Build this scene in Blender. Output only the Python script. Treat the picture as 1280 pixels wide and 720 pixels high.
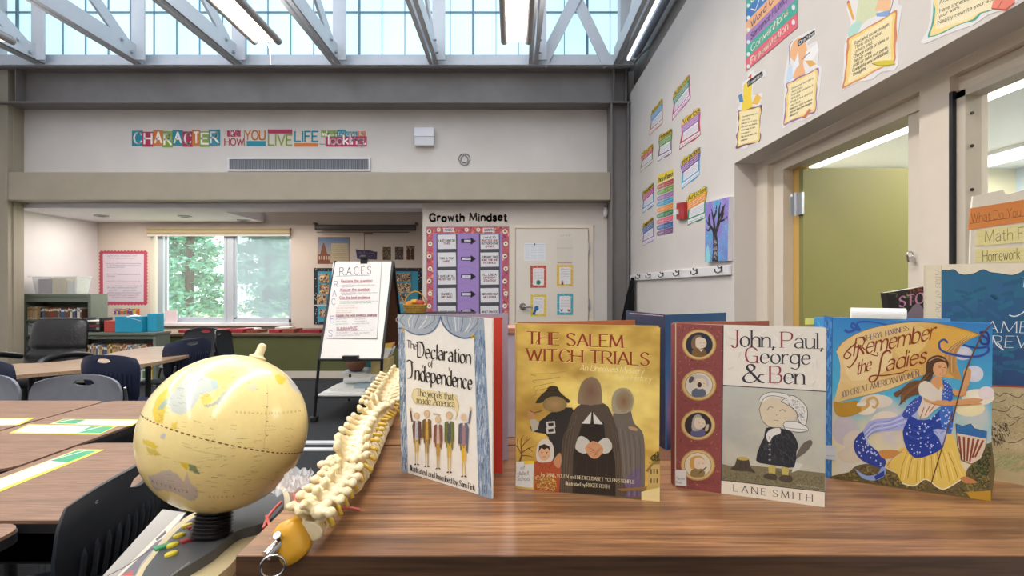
import bpy, bmesh, math, random
import numpy as np
from mathutils import Vector, Matrix, noise
random.seed(7)
S = bpy.context.scene
for o in list(bpy.data.objects): bpy.data.objects.remove(o)
COL = S.collection
PI = math.pi
EYE = Vector((0, 0, 1.26))

def lin(c): return c/12.92 if c <= .04045 else ((c+.055)/1.055)**2.4
def H(h):
    if not isinstance(h, str): return tuple(h[:3])
    return tuple(lin(int(h[i:i+2], 16)/255) for i in (0, 2, 4))
def mix(a, b, t):
    a, b = H(a), H(b); return tuple(a[i]+(b[i]-a[i])*t for i in range(3))

# ---------------------------------------------------------------- camera, world, lights, exposure
cd = bpy.data.cameras.new('camera'); cam = bpy.data.objects.new('camera', cd); COL.objects.link(cam)
cam.location = EYE; cam.rotation_euler = (PI/2, 0, 0)
cd.sensor_width = 36; cd.lens = 18.0; cd.clip_start = .02; cd.clip_end = 300
S.camera = cam
S.view_settings.view_transform = 'Standard'; S.view_settings.look = 'None'
S.view_settings.exposure = 0.2; S.view_settings.gamma = 1.0; S.view_settings.use_curve_mapping = False
W = bpy.data.worlds.new('world'); S.world = W; W.use_nodes = True
wn = W.node_tree.nodes; wl = W.node_tree.links
bg = wn['Background']; bg.inputs[0].default_value = (*H('DDEBF2'), 1); bg.inputs[1].default_value = 3.0
def area(name, loc, size, power, color, rot=(0, 0, 0)):
    l = bpy.data.lights.new(name, 'AREA'); l.shape = 'RECTANGLE'; l.size, l.size_y = size
    l.energy = power; l.color = H(color)
    o = bpy.data.objects.new(name, l); o.location = loc; o.rotation_euler = rot; COL.objects.link(o); return o
for lx in (-5.02, -2.41, .042): area('pendant_lamp', (lx, 1.0, 3.668), (.17, 8.0), 100, 'FFF8F0'); area('upward_fill', (lx, 1.0, 3.76), (.2, 8.0), 50, 'FFF8F0', (PI, 0, 0))  # upward areas are unseen fills added to bounce even light off the ceiling
area('skylight_daylight', (-2.4, 4.0, 5.38), (7.4, 4.2), 210, 'DDEBFA'); area('skylight_daylight', (-2.4, -1.2, 5.38), (7.4, 4.6), 130, 'E6EFFA')
area('alcove_fill', (-4.7, 7.4, 2.29), (3.2, .6), 48, 'FFF4E8')  # unseen fill added to brighten the alcove; its downlights stay off
area('office_lamp', (2.76, 3.0, 2.40), (.18, 3.8), 95, 'FFF8EC'); area('office_lamp', (4.35, 3.2, 2.40), (.18, 3.2), 80, 'FFF8EC')
sun = bpy.data.lights.new('sun', 'SUN'); sun.energy = 7.0; sun.angle = .03; sun.color = H('FFF6E0')
so = bpy.data.objects.new('sun', sun); so.rotation_euler = (math.radians(38), math.radians(12), math.radians(150)); COL.objects.link(so)

# ---------------------------------------------------------------- materials
MATS = {}
def mat(name, col, rough=.6, metal=0, var=0, scale=20, bump=0, bscale=None, emit=0, alpha=1, coat=0, trans=0, stretch=None, col2=None, spec=.5):
    if name in MATS: return MATS[name]
    m = bpy.data.materials.new(name); m.use_nodes = True
    n, l = m.node_tree.nodes, m.node_tree.links
    b = n['Principled BSDF']; c = (*H(col), 1)
    b.inputs['Base Color'].default_value = c; b.inputs['Roughness'].default_value = rough
    b.inputs['Metallic'].default_value = metal; b.inputs['Coat Weight'].default_value = coat
    b.inputs['Coat Roughness'].default_value = .12; b.inputs['Alpha'].default_value = alpha
    b.inputs['Transmission Weight'].default_value = trans; b.inputs['Specular IOR Level'].default_value = spec
    if emit:
        b.inputs['Emission Color'].default_value = c; b.inputs['Emission Strength'].default_value = emit
    tc = n.new('ShaderNodeTexCoord'); mp = n.new('ShaderNodeMapping'); l.new(tc.outputs['Object'], mp.inputs[0])
    if stretch: mp.inputs['Scale'].default_value = stretch
    nz = n.new('ShaderNodeTexNoise'); nz.inputs['Scale'].default_value = scale; nz.inputs['Detail'].default_value = 5
    l.new(mp.outputs[0], nz.inputs['Vector'])
    r = n.new('ShaderNodeValToRGB'); r.color_ramp.elements[0].position = .3; r.color_ramp.elements[1].position = .7
    k = H(col2) if col2 else tuple(x*(1-var) for x in H(col))
    k2 = H(col) if col2 else tuple(min(1, x*(1+var*.6)) for x in H(col))
    r.color_ramp.elements[0].color = (*k, 1); r.color_ramp.elements[1].color = (*k2, 1)
    l.new(nz.outputs[0], r.inputs[0]); l.new(r.outputs[0], b.inputs['Base Color'])
    if bump:
        nb = n.new('ShaderNodeTexNoise'); nb.inputs['Scale'].default_value = bscale or scale*3; nb.inputs['Detail'].default_value = 4
        l.new(mp.outputs[0], nb.inputs['Vector'])
        bp = n.new('ShaderNodeBump'); bp.inputs['Strength'].default_value = bump; bp.inputs['Distance'].default_value = .01
        l.new(nb.outputs[0], bp.inputs['Height']); l.new(bp.outputs[0], b.inputs['Normal'])
    MATS[name] = m; return m

def printmat(name, rough=.5, coat=0, emit=0, spec=.4):
    if name in MATS: return MATS[name]
    m = bpy.data.materials.new(name); m.use_nodes = True; n, l = m.node_tree.nodes, m.node_tree.links
    b = n['Principled BSDF']; a = n.new('ShaderNodeAttribute'); a.attribute_name = 'Col'
    tc = n.new('ShaderNodeTexCoord'); nz = n.new('ShaderNodeTexNoise'); nz.inputs['Scale'].default_value = 90; nz.inputs['Detail'].default_value = 3
    l.new(tc.outputs['Object'], nz.inputs['Vector'])
    mr = n.new('ShaderNodeMapRange'); mr.inputs[3].default_value = .93; mr.inputs[4].default_value = 1.05; l.new(nz.outputs[0], mr.inputs[0])
    mx = n.new('ShaderNodeMix'); mx.data_type = 'RGBA'; mx.blend_type = 'MULTIPLY'; mx.inputs[0].default_value = 1
    l.new(a.outputs['Color'], mx.inputs[6]); l.new(mr.outputs[0], mx.inputs[7]); l.new(mx.outputs[2], b.inputs['Base Color'])
    b.inputs['Roughness'].default_value = rough; b.inputs['Coat Weight'].default_value = coat; b.inputs['Coat Roughness'].default_value = .15
    b.inputs['Specular IOR Level'].default_value = spec
    MATS[name] = m; return m
PAPER = printmat('printed_paper', .7); GLOSS = printmat('glossy_print', .4, .25); SATIN = printmat('satin_print', .55, .08)

def woodmat(name, stops, along='X', sc=1.0, rough=.35, coat=.3):
    if name in MATS: return MATS[name]
    m = bpy.data.materials.new(name); m.use_nodes = True; n, l = m.node_tree.nodes, m.node_tree.links
    b = n['Principled BSDF']; tc = n.new('ShaderNodeTexCoord'); mp = n.new('ShaderNodeMapping')
    l.new(tc.outputs['Object'], mp.inputs[0])
    s = [22*sc]*3; s['XYZ'.index(along)] = 1.3*sc; mp.inputs['Scale'].default_value = s
    nz = n.new('ShaderNodeTexNoise'); nz.inputs['Scale'].default_value = 1; nz.inputs['Detail'].default_value = 7; nz.inputs['Roughness'].default_value = .62
    nz.inputs['Distortion'].default_value = .8
    l.new(mp.outputs[0], nz.inputs['Vector'])
    r = n.new('ShaderNodeValToRGB'); e = r.color_ramp.elements
    while len(e) < len(stops): e.new(.5)
    for i, (p, c) in enumerate(stops): e[i].position = p; e[i].color = (*H(c), 1)
    l.new(nz.outputs[0], r.inputs[0])
    mp2 = n.new('ShaderNodeMapping'); l.new(tc.outputs['Object'], mp2.inputs[0]); s2 = [260*sc]*3; s2['XYZ'.index(along)] = 9*sc; mp2.inputs['Scale'].default_value = s2
    n2 = n.new('ShaderNodeTexNoise'); n2.inputs['Scale'].default_value = 1; n2.inputs['Detail'].default_value = 2; l.new(mp2.outputs[0], n2.inputs['Vector'])
    mr = n.new('ShaderNodeMapRange'); mr.inputs[1].default_value = .35; mr.inputs[2].default_value = .6; mr.inputs[3].default_value = .6; mr.inputs[4].default_value = 1.06; l.new(n2.outputs[0], mr.inputs[0])
    mx = n.new('ShaderNodeMix'); mx.data_type = 'RGBA'; mx.blend_type = 'MULTIPLY'; mx.inputs[0].default_value = 1
    l.new(r.outputs[0], mx.inputs[6]); l.new(mr.outputs[0], mx.inputs[7]); l.new(mx.outputs[2], b.inputs['Base Color'])
    b.inputs['Roughness'].default_value = rough; b.inputs['Coat Weight'].default_value = coat; b.inputs['Coat Roughness'].default_value = .2
    MATS[name] = m; return m

# ---------------------------------------------------------------- object helpers
def wm(o):
    m = o.matrix_basis.copy()
    while o.parent: o = o.parent; m = o.matrix_basis @ m
    return m
def thing(name, label, cat, loc=(0, 0, 0), group=None, rz=0):
    o = bpy.data.objects.new(name, None); o.empty_display_size = .05; COL.objects.link(o)
    o.location = loc; o.rotation_euler = (0, 0, rz); tag(o, label, cat, group); return o
def tag(o, label, cat, group=None, kind=None):
    if label: o['label'] = label
    if cat: o['category'] = cat
    if group: o['group'] = group
    if kind: o['kind'] = kind
    return o
def structure(o): o['kind'] = 'structure'; return o
def link(name, me, material, parent=None, smooth=None):
    o = bpy.data.objects.new(name, me); COL.objects.link(o)
    if material and not me.materials: me.materials.append(material)
    if parent:
        o.parent = parent; me.transform(wm(parent).inverted())
    else:
        co = np.empty(len(me.vertices)*3, 'f'); me.vertices.foreach_get('co', co); co = co.reshape(-1, 3)
        lo, hi = co.min(0), co.max(0); c = Vector(((lo[0]+hi[0])/2, (lo[1]+hi[1])/2, lo[2]))
        me.transform(Matrix.Translation(-c)); o.location = c
    if smooth is not None:
        me.shade_smooth()
        if smooth < 180:
            me.set_sharp_from_angle(angle=math.radians(smooth))
    return o
def copytree(o, parent=None):
    c = o.copy(); COL.objects.link(c)
    if parent: c.parent = parent
    for ch in list(o.children): copytree(ch, c)
    return c
def px(u, v, Y): return Vector(((u-640)/640*Y, Y, 1.26+(360-v)/640*Y))

class MB:
    def __init__(s): s.b = bmesh.new()
    def _tag(s, geom, M=None):
        vs = [g for g in geom if isinstance(g, bmesh.types.BMVert)]
        if M is not None: bmesh.ops.transform(s.b, matrix=M, verts=vs)
        return vs
    def box(s, x0, y0, z0, x1, y1, z1, bev=0, M=None):
        r = bmesh.ops.create_cube(s.b, size=1)['verts']
        bmesh.ops.scale(s.b, vec=(x1-x0, y1-y0, z1-z0), verts=r)
        bmesh.ops.translate(s.b, vec=((x0+x1)/2, (y0+y1)/2, (z0+z1)/2), verts=r)
        if bev:
            es = list({e for v in r for e in v.link_edges})
            g = bmesh.ops.bevel(s.b, geom=es, offset=bev, segments=2, affect='EDGES', profile=.6)
            r = list({v for f in g['faces'] for v in f.verts} | {v for v in r if v.is_valid})
        if M is not None: bmesh.ops.transform(s.b, matrix=M, verts=r)
        return s
    def cyl(s, p0, p1, r0, r1=None, n=16):
        p0, p1 = Vector(p0), Vector(p1); d = p1-p0
        r = bmesh.ops.create_cone(s.b, cap_ends=True, segments=n, radius1=r0, radius2=r0 if r1 is None else r1, depth=d.length)['verts']
        M = Matrix.Translation((p0+p1)/2) @ d.to_track_quat('Z', 'Y').to_matrix().to_4x4()
        bmesh.ops.transform(s.b, matrix=M, verts=r); return s
    def ball(s, c, r, sc=(1, 1, 1), seg=16, M=None):
        v = bmesh.ops.create_uvsphere(s.b, u_segments=seg, v_segments=max(6, seg//2), radius=r)['verts']
        bmesh.ops.scale(s.b, vec=sc, verts=v)
        if M is not None: bmesh.ops.transform(s.b, matrix=M, verts=v)
        bmesh.ops.translate(s.b, vec=c, verts=v); return s
    def ico(s, c, r, sub=2, jit=0):
        v = bmesh.ops.create_icosphere(s.b, subdivisions=sub, radius=r)['verts']
        for q in v: q.co *= 1+jit*(noise.noise(q.co*4/r*.3+Vector(c)))
        bmesh.ops.translate(s.b, vec=c, verts=v); return s
    def tube(s, pts, r, n=10, closed=False, caps=True):
        pts = [Vector(p) for p in pts]; rs = r if isinstance(r, (list, tuple)) else [r]*len(pts)
        N = len(pts); rings = []; up = None
        for i, p in enumerate(pts):
            a = pts[(i-1) % N] if (closed or i > 0) else p; c = pts[(i+1) % N] if (closed or i < N-1) else p
            t = (c-a).normalized()
            if up is None: up = t.orthogonal().normalized()
            up = (up - t*up.dot(t)).normalized(); w = t.cross(up)
            rings.append([s.b.verts.new(p+(up*math.cos(k*2*PI/n)+w*math.sin(k*2*PI/n))*rs[i]) for k in range(n)])
        for i in range(N if closed else N-1):
            A, B = rings[i], rings[(i+1) % N]
            for k in range(n): s.b.faces.new((A[k], A[(k+1) % n], B[(k+1) % n], B[k]))
        if caps and not closed: s.b.faces.new(rings[0][::-1]); s.b.faces.new(rings[-1])
        return s
    def lathe(s, prof, M=None, n=24):
        rings = []; vs = []
        for r, z in prof:
            if r < 1e-6: q = [s.b.verts.new((0, 0, z))]
            else: q = [s.b.verts.new((r*math.cos(k*2*PI/n), r*math.sin(k*2*PI/n), z)) for k in range(n)]
            rings.append(q); vs += q
        for A, B in zip(rings, rings[1:]):
            if len(A) == 1 and len(B) == 1: continue
            for k in range(n):
                k2 = (k+1) % n
                if len(A) == 1: s.b.faces.new((A[0], B[k2], B[k]))
                elif len(B) == 1: s.b.faces.new((A[k], A[k2], B[0]))
                else: s.b.faces.new((A[k], A[k2], B[k2], B[k]))
        if M is not None: bmesh.ops.transform(s.b, matrix=M, verts=vs)
        return s
    def prism(s, pts, z0, z1, M=None):
        A = [s.b.verts.new((p[0], p[1], z0)) for p in pts]; B = [s.b.verts.new((p[0], p[1], z1)) for p in pts]
        n = len(pts)
        try:
            s.b.faces.new(A[::-1]); s.b.faces.new(B)
            for i in range(n): s.b.faces.new((A[i], A[(i+1) % n], B[(i+1) % n], B[i]))
        except ValueError: pass
        if M is not None: bmesh.ops.transform(s.b, matrix=M, verts=A+B)
        return s
    def hexa(s, q, d):   # four corner points extruded by vector d
        A = [s.b.verts.new(Vector(p)) for p in q]; B = [s.b.verts.new(Vector(p)+Vector(d)) for p in q]
        s.b.faces.new(A[::-1]); s.b.faces.new(B)
        for i in range(4): s.b.faces.new((A[i], A[(i+1) % 4], B[(i+1) % 4], B[i]))
        return s
    def quad(s, *q):
        s.b.faces.new([s.b.verts.new(Vector(p)) for p in q]); return s
    def build(s, name, material, parent=None, smooth=None):
        bmesh.ops.recalc_face_normals(s.b, faces=s.b.faces)
        me = bpy.data.meshes.new(name); s.b.to_mesh(me); s.b.free(); return link(name, me, material, parent, smooth)
def rrect(x0, y0, x1, y1, r, n=5):
    out = []
    for cx, cy, a in ((x1-r, y0+r, -90), (x1-r, y1-r, 0), (x0+r, y1-r, 90), (x0+r, y0+r, 180)):
        for k in range(n+1):
            t = math.radians(a+90*k/n); out.append((cx+r*math.cos(t), cy+r*math.sin(t)))
    return out
def crom(P, n=6, closed=False):
    P = [Vector(p) for p in P]
    if len(P) < 3 and not closed: return P
    out = []; N = len(P)
    for i in range(N if closed else N-1):
        if closed: a, b, c, d = P[(i-1) % N], P[i], P[(i+1) % N], P[(i+2) % N]
        else: a, b, c, d = P[max(i-1, 0)], P[i], P[i+1], P[min(i+2, N-1)]
        for k in range(n):
            t = k/n
            out.append(.5*((2*b)+(c-a)*t+(2*a-5*b+4*c-d)*t*t+(3*b-a-3*c+d)*t*t*t))
    if not closed: out.append(P[-1])
    return out

# ---------------------------------------------------------------- pen lettering
GL = """A 64|0,0 32,100 64,0|13,36 51,36
B 56|0,0 0,100|~0,100 32,100 48,92 48,66 34,55 0,54|~34,54 52,47 56,26 48,6 32,0 0,0
C 62|~60,80 48,97 32,100 12,88 2,50 12,12 32,0 48,4 61,20
D 62|0,0 0,100|~0,100 26,100 50,88 62,50 50,12 26,0 0,0
E 48|0,0 0,100|0,100 48,100|0,52 38,52|0,0 48,0
F 46|0,0 0,100|0,100 46,100|0,52 36,52
G 66|~62,80 48,97 32,100 10,88 2,50 12,12 34,0 52,6 62,18|62,0 62,44|42,44 62,44
H 62|0,0 0,100|62,0 62,100|0,52 62,52
I 6|3,0 3,100
J 34|30,100 30,20|~30,20 25,-4 10,-8 0,6
K 58|0,0 0,100|56,100 0,44|18,58 58,0
L 46|0,100 0,0|0,0 46,0
M 76|0,0 6,100|6,100 38,8|38,8 70,100|70,100 76,0
N 62|0,0 0,100|0,100 62,0|62,0 62,100
O 68|o34,100 10,88 0,50 10,12 34,0 58,12 68,50 58,88
P 52|0,0 0,100|~0,100 30,100 48,92 52,74 46,54 28,46 0,46
Q 68|o34,100 10,88 0,50 10,12 34,0 58,12 68,50 58,88|40,20 68,-8
R 60|0,0 0,100|~0,100 30,100 48,92 52,74 46,54 28,48 0,48|26,48 60,0
S 48|~46,82 34,98 20,100 5,90 3,72 16,58 34,46 46,30 42,8 24,0 10,3 0,18
T 58|29,0 29,100|0,100 58,100
U 60|0,100 0,30|~0,30 6,8 30,0 54,8 60,30|60,30 60,100
V 62|0,100 31,0|31,0 62,100
W 90|0,100 24,0|24,0 45,90|45,90 66,0|66,0 90,100
X 58|0,100 58,0|58,100 0,0
Y 60|0,100 30,48|60,100 30,48|30,48 30,0
Z 54|0,100 54,100|54,100 0,0|0,0 54,0
a 42|~4,50 14,62 30,61 39,48|39,48 39,0|~39,34 22,36 3,26 3,8 16,-1 32,6 39,16
b 46|0,100 0,0|~0,44 12,60 28,62 42,50 46,30 40,8 24,-1 8,4 0,16
c 41|~40,50 28,62 16,60 3,46 1,28 8,6 24,-1 40,12
d 46|46,100 46,0|~46,44 36,60 20,62 5,50 0,30 6,8 22,-1 38,4 46,16
e 43|2,33 43,35|~43,35 39,54 24,62 8,54 1,30 8,6 24,-1 42,12
f 28|~30,94 20,100 12,92 11,76|11,76 11,0|0,62 26,62
g 46|46,62 46,-10|~46,-10 38,-28 20,-32 4,-24|~46,44 36,60 20,62 5,50 0,30 6,10 22,2 38,8 46,18
h 42|0,100 0,0|~0,40 12,58 28,62 40,52 42,38|42,38 42,0
i 6|3,62 3,0|3,90 3,82
j 16|13,62 13,-14|~13,-14 8,-28 0,-30|13,90 13,82
k 42|0,100 0,0|38,62 0,24|14,36 42,0
l 6|3,100 3,0
m 70|0,62 0,0|~0,40 10,58 22,62 33,52 35,38|35,38 35,0|~35,40 45,58 57,62 68,52 70,38|70,38 70,0
n 42|0,62 0,0|~0,40 12,58 28,62 40,52 42,38|42,38 42,0
o 46|o23,62 6,52 0,31 6,9 23,-1 40,9 46,31 40,52
p 46|0,62 0,-32|~0,44 12,60 28,62 42,50 46,30 40,8 24,-1 8,4 0,16
q 46|46,62 46,-32|~46,44 36,60 20,62 5,50 0,30 6,8 22,-1 38,4 46,16
r 29|0,62 0,0|~0,36 8,54 20,62 30,56
s 35|~34,50 24,62 10,60 4,48 12,36 26,28 34,16 26,0 12,-1 0,12
t 27|11,86 11,14|~11,14 14,2 22,-1 28,4|0,62 26,62
u 42|0,62 0,22|~0,22 4,4 18,-1 32,6 42,22|42,62 42,0
v 42|0,62 21,0|21,0 42,62
w 62|0,62 16,0|16,0 31,56|31,56 46,0|46,0 62,62
x 42|0,62 42,0|42,62 0,0
y 42|0,62 21,2|42,62 12,-32
z 38|0,62 38,62|38,62 0,0|0,0 38,0
& 76|~74,44 62,44 52,20 34,1 12,2 2,22 12,44 36,66 42,84 32,99 18,94 17,76 36,46 60,8 76,0
. 6|3,4 3,0
, 8|6,6 6,0|6,0 0,-18
' 6|3,100 3,80
! 6|3,100 3,28|3,6 3,0
? 38|~2,80 10,97 24,98 36,84 30,64 18,50 18,30|18,6 18,0
- 24|0,40 24,40
0 46|o23,100 5,84 0,50 5,16 23,0 41,16 46,50 41,84
1 16|0,80 12,100|12,100 12,0"""
FONT = {}
for ln in GL.split('\n'):
    h, *st = ln.split('|'); ch, w = h[0], float(h[1:].strip())
    ss = []
    for t in st:
        k = t[0] if t[0] in '~o' else ''
        ss.append((k, [tuple(float(q)/100 for q in p.split(',')) for p in t[len(k):].split()]))
    FONT[ch] = (w/100, ss)

class Art:
    """printed picture on a plane (or any surface f(u,v)->(point, normal)); authored in photograph pixels"""
    def __init__(s, P=None, N=None, step=4e-6, off=1.5e-4, surf=None):
        s.v = []; s.f = []; s.c = []; s.k = 0; s.sub = 0; s.step = step; s.off = off
        if P is not None: s.P = Vector(P); s.N = Vector(N).normalized()
        s.surf = surf; s.crop()
    def crop(s, x=0, y=0, k=1): s.cx, s.cy, s.ck = x, y, k; return s
    def to3(s, u, v, lift=None):
        u = s.cx+u/s.ck; v = s.cy+v/s.ck
        d = Vector(((u-640)/640, 1, (360-v)/640))
        L = s.off+s.step*((s.k if lift is None else lift)+.16*s.sub)
        if s.surf:
            p, n = s.surf(EYE, d); return p+n*L
        t = (s.P-EYE).dot(s.N)/d.dot(s.N)
        return EYE+d*t+s.N*L
    def face(s, pts3, cols):
        i = len(s.v); s.v += pts3; s.f.append(list(range(i, i+len(pts3)))); s.c += cols
    def poly(s, pts, col, smooth=0, up=True):
        if isinstance(pts, str): pts = [tuple(float(q) for q in p.split(',')) for p in pts.split()]
        if smooth: pts = [tuple(p[:2]) for p in crom([(p[0], p[1], 0) for p in pts], smooth, True)]
        if up: s.k += 1
        c = (lambda u, v: H(col)) if not callable(col) else col
        s.face([s.to3(*p) for p in pts], [c(*p) for p in pts]); return s
    def rect(s, x0, y0, x1, y1, col): return s.poly([(x0, y0), (x1, y0), (x1, y1), (x0, y1)], col)
    def ell(s, cx, cy, rx, ry, col, n=22, rot=0):
        cr, sr = math.cos(rot), math.sin(rot)
        return s.poly([(cx+rx*math.cos(t)*cr-ry*math.sin(t)*sr, cy+rx*math.cos(t)*sr+ry*math.sin(t)*cr) for t in [2*PI*k/n for k in range(n)]], col)
    def blur(s, cx, cy, rx, ry, a, b, steps=7, rot=0):   # out-of-focus printed patch, colour a at the rim to b
        for i in range(steps):
            q = 1-i/steps; s.ell(cx, cy, rx*q, ry*q, mix(a, b, (i+.5)/steps), rot=rot)
    def line(s, pts, w, col, smooth=0, w2=None, up=True):
        if isinstance(pts, str): pts = [tuple(float(q) for q in p.split(',')) for p in pts.split()]
        if smooth: pts = [tuple(p[:2]) for p in crom([(p[0], p[1], 0) for p in pts], smooth)]
        if up: s.k += 2
        n = len(pts); L = []; R = []
        for i, p in enumerate(pts):
            a = pts[max(i-1, 0)]; b = pts[min(i+1, n-1)]; dx, dy = b[0]-a[0], b[1]-a[1]; l = math.hypot(dx, dy) or 1
            ww = (w if w2 is None else w+(w2-w)*i/(n-1))/2; L.append((p[0]-dy/l*ww, p[1]+dx/l*ww)); R.append((p[0]+dy/l*ww, p[1]-dx/l*ww))
        c = H(col)
        for i in range(n-1):
            s.sub = (s.sub+1) % 8
            s.face([s.to3(*L[i]), s.to3(*R[i]), s.to3(*R[i+1]), s.to3(*L[i+1])], [c]*4)
        if up: s.sub = 0
        return s
    def grid(s, corners, nx, ny, fn):   # corners TL TR BR BL, fn(a,b)->colour
        s.k += 1; tl, tr, br, bl = corners
        def pt(a, b):
            return tuple((tl[i]*(1-a)+tr[i]*a)*(1-b)+(bl[i]*(1-a)+br[i]*a)*b for i in (0, 1))
        P = [[s.to3(*pt(i/nx, j/ny)) for i in range(nx+1)] for j in range(ny+1)]
        K = [[fn(i/nx, j/ny) for i in range(nx+1)] for j in range(ny+1)]
        for j in range(ny):
            for i in range(nx):
                s.face([P[j][i], P[j][i+1], P[j+1][i+1], P[j+1][i]], [K[j][i], K[j][i+1], K[j+1][i+1], K[j+1][i]])
        return s
    def hatch(s, pts, cols, n, ln, w, ang=PI/2, jit=.3, seed=1):
        if isinstance(pts, str): pts = [tuple(float(q) for q in p.split(',')) for p in pts.split()]
        rnd = random.Random(seed); xs = [p[0] for p in pts]; ys = [p[1] for p in pts]
        def inside(x, y):
            c = False; j = len(pts)-1
            for i in range(len(pts)):
                if (pts[i][1] > y) != (pts[j][1] > y) and x < (pts[j][0]-pts[i][0])*(y-pts[i][1])/(pts[j][1]-pts[i][1])+pts[i][0]: c = not c
                j = i
            return c
        s.k += 1; m = 0; tr = 0
        while m < n and tr < n*20:
            tr += 1; x = rnd.uniform(min(xs), max(xs)); y = rnd.uniform(min(ys), max(ys)); a = ang+rnd.uniform(-jit, jit)
            l = ln*rnd.uniform(.5, 1.2)/2; dx, dy = math.cos(a)*l, math.sin(a)*l
            if inside(x-dx, y-dy) and inside(x+dx, y+dy):
                if m % 25 == 0: s.k += 1
                s.line([(x-dx, y-dy), (x+dx, y+dy)], w*rnd.uniform(.6, 1.2), rnd.choice(cols), up=False); m += 1
        return s
    def text(s, t, p0, p1, h, col, w=.12, nib=None, serif=0, shear=0, track=.16, h1=None, up=(0, -1), sag=0, smooth=5, cols=None, vert=False):
        """skeleton lettering between two baseline points; nib=(angle, thick) for a broad pen"""
        s.k += 2; h1 = h1 or h
        tot = 0; lay = []
        for ch in t:
            if ch == ' ': tot += .34; continue
            g = FONT.get(ch) or FONT['-']; lay.append((ch, tot, g)); tot += g[0]+track
        tot = max(tot-track, .01); Lp = math.hypot(p1[0]-p0[0], p1[1]-p0[1])
        if Lp < 1e-6: return s
        kx = Lp/tot    # px per unit along
        dirx, diry = (p1[0]-p0[0])/Lp, (p1[1]-p0[1])/Lp
        def mp(a, b):   # a px along, b px up
            f = a/Lp; hh = 1+(h1/h-1)*f
            x = p0[0]+dirx*a+up[0]*b*hh; y = p0[1]+diry*a+up[1]*b*hh
            return (x, y-sag*4*f*(1-f))
        ci = 0
        for ch, x0, (gw, ss) in lay:
            c = H(cols[ci] if cols else col); ci += 1
            for kind, pts in ss:
                q = [((x0+x)*kx+shear*y*h, y*h) for x, y in pts]
                if kind and smooth: q = [tuple(v[:2]) for v in crom([(a, b, 0) for a, b in q], smooth, kind == 'o')]
                if kind == 'o': q = q+[q[0]]
                n = len(q)
                for i in range(n-1):
                    a, b = q[i], q[i+1]; s.sub = (s.sub+1) % 8
                    if nib:
                        nx, ny = math.cos(nib[0])*nib[1]*h/2, math.sin(nib[0])*nib[1]*h/2
                        s.face([s.to3(*mp(*z)) for z in ((a[0]-nx, a[1]-ny), (a[0]+nx, a[1]+ny), (b[0]+nx, b[1]+ny), (b[0]-nx, b[1]-ny))], [c]*4)
                    s.sub = (s.sub+3) % 8; dx, dy = b[0]-a[0], b[1]-a[1]; l = math.hypot(dx, dy) or 1; ww = w*h/2
                    ex, ey = dx/l*ww*.6, dy/l*ww*.6; ox, oy = -dy/l*ww, dx/l*ww
                    s.face([s.to3(*mp(*z)) for z in ((a[0]-ex+ox, a[1]-ey+oy), (a[0]-ex-ox, a[1]-ey-oy), (b[0]+ex-ox, b[1]+ey-oy), (b[0]+ex+ox, b[1]+ey+oy))], [c]*4)
                if serif and kind != 'o':
                    for e, f in ((q[0], q[1]), (q[-1], q[-2])):
                        yy = e[1]/h
                        if min(abs(yy), abs(yy-.62), abs(yy-1)) < .03 and abs(f[1]-e[1]) > abs(f[0]-e[0])*1.2:
                            sw = serif*h/2; sh = w*h*.55; l = sw; r = sw
                            if ch.islower() and yy > .3: r = sw*.3
                            s.sub = (s.sub+1) % 8
                            s.face([s.to3(*mp(*z)) for z in ((e[0]-l, e[1]-sh/2), (e[0]+r, e[1]-sh/2), (e[0]+r, e[1]+sh/2), (e[0]-l, e[1]+sh/2))], [c]*4)
        s.sub = 0; s.k += 1
        return s
    def scrawl(s, p0, p1, h, col, w=.9, seed=0, words=None):   # a line of writing too small to read
        rnd = random.Random(seed+int(p0[0]*7+p0[1]*13)); L = math.hypot(p1[0]-p0[0], p1[1]-p0[1]); s.k += 2
        dx, dy = (p1[0]-p0[0])/L, (p1[1]-p0[1])/L; a = 0
        while a < L-h*.5:
            wl_ = min(rnd.uniform(1.2, 4.5)*h, L-a); pts = []; m = max(2, int(wl_/(h*.42)))
            for i in range(m+1):
                q = a+wl_*i/m; e = (h*rnd.uniform(.35, .95) if i % 2 else h*rnd.uniform(0, .15))
                pts.append((p0[0]+dx*q, p0[1]+dy*q-e))
            s.line(pts, w, col, up=False); a += wl_+h*rnd.uniform(.5, .8)
        return s
    def solid(s, q3, d, col, face_col=None):   # solid slab of four 3-D corners (front face first) pushed by d
        d = Vector(d); q3 = [Vector(p) for p in q3]; b = [p+d for p in q3]; c = H(col)
        s.face(q3, [H(face_col or col)]*4); s.face(b[::-1], [c]*4)
        for i in range(4): s.face([q3[i], b[i], b[(i+1) % 4], q3[(i+1) % 4]], [c]*4)
        return s
    def mesh(s, name):
        me = bpy.data.meshes.new(name); me.from_pydata([tuple(p) for p in s.v], [], s.f)
        a = me.color_attributes.new('Col', 'FLOAT_COLOR', 'POINT')
        arr = np.ones((len(s.v), 4), 'f'); arr[:, :3] = np.array([c[:3] for c in s.c], 'f'); a.data.foreach_set('color', arr.ravel()); return me
    def build(s, name, material=None, parent=None): return link(name, s.mesh(name), material or PAPER, parent)
def pts(t): return [tuple(float(q) for q in p.split(',')) for p in t.split()]
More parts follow.
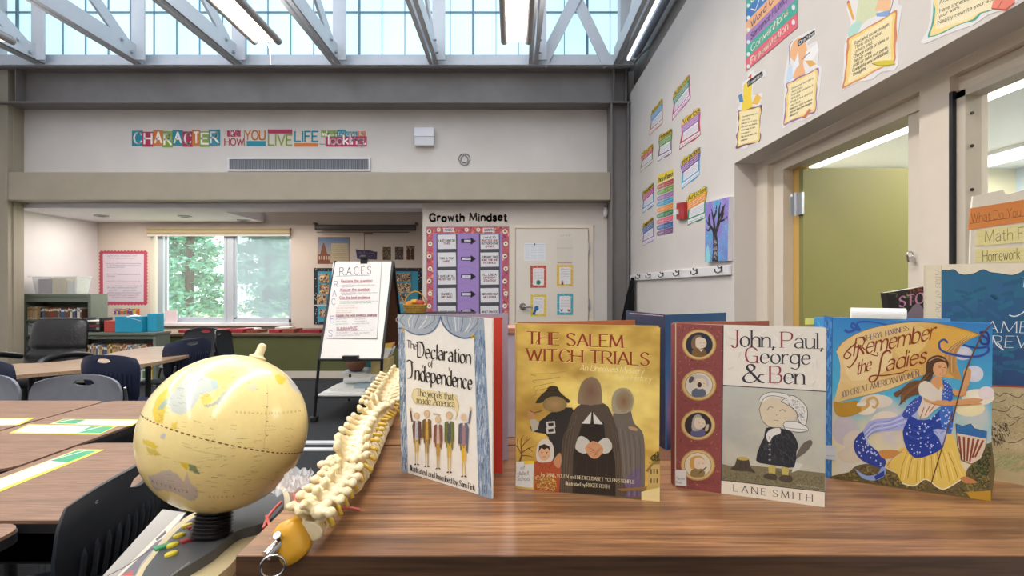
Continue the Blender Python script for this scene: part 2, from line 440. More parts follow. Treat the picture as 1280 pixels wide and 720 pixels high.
# ================================================================ THE SETTING
m_wall = mat('painted_wall_cream', 'CCC6C0', .85, var=.04, scale=3, bump=.05, bscale=120)
m_wallw = mat('painted_wall_white', 'D6D2D4', .85, var=.04, scale=3, bump=.05, bscale=120)
m_green = mat('olive_green_laminate', '5C5F36', .5, var=.06, scale=6)
m_steel = mat('grey_painted_steel', '7C7774', .45, var=.08, scale=5)
m_beige = mat('beige_painted_steel', '9C9382', .55, var=.05, scale=5)
m_white = mat('white_painted_steel', 'C4C7CC', .4, var=.04, scale=8)
m_frame = mat('cream_door_frame', 'D6CBBB', .5, var=.03, scale=6)
m_carpet = mat('charcoal_carpet', '24262A', .95, var=.35, scale=60, bump=.5, bscale=300)
m_alu = mat('brushed_aluminium', 'B9BEC4', .35, .8, var=.06, scale=30)
m_chrome = mat('chrome', 'C9CACC', .15, 1)
m_black = mat('black_metal', '17171A', .45, var=.1, scale=30)
m_glass = mat('window_glass', 'F2FAFA', .03, alpha=.08)

def sbox(name, *a, m=None, bev=0): return structure(MB().box(*a, bev=bev).build(name, m or m_wall))
sbox('floor', -7, -4.2, -.1, 5.3, 8.5, 0, m=m_carpet)
sbox('ceiling', -7, -4.2, 5.4, 2.0, 6.95, 5.5, m=m_wallw)
w = MB().box(-6.64, 6.7, 2.37, 1.66, 6.86, 4.2).box(-1.17, 6.7, 0, 1.66, 6.86, 2.37); structure(w.build('wall_back', m_wall))
sbox('wall_left', -6.84, -4.2, 0, -6.64, 8.5, 5.4, m=m_wallw)
sbox('wall_rear', -6.64, -4.2, 0, 5.3, -4.0, 5.4)
w = MB().box(1.5, 3.453, 0, 1.646, 6.7, 3.73).box(1.5, -4, 2.10, 1.646, 3.453, 3.73).box(1.5, -4, 0, 1.646, 1.93, .95)
structure(w.build('wall_right', m_wall))
sbox('trim_1', 1.6, -4, 3.73, 1.72, 6.7, 5.4, m=m_steel)
# alcove
w = MB().box(-6.64, 8.2, 0, -5.79, 8.36, 2.62).box(-3.536, 8.2, 0, -.9, 8.36, 2.62).box(-5.79, 8.2, 0, -3.536, 8.36, .683).box(-5.79, 8.2, 2.195, -3.536, 8.36, 2.62)
structure(w.build('wall_alcove', mat('alcove_wall', 'CBBFB4', .85, var=.04, scale=3)))
sbox('wall_alcove_side', -1.17, 6.86, 0, -1.05, 8.2, 2.62)
w = MB().box(-6.64, 6.72, 2.31, -3.96, 8.2, 2.5).box(-3.96, 6.72, 2.31, -1.17, 7.06, 2.5).box(-3.96, 6.9, 2.55, -1.17, 8.2, 2.62)
structure(w.build('ceiling_alcove', mat('alcove_ceiling', 'E2E0E8', .85, var=.02)))
# office behind the right wall
m_off = mat('office_cream_wall', 'E3D9B4', .8, var=.03, scale=3)
sbox('wall_office_back', 1.646, 5.1, 0, 5.2, 5.25, 2.6, m=m_off)
sbox('wall_office_right', 5.02, -1.2, 0, 5.2, 5.1, 2.6, m=mat('office_blue_wall', 'B9CFE0', .8))
sbox('wall_office_front', 1.8, -1.3, 0, 5.2, -1.15, 2.6, m=m_off)
sbox('ceiling_office', 1.646, -1.2, 2.45, 5.2, 5.1, 2.6, m=mat('office_ceiling_tile', 'E4E8EA', .9, var=.05, scale=40))
# steel frame of the hall
w = MB().box(-6.6, 6.46, 4.035, 1.5, 6.74, 4.055).box(-6.6, 6.45, 3.595, 1.5, 6.7, 3.612).box(-6.599, 6.6, 3.6125, 1.499, 6.66, 4.0345)
w.box(-6.28, 6.47, 3.613, -6.27, 6.599, 4.034).box(1.285, 6.47, 3.613, 1.295, 6.599, 4.034).box(1.44, 6.47, 3.613, 1.45, 6.599, 4.034)
structure(w.build('trim_2', m_steel))
structure(MB().box(-6.6, 6.4, 4.05, 1.55, 6.6, 4.075).box(-6.6, 6.46, 4.06, 1.55, 6.6, 4.205).build('trim_3', m_white))
w = MB().box(-6.37, 6.45, 2.37, 1.24, 6.72, 2.72, bev=.006).box(-6.37, 6.43, 2.36, -6.345, 6.72, 2.72)
structure(w.build('trim_4', m_beige))
structure(MB().box(-6.66, 6.5, 0, -6.40, 6.7, 4.04).box(-6.40, 6.56, 0, -6.385, 6.7, 3.6).build('trim_5', m_beige))
w = MB().box(1.245, 6.45, 0, 1.265, 6.7, 3.6).box(1.265, 6.56, 0, 1.46, 6.6, 3.6).box(1.46, 6.45, 0, 1.475, 6.7, 3.6)
structure(w.build('trim_6', m_steel))
# clerestory: translucent panels, thin bars
ct = thing('window_2', None, None, (-2.4, 6.75, 4.2)); ct['kind'] = 'structure'
m_sky = mat('translucent_skylit_panel', 'BFE0EA', .6, emit=.86, var=.035, scale=1.6)
MB().box(-6.64, 6.74, 4.2, 1.6, 6.76, 5.4).build('pane', m_sky, ct)
m_bar = mat('clerestory_bar', '7E97A3', .5)
w = MB(); k = 0; x = -6.50
while x < 1.6:
    t = .03 if k % 5 == 0 else .008
    w.box(x-t/2, 6.715, 4.2, x+t/2, 6.745, 5.4); x += .2995; k += 1
for z in (4.88, 5.3): w.box(-6.64, 6.71, z-.007, 1.6, 6.74, z+.007)
w.build('mullions', m_bar, ct)
# roof trusses
def bolt(w, x, y, z): w.cyl((x, y, z), (x+.03, y, z), .022, n=6)
names = ['leftmost', 'second', 'third', 'fourth', 'fifth', 'sixth', 'rightmost']
for i, X in enumerate([-5.9, -4.67, -3.44, -2.2, -.98, .265, 1.33]):
    t = thing('roof_truss', 'white steel roof truss running towards the clerestory, '+(names[i] if i in (0, 6) else names[i]+' from the left'), 'roof truss', (X, 6.4, 4.05), 'white roof trusses under the clerestory')
    w = MB()
    for s in (-1, 1):   # two angles back to back
        a, b = (X+.012, X+.058) if s > 0 else (X-.058, X-.012)
        w.box(a, -3.9, 4.055, b, 6.4, 4.067); c = X+.046*s
        w.box(min(c, c+.012*s), -3.9, 4.055, max(c, c+.012*s), 6.4, 4.25)
    w.build('bottom_chord', m_white, t)
    w = MB().box(X-.055, -3.9, 5.0, X+.055, 6.4, 5.15); w.build('top_chord', m_white, t)
    MB().box(X+.0, 6.28, 4.06, X+.16, 6.3, 5.1).box(X, 6.3, 4.06, X+.012, 6.46, 5.1).build('end_post', m_white, t)
    y0 = 6.25; up = True; yy = y0
    while yy > -2:
        y1 = yy-1.55; z0, z1 = (4.13, 5.05) if up else (5.05, 4.13)
        d = Vector((0, y1-yy, z1-z0)).normalized(); q = Vector((0, -d.z, d.y))*.075
        a, b = Vector((X+.02, yy, z0)), Vector((X+.02, y1, z1))
        MB().hexa([a-q, a+q, b+q, b-q], (.03, 0, 0)).build('diagonal', m_white, t); yy = y1; up = not up
    for y, z in ((6.2, 4.12), (6.33, 4.12), (6.05, 4.2), (6.33, 4.19)):
        w = MB(); bolt(w, X+.058, y, z); w.build('bolt', m_alu, t)
br = thing('roof_brace', 'inverted V of white flat bars between the two rightmost trusses', 'roof brace', (.85, 6.42, 4.06))
for a, b in (((.37, 4.06), (.9, 5.1)), ((1.22, 4.06), (.72, 5.1))):
    d = Vector((b[0]-a[0], 0, b[1]-a[1])).normalized(); q = Vector((d.z, 0, -d.x))*.07; yb_ = 6.42 if a[0] < 1 else 6.445; A = Vector((a[0], yb_, a[1])); B = Vector((b[0], yb_, b[1]))
    MB().hexa([A-q, A+q, B+q, B-q], (0, .02, 0)).build('bar', m_white, br)
# pendant fluorescent fixtures
m_lamp = mat('lit_fluorescent_lens', 'FFF8EC', .5, emit=2.6)
for i, (X, lb) in enumerate([(-5.02, 'pendant fluorescent light cut by the left edge of the view'), (-2.41, 'pendant fluorescent light left of centre with a pull cord'), (.042, 'pendant fluorescent light seen end on near the centre')]):
    t = thing('pendant_light', lb, 'ceiling light', (X, 5.03, 3.6), 'pendant fluorescent lights')
    w = MB()
    for s in (-1, 1):
        c = X+s*.118
        w.tube([(c, 5.03, 3.68), (c, -3.1, 3.68)], .034, n=14)
    w.box(X-.12, -3.1, 3.70, X+.12, 5.03, 3.73)
    w.build('housing', mat('light_housing_grey', 'A5A19F', .4), t)
    MB().box(X-.085, -3.05, 3.674, X+.085, 5.02, 3.682).build('lens', m_lamp, t)
    w = MB()
    for k in range(29): w.box(X-.085, -2.95+k*.28, 3.652, X+.085, -2.942+k*.28, 3.664)
    w.build('louvre', mat('white_louvre', 'F4F0E8', .5), t)
    w = MB()
    for y in (4.8, 1, -2.8): w.cyl((X, y, 3.73), (X, y, 5.38), .008, n=6)
    w.build('hanger', m_white, t)
    if i == 1:
        MB().tube([(X+.02, 5.0, 3.66), (X+.05, 5.0, 3.56), (X+.055, 5.0, 3.44)], .004, n=5).tube([(X+.09, 5.0, 3.66), (X+.05, 5.0, 3.56)], .003, n=5).build('pull_cord', m_white, t)
t = thing('glowing_strip', 'glowing white strip beside a round blue-grey pipe high along the right wall', 'strip light', (1.45, 4.5, 4.1))
MB().box(1.415, 2.5, 4.06, 1.44, 6.3, 4.10).build('tube', mat('glowing_white', 'E9F3FA', .4, emit=1.5), t)  # white strip set to glow through its material, beside a round pipe
MB().tube([(1.5, 2.5, 4.10), (1.5, 6.2, 4.10)], .055, n=14).build('housing', mat('blue_grey_pipe', '8791A3', .35), t)
MB().tube([(1.58, 2.5, 4.03), (1.58, 5.9, 4.03), (1.52, 6.1, 4.03), (1.5, 6.3, 4.02)], .013, n=8).build('conduit', m_steel, t)
# door wall door and frame
d1 = thing('door_1', None, None, (.55, 6.68, 0)); d1['kind'] = 'structure'
MB().box(.05, 6.655, .01, .99, 6.69, 2.03).build('door_leaf', mat('cream_door', 'D5CCC0', .5, var=.02, scale=4), d1)
MB().box(-.02, 6.68, 0, .04, 6.70, 2.09).box(1.0, 6.68, 0, 1.06, 6.70, 2.09).box(.0401, 6.68, 2.04, .9999, 6.70, 2.09).build('door_frame', m_frame, d1)
MB().cyl((.14, 6.655, 1.02), (.14, 6.64, 1.02), .045).cyl((.14, 6.64, 1.02), (.14, 6.6, 1.02), .018).tube([(.14, 6.6, 1.02), (.2, 6.59, 1.015), (.27, 6.6, 1.005)], [.018, .014, .01]).build('door_handle', m_chrome, d1)
for z in (1.78, 1.05, .25): MB().cyl((.997, 6.65, z-.07), (.997, 6.65, z+.07), .012, n=10).build('hinge', m_alu, d1)
# office door and window in the right wall
fr = MB().box(1.646, 3.30, 0, 1.70, 3.453, 2.054).box(1.68, 3.17, 0, 1.80, 3.29, 1.994).box(1.6465, -1, 2.055, 1.70, 3.4525, 2.0995).box(1.68, -1, 1.995, 1.80, 3.2905, 2.054)
fr.box(1.6905, 1.931, 0, 1.795, 2.185, 1.9945).box(1.6462, 1.926, 0, 1.6904, 2.07, 2.0545)
structure(fr.build('trim_7', m_frame))
sbox('trim_8', 1.74, 3.10, 0, 1.80, 3.19, 1.997, m=mat('yellow_varnished_stop', 'C9A45A', .5))
d2 = thing('door_2', None, None, (1.74, 3.1, 0)); d2['kind'] = 'structure'
MB().box(1.735, 3.05, .01, 2.66, 3.095, 1.975).build('door_leaf', mat('olive_door', '807D46', .5, var=.04, scale=3), d2)
h = MB().box(1.685, 3.098, 1.70, 1.73, 3.108, 1.83).box(1.72, 3.04, 1.70, 1.735, 3.1, 1.83).cyl((1.715, 3.09, 1.695), (1.715, 3.09, 1.835), .012, n=10)
h.build('hinge', m_alu, d2)
wn1 = thing('window_3', None, None, (1.7, .5, .95)); wn1['kind'] = 'structure'
MB().box(1.715, -1, .95, 1.721, 1.9, 1.995).build('pane', m_glass, wn1)
g = MB().box(1.66, 1.875, .95, 1.72, 1.915, 1.99).box(1.66, -1, 1.965, 1.72, 1.915, 1.99); g.build('window_frame', mat('beige_window_frame', 'BDB5A6', .5), wn1)
for z in (1.9, 1.78, 1.62, 1.46, 1.3): MB().cyl((1.683, 1.875, z), (1.683, 1.870, z), .006, n=8).build('screw', m_black, wn1)
MB().box(1.645, 1.912, .95, 1.66, 1.928, 1.995).build('gasket', m_black, wn1)
m_lamp2 = mat('office_lamp', 'F6FBFF', .5, emit=2.2)
for X, y0, y1, lb in ((2.76, 1.0, 5.0, 'lit ceiling strip seen above the open green door'), (4.35, 1.5, 4.95, 'lit ceiling strip seen low through the window at right')):
    t = thing('office_strip_light', lb, 'ceiling light', (X, 3, 2.4), 'office ceiling lights')
    MB().box(X-.16, y0, 2.405, X+.16, y1, 2.425).build('lens', m_lamp2, t)
    MB().box(X-.18, y0-.02, 2.42, X+.18, y1+.02, 2.449).build('housing', m_white, t)
# alcove window
w1 = thing('window_1', None, None, (-4.66, 8.28, .683)); w1['kind'] = 'structure'
m_alw = mat('window_aluminium_white', 'B9C2CC', .4, .3)
f = MB().box(-5.72, 8.26, .69, -5.64, 8.34, 2.19).box(-3.60, 8.26, .69, -3.54, 8.34, 2.19).box(-5.72, 8.26, .69, -3.54, 8.34, .76).box(-5.72, 8.26, 2.12, -3.54, 8.34, 2.19)
f.box(-4.60, 8.25, .69, -4.49, 8.33, 2.19).build('window_frame', m_alw, w1)
f = MB().box(-5.61, 8.27, .76, -5.57, 8.31, 2.12).box(-4.64, 8.24, .72, -4.60, 8.29, 2.16).box(-4.49, 8.27, .72, -4.45, 8.31, 2.16).box(-5.61, 8.27, .76, -4.6, 8.31, .79).box(-4.49, 8.27, .74, -3.6, 8.31, .78)
f.build('sash', m_alw, w1)
MB().box(-5.64, 8.30, .76, -4.60, 8.305, 2.12).build('pane', m_glass, w1); MB().box(-4.49, 8.30, .76, -3.6, 8.305, 2.12).build('pane', m_glass, w1)
MB().box(-4.47, 8.285, .76, -3.6, 8.287, 2.12).build('insect_screen', mat('insect_screen', 'B2C4D2', .9, alpha=.42), w1)
MB().box(-5.79, 8.12, .66, -3.536, 8.3, .70).build('window_sill', m_wallw, w1)
bl = thing('roller_blind', 'rolled-up beige roller blind at the head of the window', 'blind', (-4.66, 8.17, 2.1))
MB().cyl((-5.80, 8.155, 2.15), (-3.53, 8.155, 2.15), .038, n=16).box(-5.80, 8.12, 2.19, -3.53, 8.2, 2.215).build('roll', mat('beige_blind', 'B7A783', .7), bl)
MB().box(-5.80, 8.14, 2.085, -3.53, 8.16, 2.11).build('bottom_bar', m_wallw, bl)
# low counter under the window
cn = thing('window_counter', 'long low olive counter under the window with a wooden top', 'counter', (-3.4, 7.6, 0))
MB().box(-5.74, 7.16, .10, -1.19, 8.18, .585).build('body', m_green, cn)
MB().box(-5.74, 7.12, .588, -1.19, 8.18, .62, bev=.004).build('counter_top', woodmat('counter_wood', [(0, '4A3A2C'), (.5, '6B5640'), (1, '8B7355')]), cn)
MB().box(-5.74, 7.14, 0, -1.19, 7.17, .10).build('plinth', m_frame, cn)
structure(MB().box(-1.17, 6.685, 0, -.02, 6.70, .1).box(1.06, 6.685, 0, 1.24, 6.7, .1).build('baseboard_back', m_frame))
structure(MB().box(-3.1, 4.12, 0, -.8, 4.19, .012).box(-3.1, 3.96, 0, -.8, 4.01, .012).build('trim_9', mat('floor_strip_aluminium', 'D9DADC', .4, .2)))
# alcove downlights
for i, (u, v, Y, n) in enumerate(((127, 266, 7.4, 'left'), (231, 265.5, 7.45, 'middle'), (304, 272.5, 7.9, 'right'))):
    X = (u-640)/640*Y; t = thing('downlight', n+' of three recessed downlights in the alcove ceiling', 'downlight', (X, Y, 2.28), 'alcove downlights')
    MB().lathe([(.06, 0), (.09, 0), (.09, .02), (.06, .02), (.06, 0)], Matrix.Translation((X, Y, 2.292))).build('rim', m_alu, t)
    MB().cyl((X, Y, 2.297), (X, Y, 2.309), .058).build('reflector', m_black, t)
# outdoors: lawn, hedge of trees beyond the window
structure(MB().box(-30, 8.6, -.6, 12, 60, -.5).build('ground', mat('lawn', 'CFDDA4', .9, var=.25, scale=2)))
m_leaf = mat('conifer_leaf', '7DB79E', .6, var=.55, scale=3, trans=0)
m_leaf2 = mat('bright_leaf', 'B5D6A4', .6, var=.4, scale=4)
m_bark = mat('bark', '5B4F45', .9, var=.4, scale=12, bump=.5)
rt = random.Random(3)
def leaves(c, r, sc, n, size, rnd):
    me_v, me_f = [], []
    for i in range(n):
        d = Vector((rnd.gauss(0, 1), rnd.gauss(0, 1), rnd.gauss(0, 1))).normalized()*r*rnd.uniform(.2, 1)
        p = Vector(c)+Vector((d.x*sc[0], d.y*sc[1], d.z*sc[2])); a = Vector((rnd.gauss(0, 1), rnd.gauss(0, 1), rnd.gauss(0, .5))).normalized(); b = a.orthogonal().normalized()
        s = size*rnd.uniform(.5, 1.3); k = len(me_v); me_v += [p-a*s, p+b*s*.4, p+a*s, p-b*s*.4]; me_f.append((k, k+1, k+2, k+3))
    return me_v, me_f
for i, (X, Y, hh, rr, n, mm, lb) in enumerate([
    (-9.3, 12.6, 6.0, 1.0, 6000, m_leaf, 'dark conifer at the left side of the window view'), (-7.75, 12.2, 6.0, .95, 5600, m_leaf, 'slim conifer in the middle of the left window pane'),
    (-6.2, 12.8, 6.2, 1.0, 6000, m_leaf, 'conifer behind the middle window mullion'), (-4.7, 12.3, 6.0, 1.0, 5600, m_leaf, 'conifer behind the screen at the right edge of the window'),
    (-10.6, 16.5, 7.0, 1.5, 5200, m_leaf, 'broad conifer in the second row at left'), (-7.2, 16.8, 7.0, 1.5, 5200, m_leaf, 'broad conifer in the second row behind the mullion'),
    (-9.0, 21, 4.5, 1.7, 3000, m_leaf2, 'pale leafy tree far across the lawn')]):
    t = thing('tree', lb+', outdoors', 'tree', (X, Y, -.5), 'trees outside the window')
    MB().tube([(X, Y, -.5), (X+.1, Y, hh*.4), (X, Y, hh*.85)], [.11, .09, .03], n=8).build('trunk', m_bark, t)
    V, F = [], []
    for k in range(16):
        f = k/15; z = .75+hh*f*.9; r = rr*(1.05-.5*f)
        for q in range(3):
            a = rt.uniform(0, 6.28); v, fc = leaves((X+math.cos(a)*r*.55, Y+math.sin(a)*r*.55, z), r*.5, (1, 1, .5), n//30, .085, rt); o = len(V); V += v; F += [tuple(j+o for j in x) for x in fc]
    me = bpy.data.meshes.new('foliage'); me.from_pydata([tuple(v) for v in V], [], F); link('foliage', me, mm, t)
# ================================================================ FURNITURE
def onz(u, v, z):   # point of the photo's ray at height z
    Y = (1.26-z)*640/(v-360); return ((u-640)/640*Y, Y)
m_brown = woodmat('brown_desk_laminate', [(0, '604636'), (.45, '896852'), (1, '9F7B62')], 'X', 1.4, .5, .03)
m_edge = mat('black_desk_edge', '1E1D20', .5)
def desk(label, x0, y0, x1, y1, group='student desks', topmat=None, r=.05):
    cx, cy = (x0+x1)/2, (y0+y1)/2
    t = thing('student_desk', label, 'desk', (cx, cy, 0), group)
    tp = MB().prism(rrect(x0, y0, x1, y1, r), .733, .74).build('desk_top', topmat or m_brown, t)
    MB().prism(rrect(x0-.002, y0-.002, x1+.002, y1+.002, r), .712, .7329).build('edge_band', m_edge, t)
    for sx in (x0+.06, x1-.06):
        for sy in (y0+.07, y1-.07): MB().cyl((sx, sy, 0), (sx, sy, .712), .016, n=12).build('leg', m_black, t)
    MB().box(x0+.05, y0+.08, .60, x1-.05, y1-.08, .605).box(x0+.05, y0+.08, .60, x0+.055, y1-.08, .71).box(x1-.055, y0+.08, .60, x1-.05, y1-.08, .71).box(x0+.05, y1-.085, .60, x1-.05, y1-.08, .71).build('book_tray', m_black, t)
    return t
desk('brown student desk the black shell chair is tucked under', -1.43, 1.145, -.97, 1.72)
desk('brown student desk in the middle of the cluster with two name strips on it', -1.86, 1.466, -1.445, 2.36)
desk('brown student desk at the left edge of the view with the grey chairs behind it', -2.42, 1.55, -1.872, 2.365)
desk('brown student desk at the lower left corner, only its rounded corner in view', -1.62, .58, -1.065, 1.13)
desk('brown student desk with dark edge beside the easel, behind the spine model', -.711, 2.56, -.05, 3.2)
desk('small student desk under the globe beside the wooden bookcase', -.735, .66, -.372, 1.42)
def flat(name, label, cat, polys, z, group=None, mat_=None):
    a = Art((0, 0, z), (0, 0, 1), 1e-4, 6e-4)
    return a
def strip(label, quad, panels):   # yellow-bordered desk name strip; quad in the (0,480) x3 crop
    a = Art((0, 0, .74), (0, 0, 1), 1.2e-4, 8e-4).crop(0, 480, 3)
    q3 = [a.to3(*p) for p in quad]; a.solid(q3, (0, 0, -.0007), 'E6D94A'); 
    def ins(p, s, t):
        tl, tr, br, bl = quad
        return tuple((tl[i]*(1-s)+tr[i]*s)*(1-t)+(bl[i]*(1-s)+br[i]*s)*t for i in (0, 1))
    for (s0, t0, s1, t1, c) in panels:
        a.poly([ins(0, s0, t0), ins(0, s1, t0), ins(0, s1, t1), ins(0, s0, t1)], c)
    for k in range(3):
        a.scrawl(ins(0, .22, .3+.2*k), ins(0, .72, .3+.2*k), 3.2, '7A8894', .8, k)
    for (s0, t0, s1, t1, c) in panels:
        if c == '3E9C72': a.line([ins(0, s0, t1), ins(0, (s0+s1)/2, t0)], 2, 'D8EADF')
    tag(a.build('desk_name_strip', SATIN), label, 'name strip', 'desk name strips')
G1 = [(.02, .12, .98, .88, 'D5DEE8'), (.0, .0, .0, .0, 'E6D94A')]
strip('yellow-edged name strip nearest the front of the middle desk', [(108, 152), (440, 158), (372, 190), (34, 185)], [(.03, .08, .97, .88, 'D9DFE8'), (.72, .08, .99, .86, '3E9C72')])
strip('yellow-edged name strip behind another on the middle desk', [(238, 132), (534, 134), (492, 158), (186, 150)], [(.03, .1, .97, .95, 'D9DFE8'), (.02, .08, .3, .9, '3E9C72')])
strip('yellow-edged name strip on the desk at the left edge', [(-90, 128), (126, 128), (74, 154), (-140, 160)], [(.03, .1, .93, .9, 'D9DFE8')])
strip('long yellow-edged name strip on the desk nearest the black chair', [(292, 246), (390, 247), (-20, 412), (-90, 390)], [(.06, .02, .8, .97, 'D9DFE8'), (.08, .03, .86, .3, '3E9C72')])

def chair(label, x, y, rz, col, group, s=1.0, seatmat=None, legm=None):
    m = mat('chair_shell_'+col, col, .45, var=.08, scale=25, bump=.05, bscale=400)
    t = thing('shell_chair', label, 'chair', (0, 0, 0), group)
    # backrest: curved panel with hand hole and ribs
    nx, nz = 36, 24; b = MB(); bm = b.b; V = {}
    def P(u, q):
        zt = .815-.03*abs(u)**3; z = .47+(zt-.47)*q
        w = .185+.05*min(1, q*1.5)
        if q > .8: w *= 1-.10*((q-.8)/.2)**2
        if q < .25: w *= 1-.22*((.25-q)/.25)**2
        return Vector((u*w, -.20-.06*q+.055*u*u-.015*math.sin(q*3), z))
    hu, hq, ru, rq = 0, .885, .25, .045
    for i in range(nx+1):
        for j in range(nz+1): V[i, j] = (i/nx*2-1, j/nz)
    dead = set()
    for i in range(nx):
        for j in range(nz):
            u, q = (i+.5)/nx*2-1, (j+.5)/nz
            if ((u-hu)/ru)**2+((q-hq)/rq)**2 < 1: dead.add((i, j))
    for (i, j) in list(V):
        adj = [(a, c) for a in (i-1, i) for c in (j-1, j)]
        n = sum(p in dead for p in adj)
        if 0 < n < 4:
            u, q = V[i, j]; a = math.atan2((q-hq)/rq, (u-hu)/ru); V[i, j] = (hu+ru*math.cos(a), hq+rq*math.sin(a))
    vs = {k: bm.verts.new(P(*p)) for k, p in V.items()}
    for i in range(nx):
        for j in range(nz):
            if (i, j) not in dead: bm.faces.new((vs[i, j], vs[i+1, j], vs[i+1, j+1], vs[i, j+1]))
    for v in [v for v in bm.verts if not v.link_faces]: bm.verts.remove(v)
    bmesh.ops.recalc_face_normals(bm, faces=bm.faces); bmesh.ops.solidify(bm, geom=bm.faces[:], thickness=.010)
    for k in range(13):
        u = -.78+1.56*k/12; top = .70-.07*abs(u); bot = .10+.16*abs(u)
        b.tube([P(u*(1+.0*q), q)+Vector((0, -.006, 0)) for q in [bot+(top-bot)*r/8 for r in range(9)]], [.001]+[.0065]*7+[.001], n=6)
    bk = b.build('backrest', m, t, 60)
    # seat
    b = MB(); bm = b.b; g = {}
    for i in range(19):
        for j in range(19):
            u, q = i/9-1, j/9-1
            w = .225*(1-.04*q); r = max(abs(u), abs(q)); L = (abs(u)**5+abs(q)**5)**.2; k = r/L if L else 1
            X, Yy = u*w*k, q*.215*k
            g[i, j] = bm.verts.new((X, Yy, .455-.014*math.exp(-(u*u+q*q)*1.5)-.03*max(0, q-.4)**2*2+.02*max(0, -q-.6)))
    for i in range(18):
        for j in range(18): bm.faces.new((g[i, j], g[i+1, j], g[i+1, j+1], g[i, j+1]))
    bmesh.ops.recalc_face_normals(bm, faces=bm.faces); bmesh.ops.solidify(bm, geom=bm.faces[:], thickness=.012)
    b.build('seat', m, t, 60)
    lm = legm or m_chrome
    for sx in (-1, 1):
        MB().tube(crom([(sx*.17, .10, .43), (sx*.19, .17, .40), (sx*.215, .22, .0)], 6), .011, n=10).build('leg', lm, t, 180)
        MB().tube(crom([(sx*.17, -.08, .43), (sx*.19, -.16, .40), (sx*.225, -.25, .0)], 6), .011, n=10).build('leg', lm, t, 180)
        MB().tube(crom([(sx*.13, -.1, .435), (sx*.14, -.2, .44), (sx*.15, -.222, .50), (sx*.15, -.235, .60)], 6), .011, n=10).build('back_support', lm, t, 180)
    MB().tube([(-.17, .10, .43), (.17, .10, .43)], .010, n=8).tube([(-.17, -.08, .43), (.17, -.08, .43)], .010, n=8).build('seat_frame', lm, t)
    t.location = (x, y, 0); t.rotation_euler = (0, 0, rz); t.scale = s if isinstance(s, tuple) else (s, s, s); return t
R = math.radians
cg = 'shell chairs round the desks and tables'
blk = chair('near black ribbed shell chair beside the globe, tucked under the brown desk', -1.20, 1.265, R(100), '2C3038', cg, (.94, 1, 1), legm=m_black)
a = Art(surf=None, P=(-.958, 1.2, .72), N=(1, .18, .05), off=.012).crop(0, 480, 3)
a.line([(352, 440), (368, 408)], 7, 'D8D6D0'); a.text('C', (336, 452), (346, 446), 9, 'C9C7C2', .2); a.text('T', (346, 420), (352, 412), 8, 'C9C7C2', .2); lg = a.build('maker_mark', PAPER, blk)
chair('navy shell chair with its ribbed back to the view, left of the globe', -2.70, 3.66, R(-4), '232A42', cg, (.9, 1, 1))
chair('navy shell chair at the left edge in front of the column', -3.19, 3.44, R(-24), '232A42', cg, (.9, 1, 1))
chair('navy shell chair seen from the side at the right end of the kidney table', -3.05, 4.58, R(72), '232A42', cg)
chair('black shell chair at the far side of the kidney table facing the view', -3.47, 5.5, R(172), '1F2026', cg, legm=m_black)
chair('black shell chair seen edge on in front of the olive counter', -2.88, 5.5, R(-80), '1F2026', cg, legm=m_black)
chair('grey shell chair behind the left desks, most of its top in view', -2.19, 2.37, R(180), '6A6D77', cg)
chair('grey shell chair behind the left desks, cut by the left edge', -2.70, 2.37, R(178), '6A6D77', cg)
# kidney table
kt = thing('kidney_table', 'kidney-shaped wood-topped table in front of the black leather chair', 'table', (-3.0, 3.9, 0))
out = [onz(u, v, .68) for u, v in ((2, 470), (40, 467), (105, 462), (178, 455), (226, 446), (247, 439), (249, 436), (238, 433.5), (215, 432.5), (185, 434), (150, 439), (112, 447), (60, 453), (10, 456))]
out = [tuple(p[:2]) for p in crom([(x, y, 0) for x, y in out], 5, True)]
MB().prism(out, .655, .68).build('table_top', woodmat('kidney_wood', [(0, '8E735A'), (.5, 'AE9074'), (1, 'C0A283')], 'X', 1, .3, .3), kt)
for u, v in ((40, 463), (185, 447), (228, 440)):
    X, Y = onz(u, v, .68); MB().cyl((X, Y, 0), (X, Y, .654), .022, n=10).build('leg', m_black, kt)
# leather office chair
oc = thing('office_chair', 'black leather office armchair behind the kidney table', 'armchair', (-4.29, 4.75, 0))
m_lea = mat('black_leather', '131315', .36, var=.2, scale=12, bump=.35, bscale=45)
b = MB(); bm = b.b; g = {}
for sd in (0, 1):
    for i in range(25):
        for j in range(25):
            u, q = i/12-1, j/24
            w = .30*(1-.12*q); L = (abs(u)**8+abs(q*2-1)**8)**(1/8); r = max(abs(u), abs(q*2-1)); k = r/L if L else 1
            th = .055*(1-max(abs(u), abs(2*q-1))**4)
            puck = .018*math.exp(-((q-.42)/.05)**2)+.008*abs(math.sin(u*14+q*3))*math.exp(-((q-.5)/.22)**2)
            y = -th+puck if sd == 0 else th
            g[sd, i, j] = bm.verts.new((-4.29+u*w*k, 4.78+y+.10*q, .47+(.5+(q-.5)*k)*.50))
    for i in range(24):
        for j in range(24): bm.faces.new((g[sd, i, j], g[sd, i+1, j], g[sd, i+1, j+1], g[sd, i, j+1]))
bmesh.ops.remove_doubles(bm, verts=bm.verts, dist=.004); b.build('backrest', m_lea, oc, 180)
MB().box(-4.58, 4.27, .41, -4.0, 4.78, .52, bev=.04).build('seat', m_lea, oc, 180)
for sx, in ((-1,), (1,)):
    MB().tube(crom([(-4.29+sx*.33, 4.82, .62), (-4.29+sx*.35, 4.6, .665), (-4.29+sx*.35, 4.36, .66), (-4.29+sx*.345, 4.26, .60), (-4.29+sx*.33, 4.3, .47)], 6), .028, n=10).build('armrest', mat('black_plastic_arm', '19191B', .35), oc, 180)
